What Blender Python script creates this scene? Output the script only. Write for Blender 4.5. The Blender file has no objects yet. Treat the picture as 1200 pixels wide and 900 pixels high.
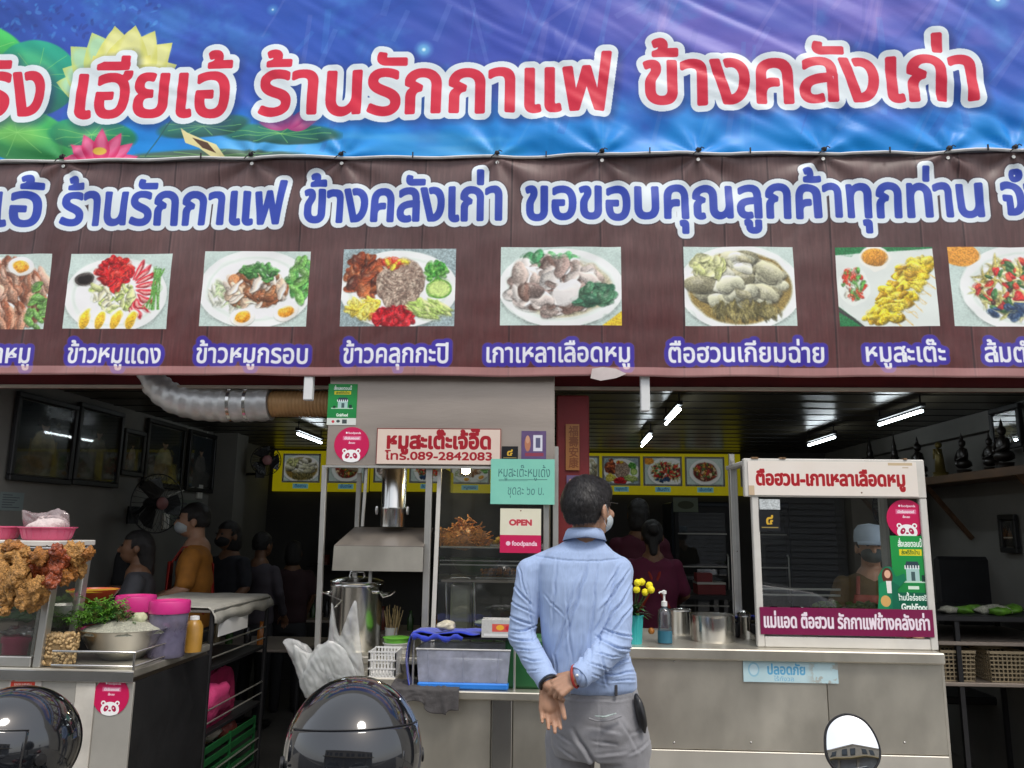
import bpy, bmesh, math, random
import numpy as np
from mathutils import Vector, Matrix, Quaternion, noise as mnoise
S = bpy.context.scene
C = S.collection
R = math.radians

# ------------------------------------------------------------------ camera
F_PX = 920.0                                   # focal length in pixels of a 1200 px wide picture
PITCH, YAW, ROLL = R(10.3), R(2.75), R(0.7)
CAM = np.array([0.0, 0.0, 1.55])
fw = np.array([-math.sin(YAW) * math.cos(PITCH), math.cos(YAW) * math.cos(PITCH), math.sin(PITCH)])
rt = np.cross(fw, [0, 0, 1.0]); rt /= np.linalg.norm(rt)
up = np.cross(rt, fw)
rt, up = rt * math.cos(ROLL) + up * math.sin(ROLL), up * math.cos(ROLL) - rt * math.sin(ROLL)
cam_d = bpy.data.cameras.new('camera')
cam = bpy.data.objects.new('camera', cam_d); C.objects.link(cam)
cam.matrix_world = Matrix(((rt[0], up[0], -fw[0], CAM[0]), (rt[1], up[1], -fw[1], CAM[1]), (rt[2], up[2], -fw[2], CAM[2]), (0, 0, 0, 1)))
cam_d.sensor_width = 36.0
cam_d.lens = F_PX / 1200 * 36
cam_d.clip_start = 0.05; cam_d.clip_end = 500
S.camera = cam

# ------------------------------------------------------------------ world, sun, exposure
SUN_EL, SUN_AZ = R(58), R(150)                 # azimuth measured from +Y towards +X: behind the camera, to the right
w = bpy.data.worlds.new('World'); S.world = w; w.use_nodes = True
nt = w.node_tree; nt.nodes.clear()
sky = nt.nodes.new('ShaderNodeTexSky'); sky.sky_type = 'NISHITA'; sky.sun_disc = False
sky.sun_elevation = SUN_EL; sky.sun_rotation = SUN_AZ; sky.dust_density = 4.0; sky.air_density = 1.0; sky.ozone_density = 1.0
bg = nt.nodes.new('ShaderNodeBackground'); bg.inputs['Strength'].default_value = 0.15
wo = nt.nodes.new('ShaderNodeOutputWorld')
mixw = nt.nodes.new('ShaderNodeMixRGB'); mixw.inputs[0].default_value = 0.55
mixw.inputs[2].default_value = (9.5, 9.8, 10.2, 1)     # thin bright cloud over the whole sky
nt.links.new(sky.outputs[0], mixw.inputs[1]); nt.links.new(mixw.outputs[0], bg.inputs['Color'])
nt.links.new(bg.outputs[0], wo.inputs['Surface'])
sd = bpy.data.lights.new('sun', 'SUN'); sd.energy = 1.5; sd.angle = R(14); sd.color = (1.0, 0.95, 0.88)
sun = bpy.data.objects.new('sun', sd); C.objects.link(sun)
sdir = Vector((math.sin(SUN_AZ) * math.cos(SUN_EL), math.cos(SUN_AZ) * math.cos(SUN_EL), math.sin(SUN_EL)))
sun.rotation_euler = (-sdir).to_track_quat('-Z', 'Y').to_euler()
S.view_settings.view_transform = 'Standard'; S.view_settings.look = 'None'
S.view_settings.gamma = 1.0; S.view_settings.exposure = 0.1
S.render.engine = 'CYCLES'
S.cycles.max_bounces = 8; S.cycles.transparent_max_bounces = 16
S.cycles.use_denoising = True

# ------------------------------------------------------------------ small helpers
def P(px, py, Y=None, X=None, Z=None):
    """point of the place that the photograph shows at pixel px, py, on a plane of the building"""
    d = fw + rt * (px - 600) / F_PX + up * (450 - py) / F_PX
    if Y is not None: t = (Y - CAM[1]) / d[1]
    elif X is not None: t = (X - CAM[0]) / d[0]
    else: t = (Z - CAM[2]) / d[2]
    return Vector(CAM + d * t)

def link(o): C.objects.link(o); return o

def thing(name, label, cat, loc=(0, 0, 0), rz=0.0, group=None):
    o = bpy.data.objects.new(name, None); o.location = loc; o.rotation_euler = (0, 0, rz)
    o.empty_display_size = 0.1
    link(o); o['label'] = label; o['category'] = cat
    if group: o['group'] = group
    return o

def tag(o, label=None, cat=None, group=None, kind=None):
    if label: o['label'] = label
    if cat: o['category'] = cat
    if group: o['group'] = group
    if kind: o['kind'] = kind
    return o

def obj(name, vs, fs, m=None, parent=None, smooth=False, kind=None, uvs=None, offset=(0, 0, 0)):
    me = bpy.data.meshes.new(name)
    off = Vector(offset)
    me.from_pydata([tuple(Vector(v) - off) for v in vs], [], [tuple(f) for f in fs])
    me.validate(); me.update()
    if smooth: me.shade_smooth()
    if uvs is not None:
        ul = me.uv_layers.new(name='UVMap')
        for l in me.loops: ul.data[l.index].uv = uvs[l.vertex_index]
    if m: me.materials.append(m)
    o = bpy.data.objects.new(name, me); link(o); o.location = off
    if parent is not None: par(o, parent)
    if kind: o['kind'] = kind
    return o

def par(o, root):
    """parent o (authored in world axes) under root; root must not be rotated or moved again except as a whole"""
    o.parent = root
    base = Vector((0, 0, 0)); r = root
    while r is not None: base += r.location; r = r.parent
    o.location = o.location - base
    return o

class MB:
    """collects shapes into one mesh"""
    def __init__(s): s.v = []; s.f = []
    def add(s, vs, fs):
        n = len(s.v); s.v += [Vector(v) for v in vs]; s.f += [[i + n for i in f] for f in fs]; return s
    def box(s, c, size, rot=None, bev=0.0):
        hx, hy, hz = size[0] / 2, size[1] / 2, size[2] / 2
        c = Vector(c); rm = rot if rot is not None else Matrix.Identity(3)
        b = min(bev, hx * .9, hy * .9, hz * .9)
        if b <= 0:
            vs = [c + rm @ Vector((sx * hx, sy * hy, sz * hz)) for sz in (-1, 1) for sy in (-1, 1) for sx in (-1, 1)]
            fs = [(0, 2, 3, 1), (4, 5, 7, 6), (0, 1, 5, 4), (1, 3, 7, 5), (3, 2, 6, 7), (2, 0, 4, 6)]
            return s.add(vs, fs)
        bm = bmesh.new(); bmesh.ops.create_cube(bm, size=1)
        bmesh.ops.scale(bm, vec=(hx * 2, hy * 2, hz * 2), verts=bm.verts)
        bmesh.ops.bevel(bm, geom=bm.edges[:], offset=b, segments=1, affect='EDGES', profile=0.5)
        bm.verts.index_update()
        vs = [c + rm @ v.co for v in bm.verts]; fs = [[v.index for v in f.verts] for f in bm.faces]; bm.free()
        return s.add(vs, fs)
    def bar(s, a, b, w, d, bev=0.0):
        a = Vector(a); b = Vector(b); ax = b - a; L = ax.length
        q = ax.to_track_quat('Z', 'Y').to_matrix()
        return s.box((a + b) / 2, (w, d, L), q, bev)
    def tube(s, pts, r, n=10, cap=True, sq=1.0):
        pts = [Vector(p) for p in pts]; rs = r if isinstance(r, (list, tuple)) else [r] * len(pts)
        vs = []; fs = []
        prev = None
        for i, p in enumerate(pts):
            t = (pts[min(i + 1, len(pts) - 1)] - pts[max(i - 1, 0)]).normalized()
            if prev is None:
                a = Vector((0, 0, 1)) if abs(t.z) < .9 else Vector((1, 0, 0))
                x = t.cross(a).normalized()
            else:
                x = (prev - t * prev.dot(t)).normalized()
            prev = x; y = t.cross(x)
            for k in range(n):
                th = 2 * math.pi * k / n
                vs.append(p + x * (rs[i] * math.cos(th)) + y * (rs[i] * sq * math.sin(th)))
        for i in range(len(pts) - 1):
            for k in range(n):
                a = i * n + k; b = i * n + (k + 1) % n
                fs.append((a, b, b + n, a + n))
        if cap: fs.append(tuple(range(n))[::-1]); fs.append(tuple((len(pts) - 1) * n + k for k in range(n)))
        return s.add(vs, fs)
    def lathe(s, prof, c=(0, 0, 0), n=24, sx=1.0, sy=1.0, ax=None, wob=None):
        c = Vector(c); q = ax if ax is not None else Matrix.Identity(3); vs = []; fs = []
        for i, (r, z) in enumerate(prof):
            for k in range(n):
                th = 2 * math.pi * k / n
                rr = r * (1 + (wob(th, i) if wob else 0))
                vs.append(c + q @ Vector((rr * sx * math.cos(th), rr * sy * math.sin(th), z)))
        for i in range(len(prof) - 1):
            for k in range(n):
                a = i * n + k; b = i * n + (k + 1) % n
                fs.append((a, b, b + n, a + n))
        if prof[0][0] > 1e-5: fs.append(tuple(range(n))[::-1])
        if prof[-1][0] > 1e-5: fs.append(tuple((len(prof) - 1) * n + k for k in range(n)))
        return s.add(vs, fs)
    def blob(s, c, r, seed=0, amp=.25, sub=2, rot=None, freq=1.5):
        bm = bmesh.new(); bmesh.ops.create_icosphere(bm, subdivisions=sub, radius=1)
        rr = Vector(r) if not isinstance(r, (int, float)) else Vector((r, r, r)); c = Vector(c)
        rm = rot if rot is not None else Matrix.Identity(3)
        for v in bm.verts:
            k = 1 + amp * mnoise.noise(v.co * freq + Vector((seed * 7.3, seed * 1.7, seed * 3.1))) * 1.6
            v.co = v.co * k
        bm.verts.index_update()
        vs = [c + rm @ Vector((v.co.x * rr.x, v.co.y * rr.y, v.co.z * rr.z)) for v in bm.verts]
        fs = [[v.index for v in f.verts] for f in bm.faces]; bm.free()
        return s.add(vs, fs)
    def make(s, name, m, parent=None, smooth=False, kind=None, org=None):
        if org is None:
            n = len(s.v); org = Vector((sum(v.x for v in s.v) / n, sum(v.y for v in s.v) / n, min(v.z for v in s.v)))
        o = obj(name, s.v, s.f, m, parent, smooth, kind, offset=org)
        return o

def smooth_angle(o, deg=35):
    me = o.data; me.shade_smooth()
    try:
        me.set_sharp_from_angle(angle=R(deg))
    except Exception: pass
    return o

def box(name, c, size, m, parent=None, bev=0.0, rot=None, kind=None):
    return MB().box(c, size, rot, bev).make(name, m, parent, kind=kind)
def boxb(name, lo, hi, m, parent=None, bev=0.0, kind=None):
    lo = Vector(lo); hi = Vector(hi)
    return box(name, (lo + hi) / 2, hi - lo, m, parent, bev, None, kind)
def tube(name, pts, r, m, parent=None, n=10, sq=1.0):
    return smooth_angle(MB().tube(pts, r, n, sq=sq).make(name, m, parent), 50)
def lathe(name, prof, c, m, parent=None, n=28, sx=1, sy=1, ax=None, wob=None, ang=40):
    return smooth_angle(MB().lathe(prof, c, n, sx, sy, ax, wob).make(name, m, parent), ang)

def copy_tree(o, parent=None):
    c = o.copy(); link(c); c.parent = parent
    for ch in o.children: copy_tree(ch, c)
    return c

# ------------------------------------------------------------------ materials
def s2l(c):
    return tuple((x / 12.92 if x <= .04045 else ((x + .055) / 1.055) ** 2.4) for x in c)
def rgb(r, g, b): return s2l((r / 255, g / 255, b / 255))

def mat(name, col, rough=.6, metal=0.0, var=.12, scale=12, bump=0.0, bscale=60, spec=.5, stretch=None, stain=0.0, stain_col=(.05, .04, .03), alpha=1.0, trans=0.0, coat=0.0, sheen=0.0, emit=None, rvar=0.1, sss=0.0):
    m = bpy.data.materials.new(name); m.use_nodes = True; t = m.node_tree; N = t.nodes; L = t.links
    b = N['Principled BSDF']; b.inputs['Roughness'].default_value = rough; b.inputs['Metallic'].default_value = metal
    b.inputs['Specular IOR Level'].default_value = spec
    if coat: b.inputs['Coat Weight'].default_value = coat; b.inputs['Coat Roughness'].default_value = .04
    if sheen: b.inputs['Sheen Weight'].default_value = sheen
    if sss: b.inputs['Subsurface Weight'].default_value = sss; b.inputs['Subsurface Radius'].default_value = (.012, .005, .003)
    if trans: b.inputs['Transmission Weight'].default_value = trans
    b.inputs['Alpha'].default_value = alpha
    if emit: b.inputs['Emission Color'].default_value = (*emit[0], 1); b.inputs['Emission Strength'].default_value = emit[1]
    tc = N.new('ShaderNodeTexCoord'); mp = N.new('ShaderNodeMapping'); L.new(tc.outputs['Object'], mp.inputs[0])
    if stretch: mp.inputs['Scale'].default_value = stretch
    ns = N.new('ShaderNodeTexNoise'); ns.inputs['Scale'].default_value = scale; ns.inputs['Detail'].default_value = 6
    L.new(mp.outputs[0], ns.inputs['Vector'])
    cr = N.new('ShaderNodeValToRGB'); cr.color_ramp.elements[0].position = .3; cr.color_ramp.elements[1].position = .7
    cr.color_ramp.elements[0].color = (*[max(0, c * (1 - var)) for c in col], 1)
    cr.color_ramp.elements[1].color = (*[min(1, c * (1 + var)) for c in col], 1)
    L.new(ns.outputs[0], cr.inputs[0]); out = cr.outputs[0]
    if stain:
        n2 = N.new('ShaderNodeTexNoise'); n2.inputs['Scale'].default_value = scale * .23; n2.inputs['Detail'].default_value = 8; n2.inputs['Roughness'].default_value = .7
        L.new(tc.outputs['Object'], n2.inputs['Vector'])
        r2 = N.new('ShaderNodeValToRGB'); r2.color_ramp.elements[0].position = .48; r2.color_ramp.elements[1].position = .72
        mx = N.new('ShaderNodeMixRGB'); mx.inputs[2].default_value = (*stain_col, 1)
        ml = N.new('ShaderNodeMath'); ml.operation = 'MULTIPLY'; ml.inputs[1].default_value = stain
        L.new(n2.outputs[0], r2.inputs[0]); L.new(r2.outputs[0], ml.inputs[0]); L.new(ml.outputs[0], mx.inputs[0]); L.new(out, mx.inputs[1]); out = mx.outputs[0]
    L.new(out, b.inputs['Base Color'])
    if rvar:
        rr = N.new('ShaderNodeMapRange'); rr.inputs['To Min'].default_value = max(0, rough - rvar); rr.inputs['To Max'].default_value = min(1, rough + rvar)
        L.new(ns.outputs[0], rr.inputs[0]); L.new(rr.outputs[0], b.inputs['Roughness'])
    if bump:
        n3 = N.new('ShaderNodeTexNoise'); n3.inputs['Scale'].default_value = bscale; n3.inputs['Detail'].default_value = 4
        L.new(mp.outputs[0], n3.inputs['Vector'])
        bp = N.new('ShaderNodeBump'); bp.inputs['Strength'].default_value = bump; bp.inputs['Distance'].default_value = .01
        L.new(n3.outputs[0], bp.inputs['Height']); L.new(bp.outputs[0], b.inputs['Normal'])
    return m

def film(name, tint=(1, 1, 1), gloss=.5, rough=.02, haze=0.0, hazecol=(.8, .8, .8), ior=1.5):
    """thin clear sheet: mirror-like Fresnel reflection over a view straight through, with optional milky film"""
    m = bpy.data.materials.new(name); m.use_nodes = True; t = m.node_tree; N = t.nodes; L = t.links; N.clear()
    o = N.new('ShaderNodeOutputMaterial'); tr = N.new('ShaderNodeBsdfTransparent'); tr.inputs[0].default_value = (*tint, 1)
    g = N.new('ShaderNodeBsdfGlossy'); g.inputs['Roughness'].default_value = rough
    fr = N.new('ShaderNodeFresnel'); fr.inputs[0].default_value = ior
    ml = N.new('ShaderNodeMath'); ml.operation = 'MULTIPLY'; ml.inputs[1].default_value = gloss * 2; ml.use_clamp = True
    L.new(fr.outputs[0], ml.inputs[0])
    base = tr.outputs[0]
    if haze:
        d = N.new('ShaderNodeBsdfDiffuse'); d.inputs[0].default_value = (*hazecol, 1)
        tl = N.new('ShaderNodeBsdfTranslucent'); tl.inputs[0].default_value = (*hazecol, 1)
        ma = N.new('ShaderNodeMixShader'); ma.inputs[0].default_value = .4; L.new(d.outputs[0], ma.inputs[1]); L.new(tl.outputs[0], ma.inputs[2])
        mh = N.new('ShaderNodeMixShader')
        tc = N.new('ShaderNodeTexCoord'); nz = N.new('ShaderNodeTexNoise'); nz.inputs['Scale'].default_value = 14; nz.inputs['Detail'].default_value = 5
        L.new(tc.outputs['Object'], nz.inputs['Vector'])
        mr = N.new('ShaderNodeMapRange'); mr.inputs['From Min'].default_value = .3; mr.inputs['From Max'].default_value = .7
        mr.inputs['To Min'].default_value = haze * .6; mr.inputs['To Max'].default_value = min(1, haze * 1.4)
        L.new(nz.outputs[0], mr.inputs[0]); L.new(mr.outputs[0], mh.inputs[0])
        L.new(tr.outputs[0], mh.inputs[1]); L.new(ma.outputs[0], mh.inputs[2]); base = mh.outputs[0]
    mx = N.new('ShaderNodeMixShader'); L.new(ml.outputs[0], mx.inputs[0]); L.new(base, mx.inputs[1]); L.new(g.outputs[0], mx.inputs[2])
    L.new(mx.outputs[0], o.inputs['Surface'])
    return m

def picmat(name, img, rough=.5, spec=.4, bump=.0, bscale=40, dirt=.0, translucent=0.0, emit=0):
    """a flat print: the picture is painted further down in this script, pixel by pixel"""
    m = bpy.data.materials.new(name); m.use_nodes = True; t = m.node_tree; N = t.nodes; L = t.links
    b = N['Principled BSDF']; b.inputs['Roughness'].default_value = rough; b.inputs['Specular IOR Level'].default_value = spec
    uv = N.new('ShaderNodeUVMap'); im = N.new('ShaderNodeTexImage'); im.image = img; im.interpolation = 'Linear'; im.extension = 'EXTEND'
    L.new(uv.outputs[0], im.inputs[0]); out = im.outputs[0]
    tc = N.new('ShaderNodeTexCoord')
    if dirt:
        n2 = N.new('ShaderNodeTexNoise'); n2.inputs['Scale'].default_value = 3.0; n2.inputs['Detail'].default_value = 9; n2.inputs['Roughness'].default_value = .7
        L.new(tc.outputs['Object'], n2.inputs[0])
        mr = N.new('ShaderNodeMapRange'); mr.inputs['From Min'].default_value = .4; mr.inputs['From Max'].default_value = .75; mr.inputs['To Max'].default_value = dirt
        mx = N.new('ShaderNodeMixRGB'); mx.inputs[2].default_value = (.3, .28, .26, 1)
        L.new(n2.outputs[0], mr.inputs[0]); L.new(mr.outputs[0], mx.inputs[0]); L.new(out, mx.inputs[1]); out = mx.outputs[0]
    L.new(out, b.inputs['Base Color'])
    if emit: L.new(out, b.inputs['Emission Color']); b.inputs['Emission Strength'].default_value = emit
    if bump:
        n3 = N.new('ShaderNodeTexNoise'); n3.inputs['Scale'].default_value = bscale; n3.inputs['Detail'].default_value = 5
        L.new(tc.outputs['Object'], n3.inputs[0]); bp = N.new('ShaderNodeBump'); bp.inputs['Strength'].default_value = bump; bp.inputs['Distance'].default_value = .01
        L.new(n3.outputs[0], bp.inputs['Height']); L.new(bp.outputs[0], b.inputs['Normal'])
    return m
# ------------------------------------------------------------------ painter for flat prints (numpy, nothing is loaded)
_txt_cd = bpy.data.curves.new('lettering_source', 'FONT'); _txt_cd.size = 1
_gc = {}
def _raw(s):
    _txt_cd.body = s
    o = bpy.data.objects.new('lettering_source', _txt_cd); C.objects.link(o)
    me = o.to_mesh(); segs = None; mx = 0
    if me and len(me.vertices):
        co = np.zeros(len(me.vertices) * 3); me.vertices.foreach_get('co', co); co = co.reshape(-1, 3)[:, :2]
        cnt = {}
        for p in me.polygons:
            for k in p.edge_keys: cnt[k] = cnt.get(k, 0) + 1
        ek = [k for k, c in cnt.items() if c == 1]
        segs = np.array([[*co[a], *co[b]] for a, b in ek]); mx = co[:, 0].max()
    o.to_mesh_clear(); bpy.data.objects.remove(o)
    return segs, mx
_kx = None
def glyph(ch):
    global _kx
    if _kx is None: _kx = _raw('H')[1]
    if ch not in _gc:
        seg, _ = _raw(ch) if ch != ' ' else (None, 0)
        adv = _raw(ch + 'H')[1] - _kx
        _gc[ch] = (seg, max(0.0, adv))
    return _gc[ch]
UPV = 'ัิีึื็'; TONE = '่้๊๋์'; LOWV = 'ุู'; TALL = 'ปฝฟ'

def fill_segs(segs, w, h):
    """even-odd fill of a bag of edges; pixel units, y down"""
    acc = np.zeros((h, w + 1), dtype=np.int32)
    for x0, y0, x1, y1 in segs:
        if y0 == y1: continue
        if y0 > y1: x0, y0, x1, y1 = x1, y1, x0, y0
        a = max(0, math.ceil(y0 - .5)); b = min(h, math.ceil(y1 - .5))
        if b <= a: continue
        rows = np.arange(a, b); xi = x0 + (rows + .5 - y0) * (x1 - x0) / (y1 - y0)
        cols = np.clip(np.ceil(xi - .5), 0, w).astype(int)
        np.add.at(acc, (rows, cols), 1)
    return (np.cumsum(acc, axis=1)[:, :w] % 2).astype(np.float32)

def conv_disc(m, r):
    k = int(math.ceil(r)) + 1
    yy, xx = np.mgrid[-k:k + 1, -k:k + 1]; d = np.clip(r + .5 - np.hypot(yy, xx), 0, 1)
    H, W = m.shape; fh, fw_ = H + 2 * k, W + 2 * k
    o = np.fft.irfft2(np.fft.rfft2(m, (fh, fw_)) * np.fft.rfft2(d, (fh, fw_)), (fh, fw_))[k:k + H, k:k + W]
    return o, d.sum()
def dilate(m, r):
    if r <= 0: return m
    o, _ = conv_disc(m, r); return np.clip(o * 1.0, 0, 1) * (o > .25)
def blur(m, r):
    if r <= 0: return m
    o, s = conv_disc(m, r); return o / s

def noise2(h, w, cell, seed, octs=4, gain=.55, sx=1.0, sy=1.0):
    rg = np.random.RandomState(seed); out = np.zeros((h, w)); amp = 1; tot = 0
    for o in range(octs):
        cx = max(1.5, cell * sx / 2 ** o); cy = max(1.5, cell * sy / 2 ** o)
        gw, gh = int(w / cx) + 3, int(h / cy) + 3
        g = rg.rand(gh, gw); X = np.arange(w) / cx; Y = np.arange(h) / cy
        xi = X.astype(int); yi = Y.astype(int); fx = X - xi; fy = Y - yi; fx = fx * fx * (3 - 2 * fx); fy = fy * fy * (3 - 2 * fy)
        a = g[yi][:, xi]; b = g[yi][:, xi + 1]; c = g[yi + 1][:, xi]; d = g[yi + 1][:, xi + 1]
        out += amp * ((a * (1 - fx) + b * fx) * (1 - fy)[:, None] + (c * (1 - fx) + d * fx) * fy[:, None]); tot += amp; amp *= gain
    return out / tot
def sstep(a, b, x):
    t = np.clip((x - a) / (b - a), 0, 1); return t * t * (3 - 2 * t)
def col(c): return np.array(c, dtype=np.float32) / 255.0

class Cv:
    def __init__(s, w, h, bgc=(255, 255, 255)):
        s.w, s.h = int(w), int(h); s.a = np.ones((s.h, s.w, 3), np.float32) * col(bgc); s.yy, s.xx = np.mgrid[0:s.h, 0:s.w].astype(np.float32)
    def mix(s, mask, c, al=1.0):
        m = (np.clip(mask, 0, 1) * al)[..., None]; cc = c if isinstance(c, np.ndarray) and c.ndim == 3 else col(c)
        s.a = s.a * (1 - m) + cc * m; return s
    def sub(s, x0, y0, x1, y1):
        x0 = int(max(0, math.floor(x0))); y0 = int(max(0, math.floor(y0))); x1 = int(min(s.w, math.ceil(x1))); y1 = int(min(s.h, math.ceil(y1)))
        return x0, y0, x1, y1
    def rect(s, x0, y0, x1, y1, c, al=1.0):
        a, b, e, d = s.sub(x0, y0, x1, y1)
        if e > a and d > b: s.a[b:d, a:e] = s.a[b:d, a:e] * (1 - al) + col(c) * al
        return s
    def ell(s, cx, cy, rx, ry, c, rot=0.0, al=1.0, soft=1.0, shade=0.0):
        R_ = max(rx, ry) + soft + 1; a, b, e, d = s.sub(cx - R_, cy - R_, cx + R_, cy + R_)
        if e <= a or d <= b: return s
        X = s.xx[b:d, a:e] - cx; Y = s.yy[b:d, a:e] - cy; co, si = math.cos(rot), math.sin(rot)
        u = (X * co + Y * si) / rx; v = (-X * si + Y * co) / ry; q = np.sqrt(u * u + v * v)
        m = np.clip((1 - q) * min(rx, ry) / soft + .5, 0, 1)[..., None] * al
        cc = col(c) * np.ones((d - b, e - a, 1), np.float32)
        if shade: cc = np.clip(cc * (1 - shade * (u * .3 + v) * .7)[..., None], 0, 1)
        s.a[b:d, a:e] = s.a[b:d, a:e] * (1 - m) + cc * m; return s
    def pmask(s, pts, ss=2):
        xs = [p[0] for p in pts]; ys = [p[1] for p in pts]; a, b, e, d = s.sub(min(xs) - 1, min(ys) - 1, max(xs) + 1, max(ys) + 1)
        if e <= a or d <= b: return None
        seg = [((pts[i][0] - a) * ss, (pts[i][1] - b) * ss, (pts[(i + 1) % len(pts)][0] - a) * ss, (pts[(i + 1) % len(pts)][1] - b) * ss) for i in range(len(pts))]
        m = fill_segs(seg, (e - a) * ss, (d - b) * ss).reshape(d - b, ss, e - a, ss).mean((1, 3)); return m, (a, b, e, d)
    def poly(s, pts, c, al=1.0):
        r = s.pmask(pts)
        if r is None: return s
        m, (a, b, e, d) = r; m = m[..., None] * al; s.a[b:d, a:e] = s.a[b:d, a:e] * (1 - m) + col(c) * m; return s
    def line(s, x0, y0, x1, y1, wd, c, al=1.0):
        L_ = math.hypot(x1 - x0, y1 - y0) or 1; nx, ny = -(y1 - y0) / L_ * wd / 2, (x1 - x0) / L_ * wd / 2
        return s.poly([(x0 + nx, y0 + ny), (x1 + nx, y1 + ny), (x1 - nx, y1 - ny), (x0 - nx, y0 - ny)], c, al)
    def textmask(s, txt, x, y, size, width=None, bold=0.0, slant=0.0, ss=3, track=0.0):
        """mask of a line of lettering: left edge x, baseline y, size = em in px, stretched to `width` if given"""
        pen = 0.0; pl = []; base = ''; upv = False
        for ch in txt:
            seg, adv = glyph(ch); dy = 0.0; dx = 0.0
            if ch in UPV: upv = True; dx = -.10 if base in TALL else 0
            elif ch in TONE: dy = .175 if upv else 0; dx = (-.10 if base in TALL else 0)
            elif ch == 'ำ': dx = 0
            elif ch in LOWV: pass
            else: base = ch; upv = False
            if seg is not None: pl.append((seg, pen + dx, dy))
            pen += adv + (track if adv > 0 else 0)
        k = size; kx = (width / pen) if width else k
        top = int(y - size * 1.25); bot = int(y + size * .42); x0 = int(x - size * .4); x1 = int(x + pen * kx + size * .5)
        W, H = x1 - x0, bot - top; m = np.zeros((H * ss, W * ss), np.float32)
        for seg, px, dy in pl:
            xs0 = (seg[:, 0] + px + slant * seg[:, 1]) * kx + x - x0; xs1 = (seg[:, 2] + px + slant * seg[:, 3]) * kx + x - x0
            ys0 = y - (seg[:, 1] + dy) * k - top; ys1 = y - (seg[:, 3] + dy) * k - top
            q = np.stack([xs0, ys0, xs1, ys1], 1) * ss
            lo = max(0, int(min(q[:, 0].min(), q[:, 2].min())) - 2); hi = min(W * ss, int(max(q[:, 0].max(), q[:, 2].max())) + 3)
            if hi <= lo: continue
            q[:, 0] -= lo; q[:, 2] -= lo
            g = fill_segs(q, hi - lo, H * ss); m[:, lo:hi] = np.maximum(m[:, lo:hi], g)
        if bold: m = dilate(m, bold * size * ss)
        m = m.reshape(H, ss, W, ss).mean((1, 3)); return m, x0, top
    def paste_mask(s, m, x0, y0, c, al=1.0):
        H, W = m.shape; a = max(0, x0); b = max(0, y0); e = min(s.w, x0 + W); d = min(s.h, y0 + H)
        if e <= a or d <= b: return
        mm = (m[b - y0:d - y0, a - x0:e - x0] * al)[..., None]; s.a[b:d, a:e] = s.a[b:d, a:e] * (1 - mm) + col(c) * mm
    def text(s, txt, x, y, size, c, width=None, bold=0.0, slant=0.0, out=(), track=0.0, ss=3, shadow=None):
        m, x0, top = s.textmask(txt, x, y, size, width, bold, slant, ss, track)
        if shadow: s.paste_mask(blur(dilate(m, shadow[0]), shadow[0] * .6), x0 + int(shadow[1]), top + int(shadow[1]), shadow[2], shadow[3])
        for r, cc in out: s.paste_mask(dilate(m, r), x0, top, cc)
        s.paste_mask(m, x0, top, c); return s
    def paste(s, o, x, y):
        x, y = int(x), int(y); a, b, e, d = s.sub(x, y, x + o.w, y + o.h); s.a[b:d, a:e] = o.a[b - int(y):d - int(y), a - int(x):e - int(x)]; return s
    def grain(s, amt, cell=2, seed=1):
        n = noise2(s.h, s.w, cell, seed, 2) - .5; s.a = np.clip(s.a * (1 + amt * 2 * n[..., None]), 0, 1); return s
    def image(s, name):
        im = bpy.data.images.new(name, s.w, s.h, alpha=False)
        px = np.ones((s.h, s.w, 4), np.float32); px[..., :3] = np.clip(s.a[::-1], 0, 1)
        im.pixels.foreach_set(px.ravel()); im.update(); im.pack(); return im

def scat(cv, rg, n, cx, cy, rx, ry, size, cols, el=1.6, ring=1.0, shade=.5, dark=.35, rot=None):
    n = int(n * 1.9); size = size * .74
    """n little overlapping pieces of food inside an ellipse"""
    for i in range(n):
        a = rg.uniform(0, 6.283); q = math.sqrt(rg.rand()) * ring
        x = cx + math.cos(a) * q * rx; y = cy + math.sin(a) * q * ry; sz = size * rg.uniform(.6, 1.35); c = np.array(cols[rg.randint(len(cols))]) * rg.uniform(.85, 1.1)
        r_ = rg.uniform(0, 3.14) if rot is None else rot + rg.normal(0, .25)
        cv.ell(x + sz * .12, y + sz * .22, sz * el, sz, tuple(c * dark), r_, .55, 2.0)
        cv.ell(x, y, sz * el, sz, tuple(np.clip(c, 0, 255)), r_, 1, 1.3, shade)
        cv.ell(x - sz * .2, y - sz * .3, sz * el * .4, sz * .3, (255, 250, 235), r_, .28, 2)

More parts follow.
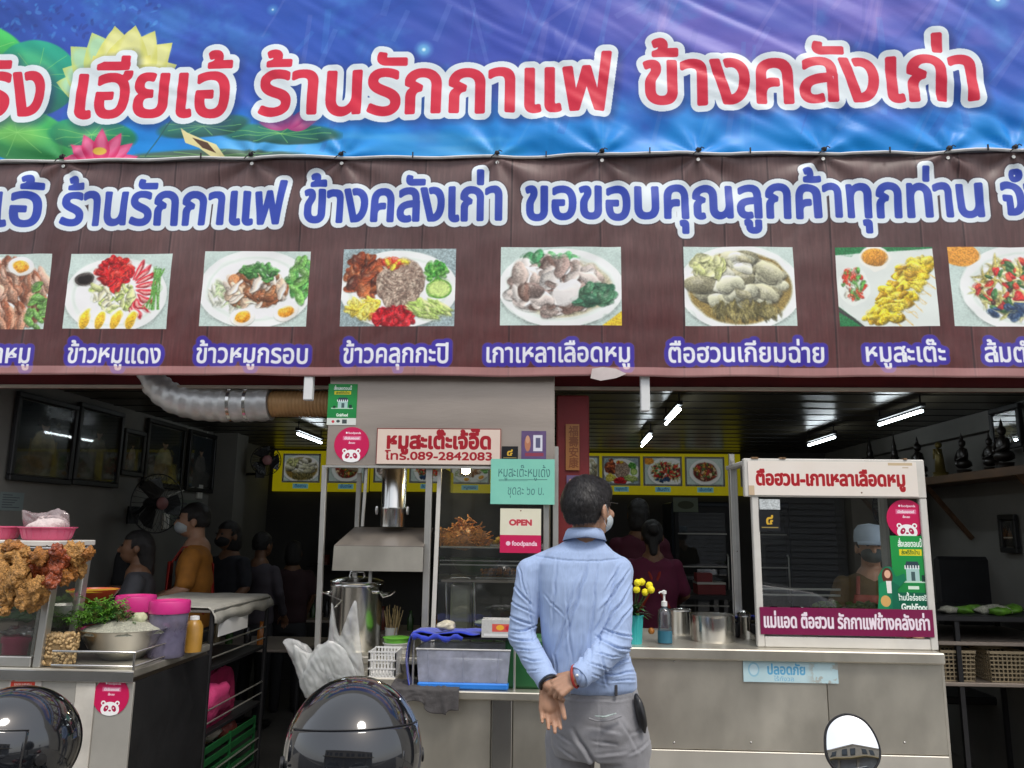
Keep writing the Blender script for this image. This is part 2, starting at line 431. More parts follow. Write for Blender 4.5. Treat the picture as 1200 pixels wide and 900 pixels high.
def dish(kind, w=260, h=190, seed=1):
    rg = np.random.RandomState(seed); c = Cv(w, h, (205, 222, 214)); u = w / 260.0
    c.mix(noise2(c.h, c.w, 60, seed), (150, 170, 165), .35)
    def plate(cx=.5, cy=.52, rx=.5, ry=.48, cc=(236, 242, 236)):
        c.ell(cx * w, cy * h + 5 * u, rx * w, ry * h, (120, 130, 125), 0, .6, 8)
        c.ell(cx * w, cy * h, rx * w, ry * h, cc); c.ell(cx * w, cy * h, rx * w * .84, ry * h * .82, (214, 224, 216), 0, 1, 5); c.ell(cx * w, cy * h, rx * w * .8, ry * h * .78, (240, 244, 240), 0, 1, 5)
    def egg(x, y, r, rot=0):
        c.ell(x, y + 2, r * 1.35, r, (120, 120, 110), rot, .6, 3); c.ell(x, y, r * 1.35, r, (250, 248, 240), rot, 1, 1.5, .15); c.ell(x, y, r * .85, r * .6, (246, 160, 40), rot, 1, 2, .3); c.ell(x - r * .1, y - r * .1, r * .4, r * .25, (255, 200, 80), rot, .8, 3)
    if kind == 'leg':
        plate(); scat(c, rg, 60, w * .6, h * .55, w * .42, h * .42, 13 * u, [(168, 112, 84), (196, 146, 118), (140, 84, 60), (210, 170, 148)], 2.6, rot=1.3)
        egg(w * .72, h * .16, 24 * u, .2); scat(c, rg, 14, w * .9, h * .7, w * .1, h * .3, 9 * u, [(110, 160, 80)], 2)
    if kind == 'red':
        plate(.48, .55, .5, .5); c.ell(w * .17, h * .35, 27 * u, 17 * u, (90, 84, 80)); c.ell(w * .17, h * .35, 20 * u, 12 * u, (30, 20, 18))
        for k in range(9): a = -1.2 + k * .33; c.ell(w * .62 + math.cos(a) * w * .17, h * .48 + math.sin(a) * h * .3, 26 * u, 7 * u, (196, 30, 44), a, 1, 1.5, .5); c.ell(w * .62 + math.cos(a) * w * .16, h * .48 + math.sin(a) * h * .28, 18 * u, 3 * u, (250, 214, 200), a, .8, 1.5)
        scat(c, rg, 40, w * .45, h * .55, w * .2, h * .22, 8 * u, [(206, 214, 150), (180, 200, 110), (240, 236, 200)], 2)
        scat(c, rg, 70, w * .45, h * .25, w * .16, h * .2, 8 * u, [(214, 30, 34), (236, 54, 44), (170, 16, 24)], 1.5)
        for k in range(4): c.ell(w * (.2 + k * .15), h * .86, 15 * u, 28 * u, (250, 246, 236), .25, 1, 1.5); c.ell(w * (.2 + k * .15), h * .88, 12 * u, 24 * u, (240, 190, 50), .25, 1, 2, .3)
        for k in range(9): c.line(w * .88 + rg.uniform(-14, 14) * u, h * .2, w * .86 + rg.uniform(-20, 20) * u, h * .75, 4 * u, (98, 160, 72))
    if kind == 'crispy':
        plate(.5, .5, .54, .52); scat(c, rg, 50, w * .28, h * .6, w * .2, h * .2, 6 * u, [(200, 220, 170), (236, 240, 220)], 3)
        scat(c, rg, 60, w * .5, h * .5, w * .28, h * .2, 12 * u, [(176, 120, 80), (224, 196, 168), (140, 86, 56), (236, 222, 206)], 2.1)
        scat(c, rg, 30, w * .52, h * .28, w * .16, h * .1, 8 * u, [(50, 104, 50), (80, 140, 70)], 1.6); scat(c, rg, 20, w * .92, h * .35, w * .09, h * .26, 11 * u, [(120, 180, 90), (90, 160, 80)], 2)
        egg(w * .4, h * .88, 22 * u, -.1); egg(w * .8, h * .8, 23 * u, -.4)
    if kind == 'shrimp':
        c.mix(np.ones((c.h, c.w)), (70, 90, 110), .35); plate(.5, .52, .52, .5)
        scat(c, rg, 36, w * .2, h * .36, w * .15, h * .26, 11 * u, [(150, 70, 40), (190, 104, 60), (104, 50, 34)], 1.9)
        scat(c, rg, 60, w * .19, h * .76, w * .14, h * .14, 6 * u, [(244, 214, 70), (250, 230, 110)], 1.6)
        c.ell(w * .52, h * .46, w * .21, h * .34, (150, 128, 112), 0, 1, 2, .4); scat(c, rg, 320, w * .52, h * .46, w * .2, h * .32, 3 * u, [(176, 152, 134), (130, 106, 92), (200, 180, 160)], 1.8, shade=.2, dark=.6)
        scat(c, rg, 20, w * .46, h * .17, w * .1, h * .05, 6 * u, [(244, 210, 60), (220, 60, 40)], 1.6)
        scat(c, rg, 46, w * .47, h * .88, w * .17, h * .12, 9 * u, [(214, 40, 50), (170, 16, 30)], 1.4)
        scat(c, rg, 40, w * .82, h * .3, w * .1, h * .12, 6 * u, [(60, 140, 50), (110, 180, 80)], 1.4); c.ell(w * .86, h * .52, 28 * u, 24 * u, (90, 150, 50)); c.ell(w * .86, h * .52, 24 * u, 20 * u, (196, 220, 130), 0, 1, 3)
        scat(c, rg, 40, w * .78, h * .78, w * .16, h * .1, 5 * u, [(206, 226, 140), (170, 200, 100)], 4, rot=.5)
    if kind == 'blood':
        plate(.5, .52, .52, .5); c.ell(w * .5, h * .52, w * .42, h * .38, (196, 190, 160), 0, 1, 4)
        scat(c, rg, 20, w * .4, h * .17, w * .2, h * .07, 11 * u, [(70, 140, 90), (100, 170, 110)], 1.8)
        scat(c, rg, 80, w * .45, h * .5, w * .36, h * .32, 17 * u, [(182, 166, 156), (150, 130, 122), (214, 202, 194), (120, 94, 84), (232, 226, 220)], 1.8)
        scat(c, rg, 26, w * .78, h * .62, w * .14, h * .13, 12 * u, [(50, 100, 74), (80, 130, 96)], 1.6); c.ell(w * .55, h * .58, 26 * u, 36 * u, (236, 232, 228), .4, .9, 2, .25)
        c.poly([(w * .84, h), (w, h * .82), (w, h)], (240, 200, 60))
    if kind == 'soup':
        plate(.5, .52, .56, .54); c.ell(w * .5, h * .52, w * .47, h * .46, (150, 128, 70), 0, 1, 5); c.ell(w * .52, h * .45, w * .4, h * .34, (118, 98, 56), 0, 1, 8)
        scat(c, rg, 46, w * .5, h * .42, w * .38, h * .3, 20 * u, [(206, 206, 178), (176, 174, 146), (224, 224, 204), (150, 146, 118)], 1.9, rot=.15)
        scat(c, rg, 24, w * .22, h * .25, w * .14, h * .13, 11 * u, [(190, 196, 130), (214, 216, 160)], 1.5); scat(c, rg, 50, w * .55, h * .82, w * .3, h * .08, 4 * u, [(90, 84, 50), (140, 130, 80)], 5, rot=1.5)
    if kind == 'satay':
        c.rect(0, 0, w, h, (40, 120, 70)); c.poly([(0, h * .1), (w, h * .02), (w, h), (w * .25, h), (0, h * .75)], (222, 228, 222)); c.poly([(0, h * .76), (w * .25, h), (w * .22, h), (0, h * .82)], (60, 60, 60))
        c.ell(w * .4, h * .14, 42 * u, 30 * u, (236, 236, 226)); c.ell(w * .4, h * .13, 36 * u, 22 * u, (206, 140, 50), 0, 1, 2, .3)
        c.ell(w * .16, h * .5, 40 * u, 46 * u, (232, 238, 230)); scat(c, rg, 40, w * .16, h * .46, w * .12, h * .19, 6 * u, [(220, 60, 40), (90, 160, 70), (240, 240, 220)], 1.5)
        for k in range(9):
            x, y = w * (.86 - k * .05), h * (.18 + k * .09)
            for j in range(8): c.line(x + 30 * u, y + 10 * u, x + 60 * u, y + 34 * u, 2.5, (220, 190, 120))
            scat(c, rg, 9, x - 6 * u, y, 48 * u, 9 * u, 9 * u, [(220, 190, 40), (236, 210, 70), (180, 140, 30)], 1.9, rot=-.2)
    if kind == 'somtam':
        plate(.62, .52, .55, .56); c.ell(w * .1, h * .1, 38 * u, 28 * u, (220, 150, 60))
        scat(c, rg, 100, w * .6, h * .5, w * .42, h * .36, 4.5 * u, [(210, 206, 130), (184, 170, 90), (236, 230, 170)], 6)
        scat(c, rg, 60, w * .6, h * .5, w * .42, h * .34, 7 * u, [(196, 40, 40), (222, 70, 50), (70, 40, 34), (60, 110, 60)], 1.9)
        scat(c, rg, 12, w * .5, h * .82, w * .2, h * .07, 9 * u, [(40, 70, 110)], 1.6)
    if kind == 'noodle':
        plate(.5, .52, .44, .5); c.ell(w * .5, h * .52, w * .33, h * .36, (110, 50, 36), 0, 1, 4); scat(c, rg, 60, w * .5, h * .5, w * .3, h * .32, 10 * u, [(170, 60, 50), (120, 60, 46), (206, 176, 140), (190, 140, 60), (90, 120, 60)], 1.6)
    wx = (noise2(c.h, c.w, 22, seed + 31, 1) - .5) * 16 * u; wy = (noise2(c.h, c.w, 20, seed + 32, 1) - .5) * 16 * u
    xf = np.clip(c.xx + wx, 0, c.w - 1.01); yf = np.clip(c.yy + wy, 0, c.h - 1.01); xi = xf.astype(int); yi = yf.astype(int); fx = (xf - xi)[..., None]; fy = (yf - yi)[..., None]
    A = c.a; wr = (A[yi, xi] * (1 - fx) + A[yi, xi + 1] * fx) * (1 - fy) + (A[yi + 1, xi] * (1 - fx) + A[yi + 1, xi + 1] * fx) * fy
    inner = np.clip(1.6 - np.maximum(abs(c.xx / c.w - .5), abs(c.yy / c.h - .5)) * 3.3, 0, 1)[..., None]
    c.a = wr * inner + A * (1 - inner)
    g = c.a.mean(2, keepdims=True); fine = noise2(c.h, c.w, 2.2, seed + 9, 1)[..., None] - .5; foodm = np.clip((.86 - g) * 4, 0, 1)
    c.a = np.clip(c.a * (1 + .5 * fine * foodm), 0, 1); c.a = np.clip((c.a - .5) * 1.15 + .5, 0, 1)
    q = np.pad(c.a, ((1, 1), (1, 1), (0, 0)), mode='edge'); c.a = (.28 * q[1:-1, 1:-1] + .12 * (q[:-2, 1:-1] + q[2:, 1:-1] + q[1:-1, :-2] + q[1:-1, 2:]) + .06 * (q[:-2, :-2] + q[2:, 2:] + q[:-2, 2:] + q[2:, :-2])).astype(np.float32)
    return c

def resized(c, w, h):
    o = Cv(w, h); X = np.clip((np.arange(o.w) + .5) * c.w / o.w - .5, 0, c.w - 1.001); Y = np.clip((np.arange(o.h) + .5) * c.h / o.h - .5, 0, c.h - 1.001)
    xi = X.astype(int); yi = Y.astype(int); fx = (X - xi)[None, :, None]; fy = (Y - yi)[:, None, None]; A = c.a
    o.a = ((A[yi][:, xi] * (1 - fx) + A[yi][:, xi + 1] * fx) * (1 - fy) + (A[yi + 1][:, xi] * (1 - fx) + A[yi + 1][:, xi + 1] * fx) * fy).astype(np.float32); return o

def panda_disc(s=256, flat=False):
    c = Cv(s, s, (200, 22, 84)); k = s / 256
    c.ell(88 * k, 42 * k, 7 * k, 7 * k, (255, 255, 255)); c.text('foodpanda', 100 * k, 50 * k, 22 * k, (255, 255, 255), bold=.02)
    c.rect(62 * k, 66 * k, 196 * k, 96 * k, (236, 150, 180), .7); c.text('เปิดรับออเดอร์', 72 * k, 90 * k, 24 * k, (255, 255, 255), width=112 * k, bold=.03)
    c.text('สั่งเลย', 104 * k, 122 * k, 20 * k, (255, 255, 255), width=50 * k, bold=.02)
    W_ = (246, 246, 244); D = (170, 18, 70)
    c.ell(78 * k, 172 * k, 17 * k, 16 * k, W_); c.ell(178 * k, 172 * k, 17 * k, 16 * k, W_); c.ell(78 * k, 174 * k, 8 * k, 8 * k, D); c.ell(178 * k, 174 * k, 8 * k, 8 * k, D)
    c.ell(128 * k, 214 * k, 66 * k, 50 * k, W_); c.ell(100 * k, 208 * k, 15 * k, 22 * k, D, .5); c.ell(156 * k, 208 * k, 15 * k, 22 * k, D, -.5)
    c.ell(103 * k, 205 * k, 5 * k, 5 * k, W_); c.ell(153 * k, 205 * k, 5 * k, 5 * k, W_); c.ell(128 * k, 222 * k, 9 * k, 6 * k, D)
    return c
# ------------------------------------------------------------------ shared materials
M = {}
M['steel'] = mat('brushed_steel', (.62, .585, .50), .36, .78, .2, 4.5, .16, 4, stretch=(1, 1, .6), stain=.55, stain_col=(.40, .37, .30), rvar=.16)
M['steel_hood'] = mat('greasy_steel_sheet', (.42, .36, .31), .42, .7, .12, 3, .04, 60, stretch=(.4, 1, 2.5), stain=.3, stain_col=(.25, .2, .17))
M['steel_bright'] = mat('polished_steel', (.62, .61, .58), .2, 1.0, .06, 6, rvar=.06)
M['alu'] = mat('aluminium_frame', (.55, .54, .5), .38, .8, .08, 8, rvar=.06, stain=.2, stain_col=(.3, .28, .22))
M['white_frame'] = mat('aged_white_paint', (.62, .60, .55), .45, 0, .07, 9, .05, 50, stain=.35, stain_col=(.42, .36, .27))
M['dark_metal'] = mat('dark_painted_metal', (.02, .02, .022), .45, .3, .2, 10)
M['black_sheet'] = mat('black_sheet', (.012, .012, .013), .5, 0, .2, 6, .1, 20)
M['red_paint'] = mat('dark_red_paint', (.15, .008, .010), .65, 0, .18, 7, .08, 40, stain=.3, stain_col=(.06, .01, .01))
M['cream_trim'] = mat('cream_trim', (.46, .40, .33), .5, 0, .1, 8)
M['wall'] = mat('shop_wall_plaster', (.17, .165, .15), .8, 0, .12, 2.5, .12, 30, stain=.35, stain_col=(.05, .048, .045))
M['wall_dark'] = mat('dark_back_wall', (.06, .058, .056), .7, 0, .2, 2, .1, 20)  # one dark tone, varied at random
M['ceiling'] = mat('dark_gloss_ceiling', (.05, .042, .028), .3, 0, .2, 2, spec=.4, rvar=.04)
M['concrete'] = mat('worn_concrete_floor', (.13, .12, .105), .75, 0, .2, 3, .25, 40, stain=.5, stain_col=(.05, .045, .04))
M['asphalt'] = mat('asphalt', (.055, .054, .052), .85, 0, .25, 40, .5, 180)
M['paving'] = mat('pavement_tile', (.24, .225, .2), .8, 0, .15, 6, .2, 60, stain=.4, stain_col=(.13, .12, .1))
M['white_plastic'] = mat('white_plastic', (.72, .72, .7), .4, 0, .04, 10)
M['glass'] = film('clear_glass', (.93, .96, .94), 1.5, .012)
M['glass_dirty'] = film('greasy_glass', (.93, .95, .92), 1.3, .03, .05, (.5, .52, .45))
M['picture_glass'] = film('picture_glass', (.97, .98, .97), .35, .02)
M['black'] = mat('black_plastic', (.012, .012, .013), .35, 0, .1, 10)
M['lamp'] = mat('fluorescent_tube', (.9, .9, .9), .4, emit=((.85, .95, 1.0), 22.0), rvar=0)
M['bulb'] = mat('warm_bulb', (.9, .8, .6), .4, emit=((1.0, .78, .42), 130.0), rvar=0)

# ------------------------------------------------------------------ ground
Y_B = 8.2; H_C = 2.33; XL, XR = -2.95, 2.9
def struct(o): o['kind'] = 'structure'; return o
struct(boxb('ground', (-60, -70, -.30), (60, 60, -.13), M['asphalt']))
struct(boxb('road', (-60, -6.2, -.128), (60, 1.62, -.12), M['asphalt']))
struct(boxb('pavement', (-60, 1.78, -.2), (60, 3.96, -.006), M['paving']))
struct(boxb('pavement_far', (-60, -8.6, -.2), (60, -6.35, 0.0), M['paving']))
for k in range(10):
    struct(boxb('kerb', (-10 + k * 2.0, 1.62, -.2), (-8.02 + k * 2.0, 1.78, 0.006), M['paving'], bev=.015))
# tiles of the pavement in front of the counter, one by one
pv = bpy.data.objects['pavement']
tile_m = MB().box((0, 0, 0), (.292, .292, .012), None, .003)
t0 = tile_m.make('tile', M['paving'], pv, org=Vector((0, 0, 0)))
rg = random.Random(3); first = True
for i in range(20):
    for j in range(7):
        t = t0 if first else t0.copy()
        if not first: link(t); t.parent = pv
        first = False
        base = pv.location
        t.location = Vector((-2.6 + i * .3, 1.95 + j * .3, rg.uniform(-.001, .001))) - base
        t.rotation_euler = (rg.uniform(-.003, .003), rg.uniform(-.003, .003), 0)
struct(boxb('floor', (XL - .1, 3.98, -.05), (XR + .1, Y_B + .2, 0.0), M['concrete']))
struct(boxb('wall_left', (XL - .15, 4.0, 0), (XL, Y_B, H_C), M['wall']))
struct(boxb('wall_right', (XR, 4.0, 0), (XR + .15, Y_B, H_C), M['wall']))
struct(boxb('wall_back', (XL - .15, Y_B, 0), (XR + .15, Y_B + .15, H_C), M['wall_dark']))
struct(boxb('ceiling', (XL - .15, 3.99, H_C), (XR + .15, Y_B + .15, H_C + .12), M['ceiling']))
cl = bpy.data.objects['ceiling']
for k in range(14):          # seams of the ceiling boards, slightly raised battens
    boxb('batten', (XL, 4.3 + k * .28, H_C - .004), (XR, 4.306 + k * .28, H_C + .001), M['dark_metal'], cl)
for s, nm, x in ((1, 'wall_right', XR),):   # cornice beam along the top of each wall
    w_ = bpy.data.objects[nm]
    boxb('cornice', (x - .07 if s > 0 else x, 4.0, H_C - .13), (x if s > 0 else x + .07, Y_B, H_C - .003), M['wall'], w_)
struct(boxb('facade', (-9, 4.0, H_C + .12), (9, 4.25, 6.4), mat('painted_render', (.42, .40, .36), .8, 0, .1, 3, .2, 40, stain=.4, stain_col=(.2, .18, .15))))
for x0, x1 in ((-9, XL - .15), (XR + .15, 9)):
    fa = boxb('side_wall', (x0, 4.0, 0), (x1, 4.25, H_C + .12), bpy.data.materials['painted_render'], bpy.data.objects['facade'])

# ------------------------------------------------------------------ banners
YF = 3.70
BX0, BX1 = -3.35, 3.1
zs = P(600, 185, Y=YF).z; zb = P(600, 440, Y=YF).z; zt = P(600, -75, Y=YF).z
DPM = 400.0
def tex(px, py, z_top):
    p = P(px, py, Y=YF); return (p.x - BX0) * DPM, (z_top - p.z) * DPM
def word(cv, zt_, txt, px0, px1, py, em, c, **kw):
    x0, y0 = tex(px0, py, zt_); x1, y1 = tex(px1, py, zt_)
    _, ya = tex((px0 + px1) / 2, py - em, zt_); _, yb = tex((px0 + px1) / 2, py, zt_)
    sc = (yb - ya) / em
    o = [(r * sc, cc) for r, cc in kw.pop('out', ())]
    sh = kw.pop('shadow', None)
    if sh: sh = (sh[0] * sc, sh[1] * sc, sh[2], sh[3])
    cv.text(txt, x0, (y0 + y1) / 2 if kw.pop('mid', True) else y0, em * sc, c, width=x1 - x0, out=o, shadow=sh, **kw)

def paint_lower():
    W_, H_ = (BX1 - BX0) * DPM, (zs - zb) * DPM
    c = Cv(W_, H_, (92, 58, 56)); t = (c.yy / c.h)
    c.mix(sstep(.75, 0, t) * .8, (112, 92, 90)); c.mix(sstep(.4, 1, t) * .7, (104, 46, 46))
    c.mix(noise2(c.h, c.w, 300, 5, 4, sx=.25, sy=2.5), (60, 34, 36), .55); c.mix(sstep(.5, .9, noise2(c.h, c.w, 260, 6)), (136, 104, 100), .4)
    rg = np.random.RandomState(4); x = 10.0
    while x < c.w:
        sl = rg.uniform(-10, 6); c.line(x, 0, x + sl, c.h, 3.2, (46, 30, 32), .7); c.line(x + 3.5, 0, x + sl + 3.5, c.h, 2, (140, 110, 106), .25); x += rg.uniform(70, 180)
    c.a = np.clip(c.a * (1 + .25 * (noise2(c.h, c.w, 6, 7, 3, sx=.6, sy=6)[..., None] - .5)), 0, 1)
    pics = [('leg', -70, 58, 298, 386, 0), ('red', 80, 200, 297, 385, 8), ('crispy', 238, 362, 294, 382, 4), ('shrimp', 401, 534, 291, 382, 2), ('blood', 587, 729, 289, 381, 0),
            ('soup', 802, 932, 289, 382, -3), ('satay', 981, 1096, 289, 382, -5), ('somtam', 1113, 1262, 289, 382, -6)]
    for i, (kd, a, b, u, v, sk) in enumerate(pics):
        x0, y0 = tex(a, (u + v) / 2, zs); x1, _ = tex(b, (u + v) / 2, zs); _, y0 = tex((a + b) / 2, u, zs); _, y1 = tex((a + b) / 2, v, zs)
        d = resized(dish(kd, 260, 190, 20 + i), x1 - x0, y1 - y0)
        d.a = np.clip(d.a * .90 + .07, 0, 1); c.paste(d, x0, y0)
    WH = (226, 236, 240)
    wk = dict(bold=.028, out=[(6.6, (70, 54, 62)), (5.4, WH)], shadow=None)
    for txt, a, b, y in (('เฮียเอ้', -120, 51, 264), ('ร้านรักกาแฟ', 71, 333, 262), ('ข้างคลังเก่า', 354, 591, 258), ('ขอขอบคุณลูกค้าทุกท่าน', 614, 1157, 254), ('จำนวน', 1173, 1330, 250)):
        word(c, zs, txt, a, b, y, 66, (44, 70, 176), **wk)
    for txt, a, b in (('ข้าวขาหมู', -60, 37), ('ข้าวหมูแดง', 78, 189), ('ข้าวหมูกรอบ', 229, 362), ('ข้าวคลุกกะปิ', 401, 527), ('เกาเหลาเลือดหมู', 568, 740), ('ตือฮวนเกียมฉ่าย', 782, 968), ('หมูสะเต๊ะ', 1013, 1107), ('ส้มตำไทย', 1152, 1260)):
        word(c, zs, txt, a, b, 424 if a < 560 else 423, 31, (238, 240, 246), bold=.022, out=[(5.2, (92, 60, 120)), (4.4, (64, 48, 160))])
    # pale hem along the foot
    y = c.h - 11 * DPM / 250; c.a[int(y):] = c.a[int(y):] * .4 + col((226, 176, 172)) * .6
    return c

def paint_upper():
    W_, H_ = (BX1 - BX0) * DPM, (zt - zs) * DPM
    c = Cv(W_, H_, (36, 84, 186)); t = c.yy / c.h; sx_ = c.xx / c.w
    n = noise2(c.h, c.w, 420, 11, 5); n2 = noise2(c.h, c.w, 200, 12, 5, sx=2.2); n3 = noise2(c.h, c.w, 90, 13, 5)
    ang = noise2(c.h, c.w, 500, 14, 3)
    c.mix(sstep(.35, .65, n), (58, 72, 178), .75); c.mix(sstep(.48, .75, n2) * sstep(.3, .7, sx_), (132, 112, 200), .7)
    c.mix(sstep(.5, .8, n3) * sstep(.75, .5, t), (64, 140, 210), .55); c.mix(sstep(.55, .2, sx_) * sstep(.8, .3, t) * sstep(.3, .6, n2), (20, 62, 150), .7)
    c.mix(sstep(.62, .95, t + (n3 - .5) * .3), (14, 140, 224), 1.0); c.mix(sstep(.5, .7, noise2(c.h, c.w, 160, 15, 4, sx=3, sy=.5)) * sstep(.7, .95, t), (120, 190, 236), .6)
    # painted rays
    rg = np.random.RandomState(8)
    for i in range(90):
        x = rg.uniform(.3, 1) * c.w; y = rg.uniform(0, .7) * c.h; L_ = rg.uniform(60, 260); a = R(rg.normal(112, 16)); w_ = rg.uniform(3, 16)
        c.line(x, y, x + math.cos(a) * L_, y + math.sin(a) * L_, w_, [(150, 170, 230), (80, 170, 230), (176, 150, 210), (40, 60, 160)][rg.randint(4)], .16)
    T = lambda px, py: tex(px, py, zt); k = DPM / 250
    # left scrub of bright cyan flecks
    for i in range(240):
        x, y = T(rg.uniform(-160, 190), rg.uniform(-20, 50)); c.ell(x, y, rg.uniform(2, 9), rg.uniform(2, 5), [(40, 130, 210), (20, 40, 120), (90, 170, 230)][rg.randint(3)], rg.uniform(0, 3), .35, 2)
    # lotus leaves
    def leaf(px, py, rx, ry, rot, c0, c1):
        x, y = T(px, py); c.ell(x, y, rx * k, ry * k, c0, rot, .95, 4, .4); c.ell(x - rx * .15 * k, y - ry * .2 * k, rx * .6 * k, ry * .5 * k, c1, rot, .6, 18)
        for q in range(9):
            a = rot + q * .7; c.line(x, y, x + math.cos(a) * rx * k * .85, y + math.sin(a) * ry * k * .85, 2, (150, 220, 120), .5)
    leaf(-40, 70, 90, 56, .2, (60, 180, 80), (150, 224, 110)); leaf(46, 92, 62, 50, .6, (20, 140, 110), (90, 200, 130)); leaf(24, 158, 84, 38, .35, (60, 170, 84), (150, 220, 100)); leaf(110, 160, 60, 22, .1, (30, 140, 96), (110, 200, 120))
    leaf(330, 158, 78, 14, .03, (30, 108, 96), (70, 150, 110)); leaf(240, 150, 60, 16, -.1, (40, 110, 100), (80, 150, 110)); leaf(250, 186, 120, 10, 0, (60, 90, 80), (110, 120, 90))
    def petal(px, py, L_, w_, a, c0, c1):
        x, y = T(px, py); ex, ey = math.cos(a), -math.sin(a); pts = []
        for q in range(13):
            s_ = q / 12; pts.append((x + ex * L_ * k * s_ - ey * w_ * k * math.sin(math.pi * s_ ** .8) * .5, y + ey * L_ * k * s_ + ex * w_ * k * math.sin(math.pi * s_ ** .8) * .5))
        for q in range(12, -1, -1):
            s_ = q / 12; pts.append((x + ex * L_ * k * s_ + ey * w_ * k * math.sin(math.pi * s_ ** .8) * .5, y + ey * L_ * k * s_ - ex * w_ * k * math.sin(math.pi * s_ ** .8) * .5))
        c.poly(pts, c0, .95); mx, my = x + ex * L_ * k * .62, y + ey * L_ * k * .62; c.ell(mx, my, L_ * k * .3, w_ * k * .25, c1, -a, .7, 8)
    for a in (3.0, .15, 2.75, .45, 2.4, .8, 2.05, 1.12, 1.72, 1.42): petal(140, 108, (96 if .6 < a < 2.6 else 84), 60, a, (206, 220, 120) if a > 1.9 else (226, 226, 120), (170, 226, 200) if a > 1.9 else (240, 240, 170))
    for a in (2.6, 2.2, 1.8, 1.35, .95, .6): petal(140, 110, 66, 46, a, (232, 226, 110), (246, 244, 170))
    x, y = T(138, 88); c.ell(x, y, 26 * k, 10 * k, (236, 190, 60), 0, 1, 4)
    for q in range(16): xx, yy = T(120 + q * 2.6, 76 + (q % 3) * 2); c.line(x, y, xx, yy, 2.4, (210, 140, 40), .8)
    for a in (2.9, .25, 2.5, .65, 2.1, 1.05, 1.57): petal(118, 196, 52, 22, a, (222, 50, 110), (250, 140, 180))
    x, y = T(118, 178); c.ell(x, y, 9 * k, 5 * k, (240, 200, 80), 0, 1, 2)
    for a in (2.9, .25, 2.4, .75, 1.57): petal(338, 152, 40, 14, a, (196, 70, 140), (240, 140, 180))
    pts = [(214, 152), (222, 158), (240, 166), (256, 172), (266, 186), (250, 186), (236, 176), (220, 170)]
    c.poly([T(*p) for p in pts], (232, 222, 160)); c.poly([T(*p) for p in [(228, 164), (246, 170), (256, 182), (240, 176)]], (90, 60, 40))
    c.line(*T(205, 140), *T(172, 185), 3, (40, 90, 90), .7)
    for (px, py, r) in ((497, 60, 4), (497, 60, 2), (1166, 2, 5), (320, 12, 2)):
        x, y = T(px, py); c.ell(x, y, r * 4, r * 4, (130, 220, 250), 0, .5, 14); c.ell(x, y, r, r, (235, 250, 255), 0, .9, 3)
    WH = (226, 236, 240); kw = dict(bold=.024, shadow=(9, 3, (20, 40, 100), .5), out=[(6.9, WH)])
    for txt, a, b, y in (('ตัวจริง', -150, 54, 138), ('เฮียเอ้', 84, 272, 138), ('ร้านรักกาแฟ', 302, 717, 133), ('ข้างคลังเก่า', 751, 1150, 121)):
        word(c, zt, txt, a, b, y, 88, (214, 26, 60), **dict(kw))
    return c

ties = [P(px, 184, Y=YF).x for px in (-90, 78, 298, 402, 583, 705, 817, 963, 1109, 1185, 1290)]
def fold(x, z, up):
    v = Vector((x, z, 3.1 if up else 7.7))
    d = .010 * mnoise.noise(v * 1.3) + .0032 * mnoise.noise(Vector((x * 4, z * 9, 1.0)))
    for i, tx in enumerate(ties):
        dx = x - tx; dz = z - zs; r = math.hypot(dx, dz)
        if r < 1.1:
            a = math.atan2(dx, abs(dz) + 1e-4)
            d += .017 * math.sin(a * 6.5 + i * 1.9) * math.exp(-r / .32) * r / (r + .05)
    if up:
        q = x * .75 + z * 1.15 + .25 * mnoise.noise(v * 1.1)
        d += .015 * abs(mnoise.noise(Vector((q * 4.2, (x - z) * .7, 2)))) * (1.5 if x > 0 else .8) + .007 * abs(mnoise.noise(Vector((q * 11, (x - z) * 1.4, 7))))
        d += .012 * math.exp(-((z - zs - .12) / .09) ** 2) * mnoise.noise(Vector((x * 3.1, 4, 4)))
    else:
        q = x * .9 - z * .6 + .2 * mnoise.noise(v * 1.4)
        d += .013 * abs(mnoise.noise(Vector((q * 3.1, (x + z) * .8, 5)))) + .004 * abs(mnoise.noise(Vector((q * 9, (x + z) * 1.5, 8))))
        e = math.exp(-(z - zb) / .10); d += .014 * e * mnoise.noise(Vector((x * 3.6, 9, z * 2)))
    return d
def make_banner(name, z0, z1, pic, upb, label):
    nx, nz = 420, 90
    vs = []; fs = []; uv = []
    for j in range(nz + 1):
        for i in range(nx + 1):
            x = BX0 + (BX1 - BX0) * i / nx; z = z0 + (z1 - z0) * j / nz
            sag = 0
            if upb and j == 0: pass
            e = (.006 * mnoise.noise(Vector((x * 2.3, 0, 0))) if not upb else .004 * mnoise.noise(Vector((x * 3.3, 5, 0)))) * (1 - j / nz) ** 6
            vs.append((x, YF - fold(x, z, upb) - (.012 if upb else 0), z + e + (0.0 if upb else -.004))); uv.append((i / nx, j / nz))
    for j in range(nz):
        for i in range(nx):
            a = j * (nx + 1) + i; fs.append((a, a + 1, a + nx + 2, a + nx + 1))
    root = thing(name, label, 'banner', (0, YF, z0))
    m = picmat(name + '_vinyl', pic.image(name + '_print'), .42, .36, .14, 9, .10 if not upb else .04)
    ms = obj('sheet', vs, fs, m, root, True, uvs=uv)
    sol = ms.modifiers.new('thickness', 'SOLIDIFY'); sol.thickness = .0012; sol.offset = 1
    return root
ub = make_banner('upper_banner', zs, zt, paint_upper(), True, 'blue and purple vinyl banner with lotus flowers and big red Thai lettering, the upper one')
lb = make_banner('menu_banner', zb, zs, paint_lower(), False, 'brown wood-print vinyl banner with blue Thai lettering and a row of dish photos')
m_hem = mat('banner_hem', (.62, .62, .6), .5, 0, .1, 20)
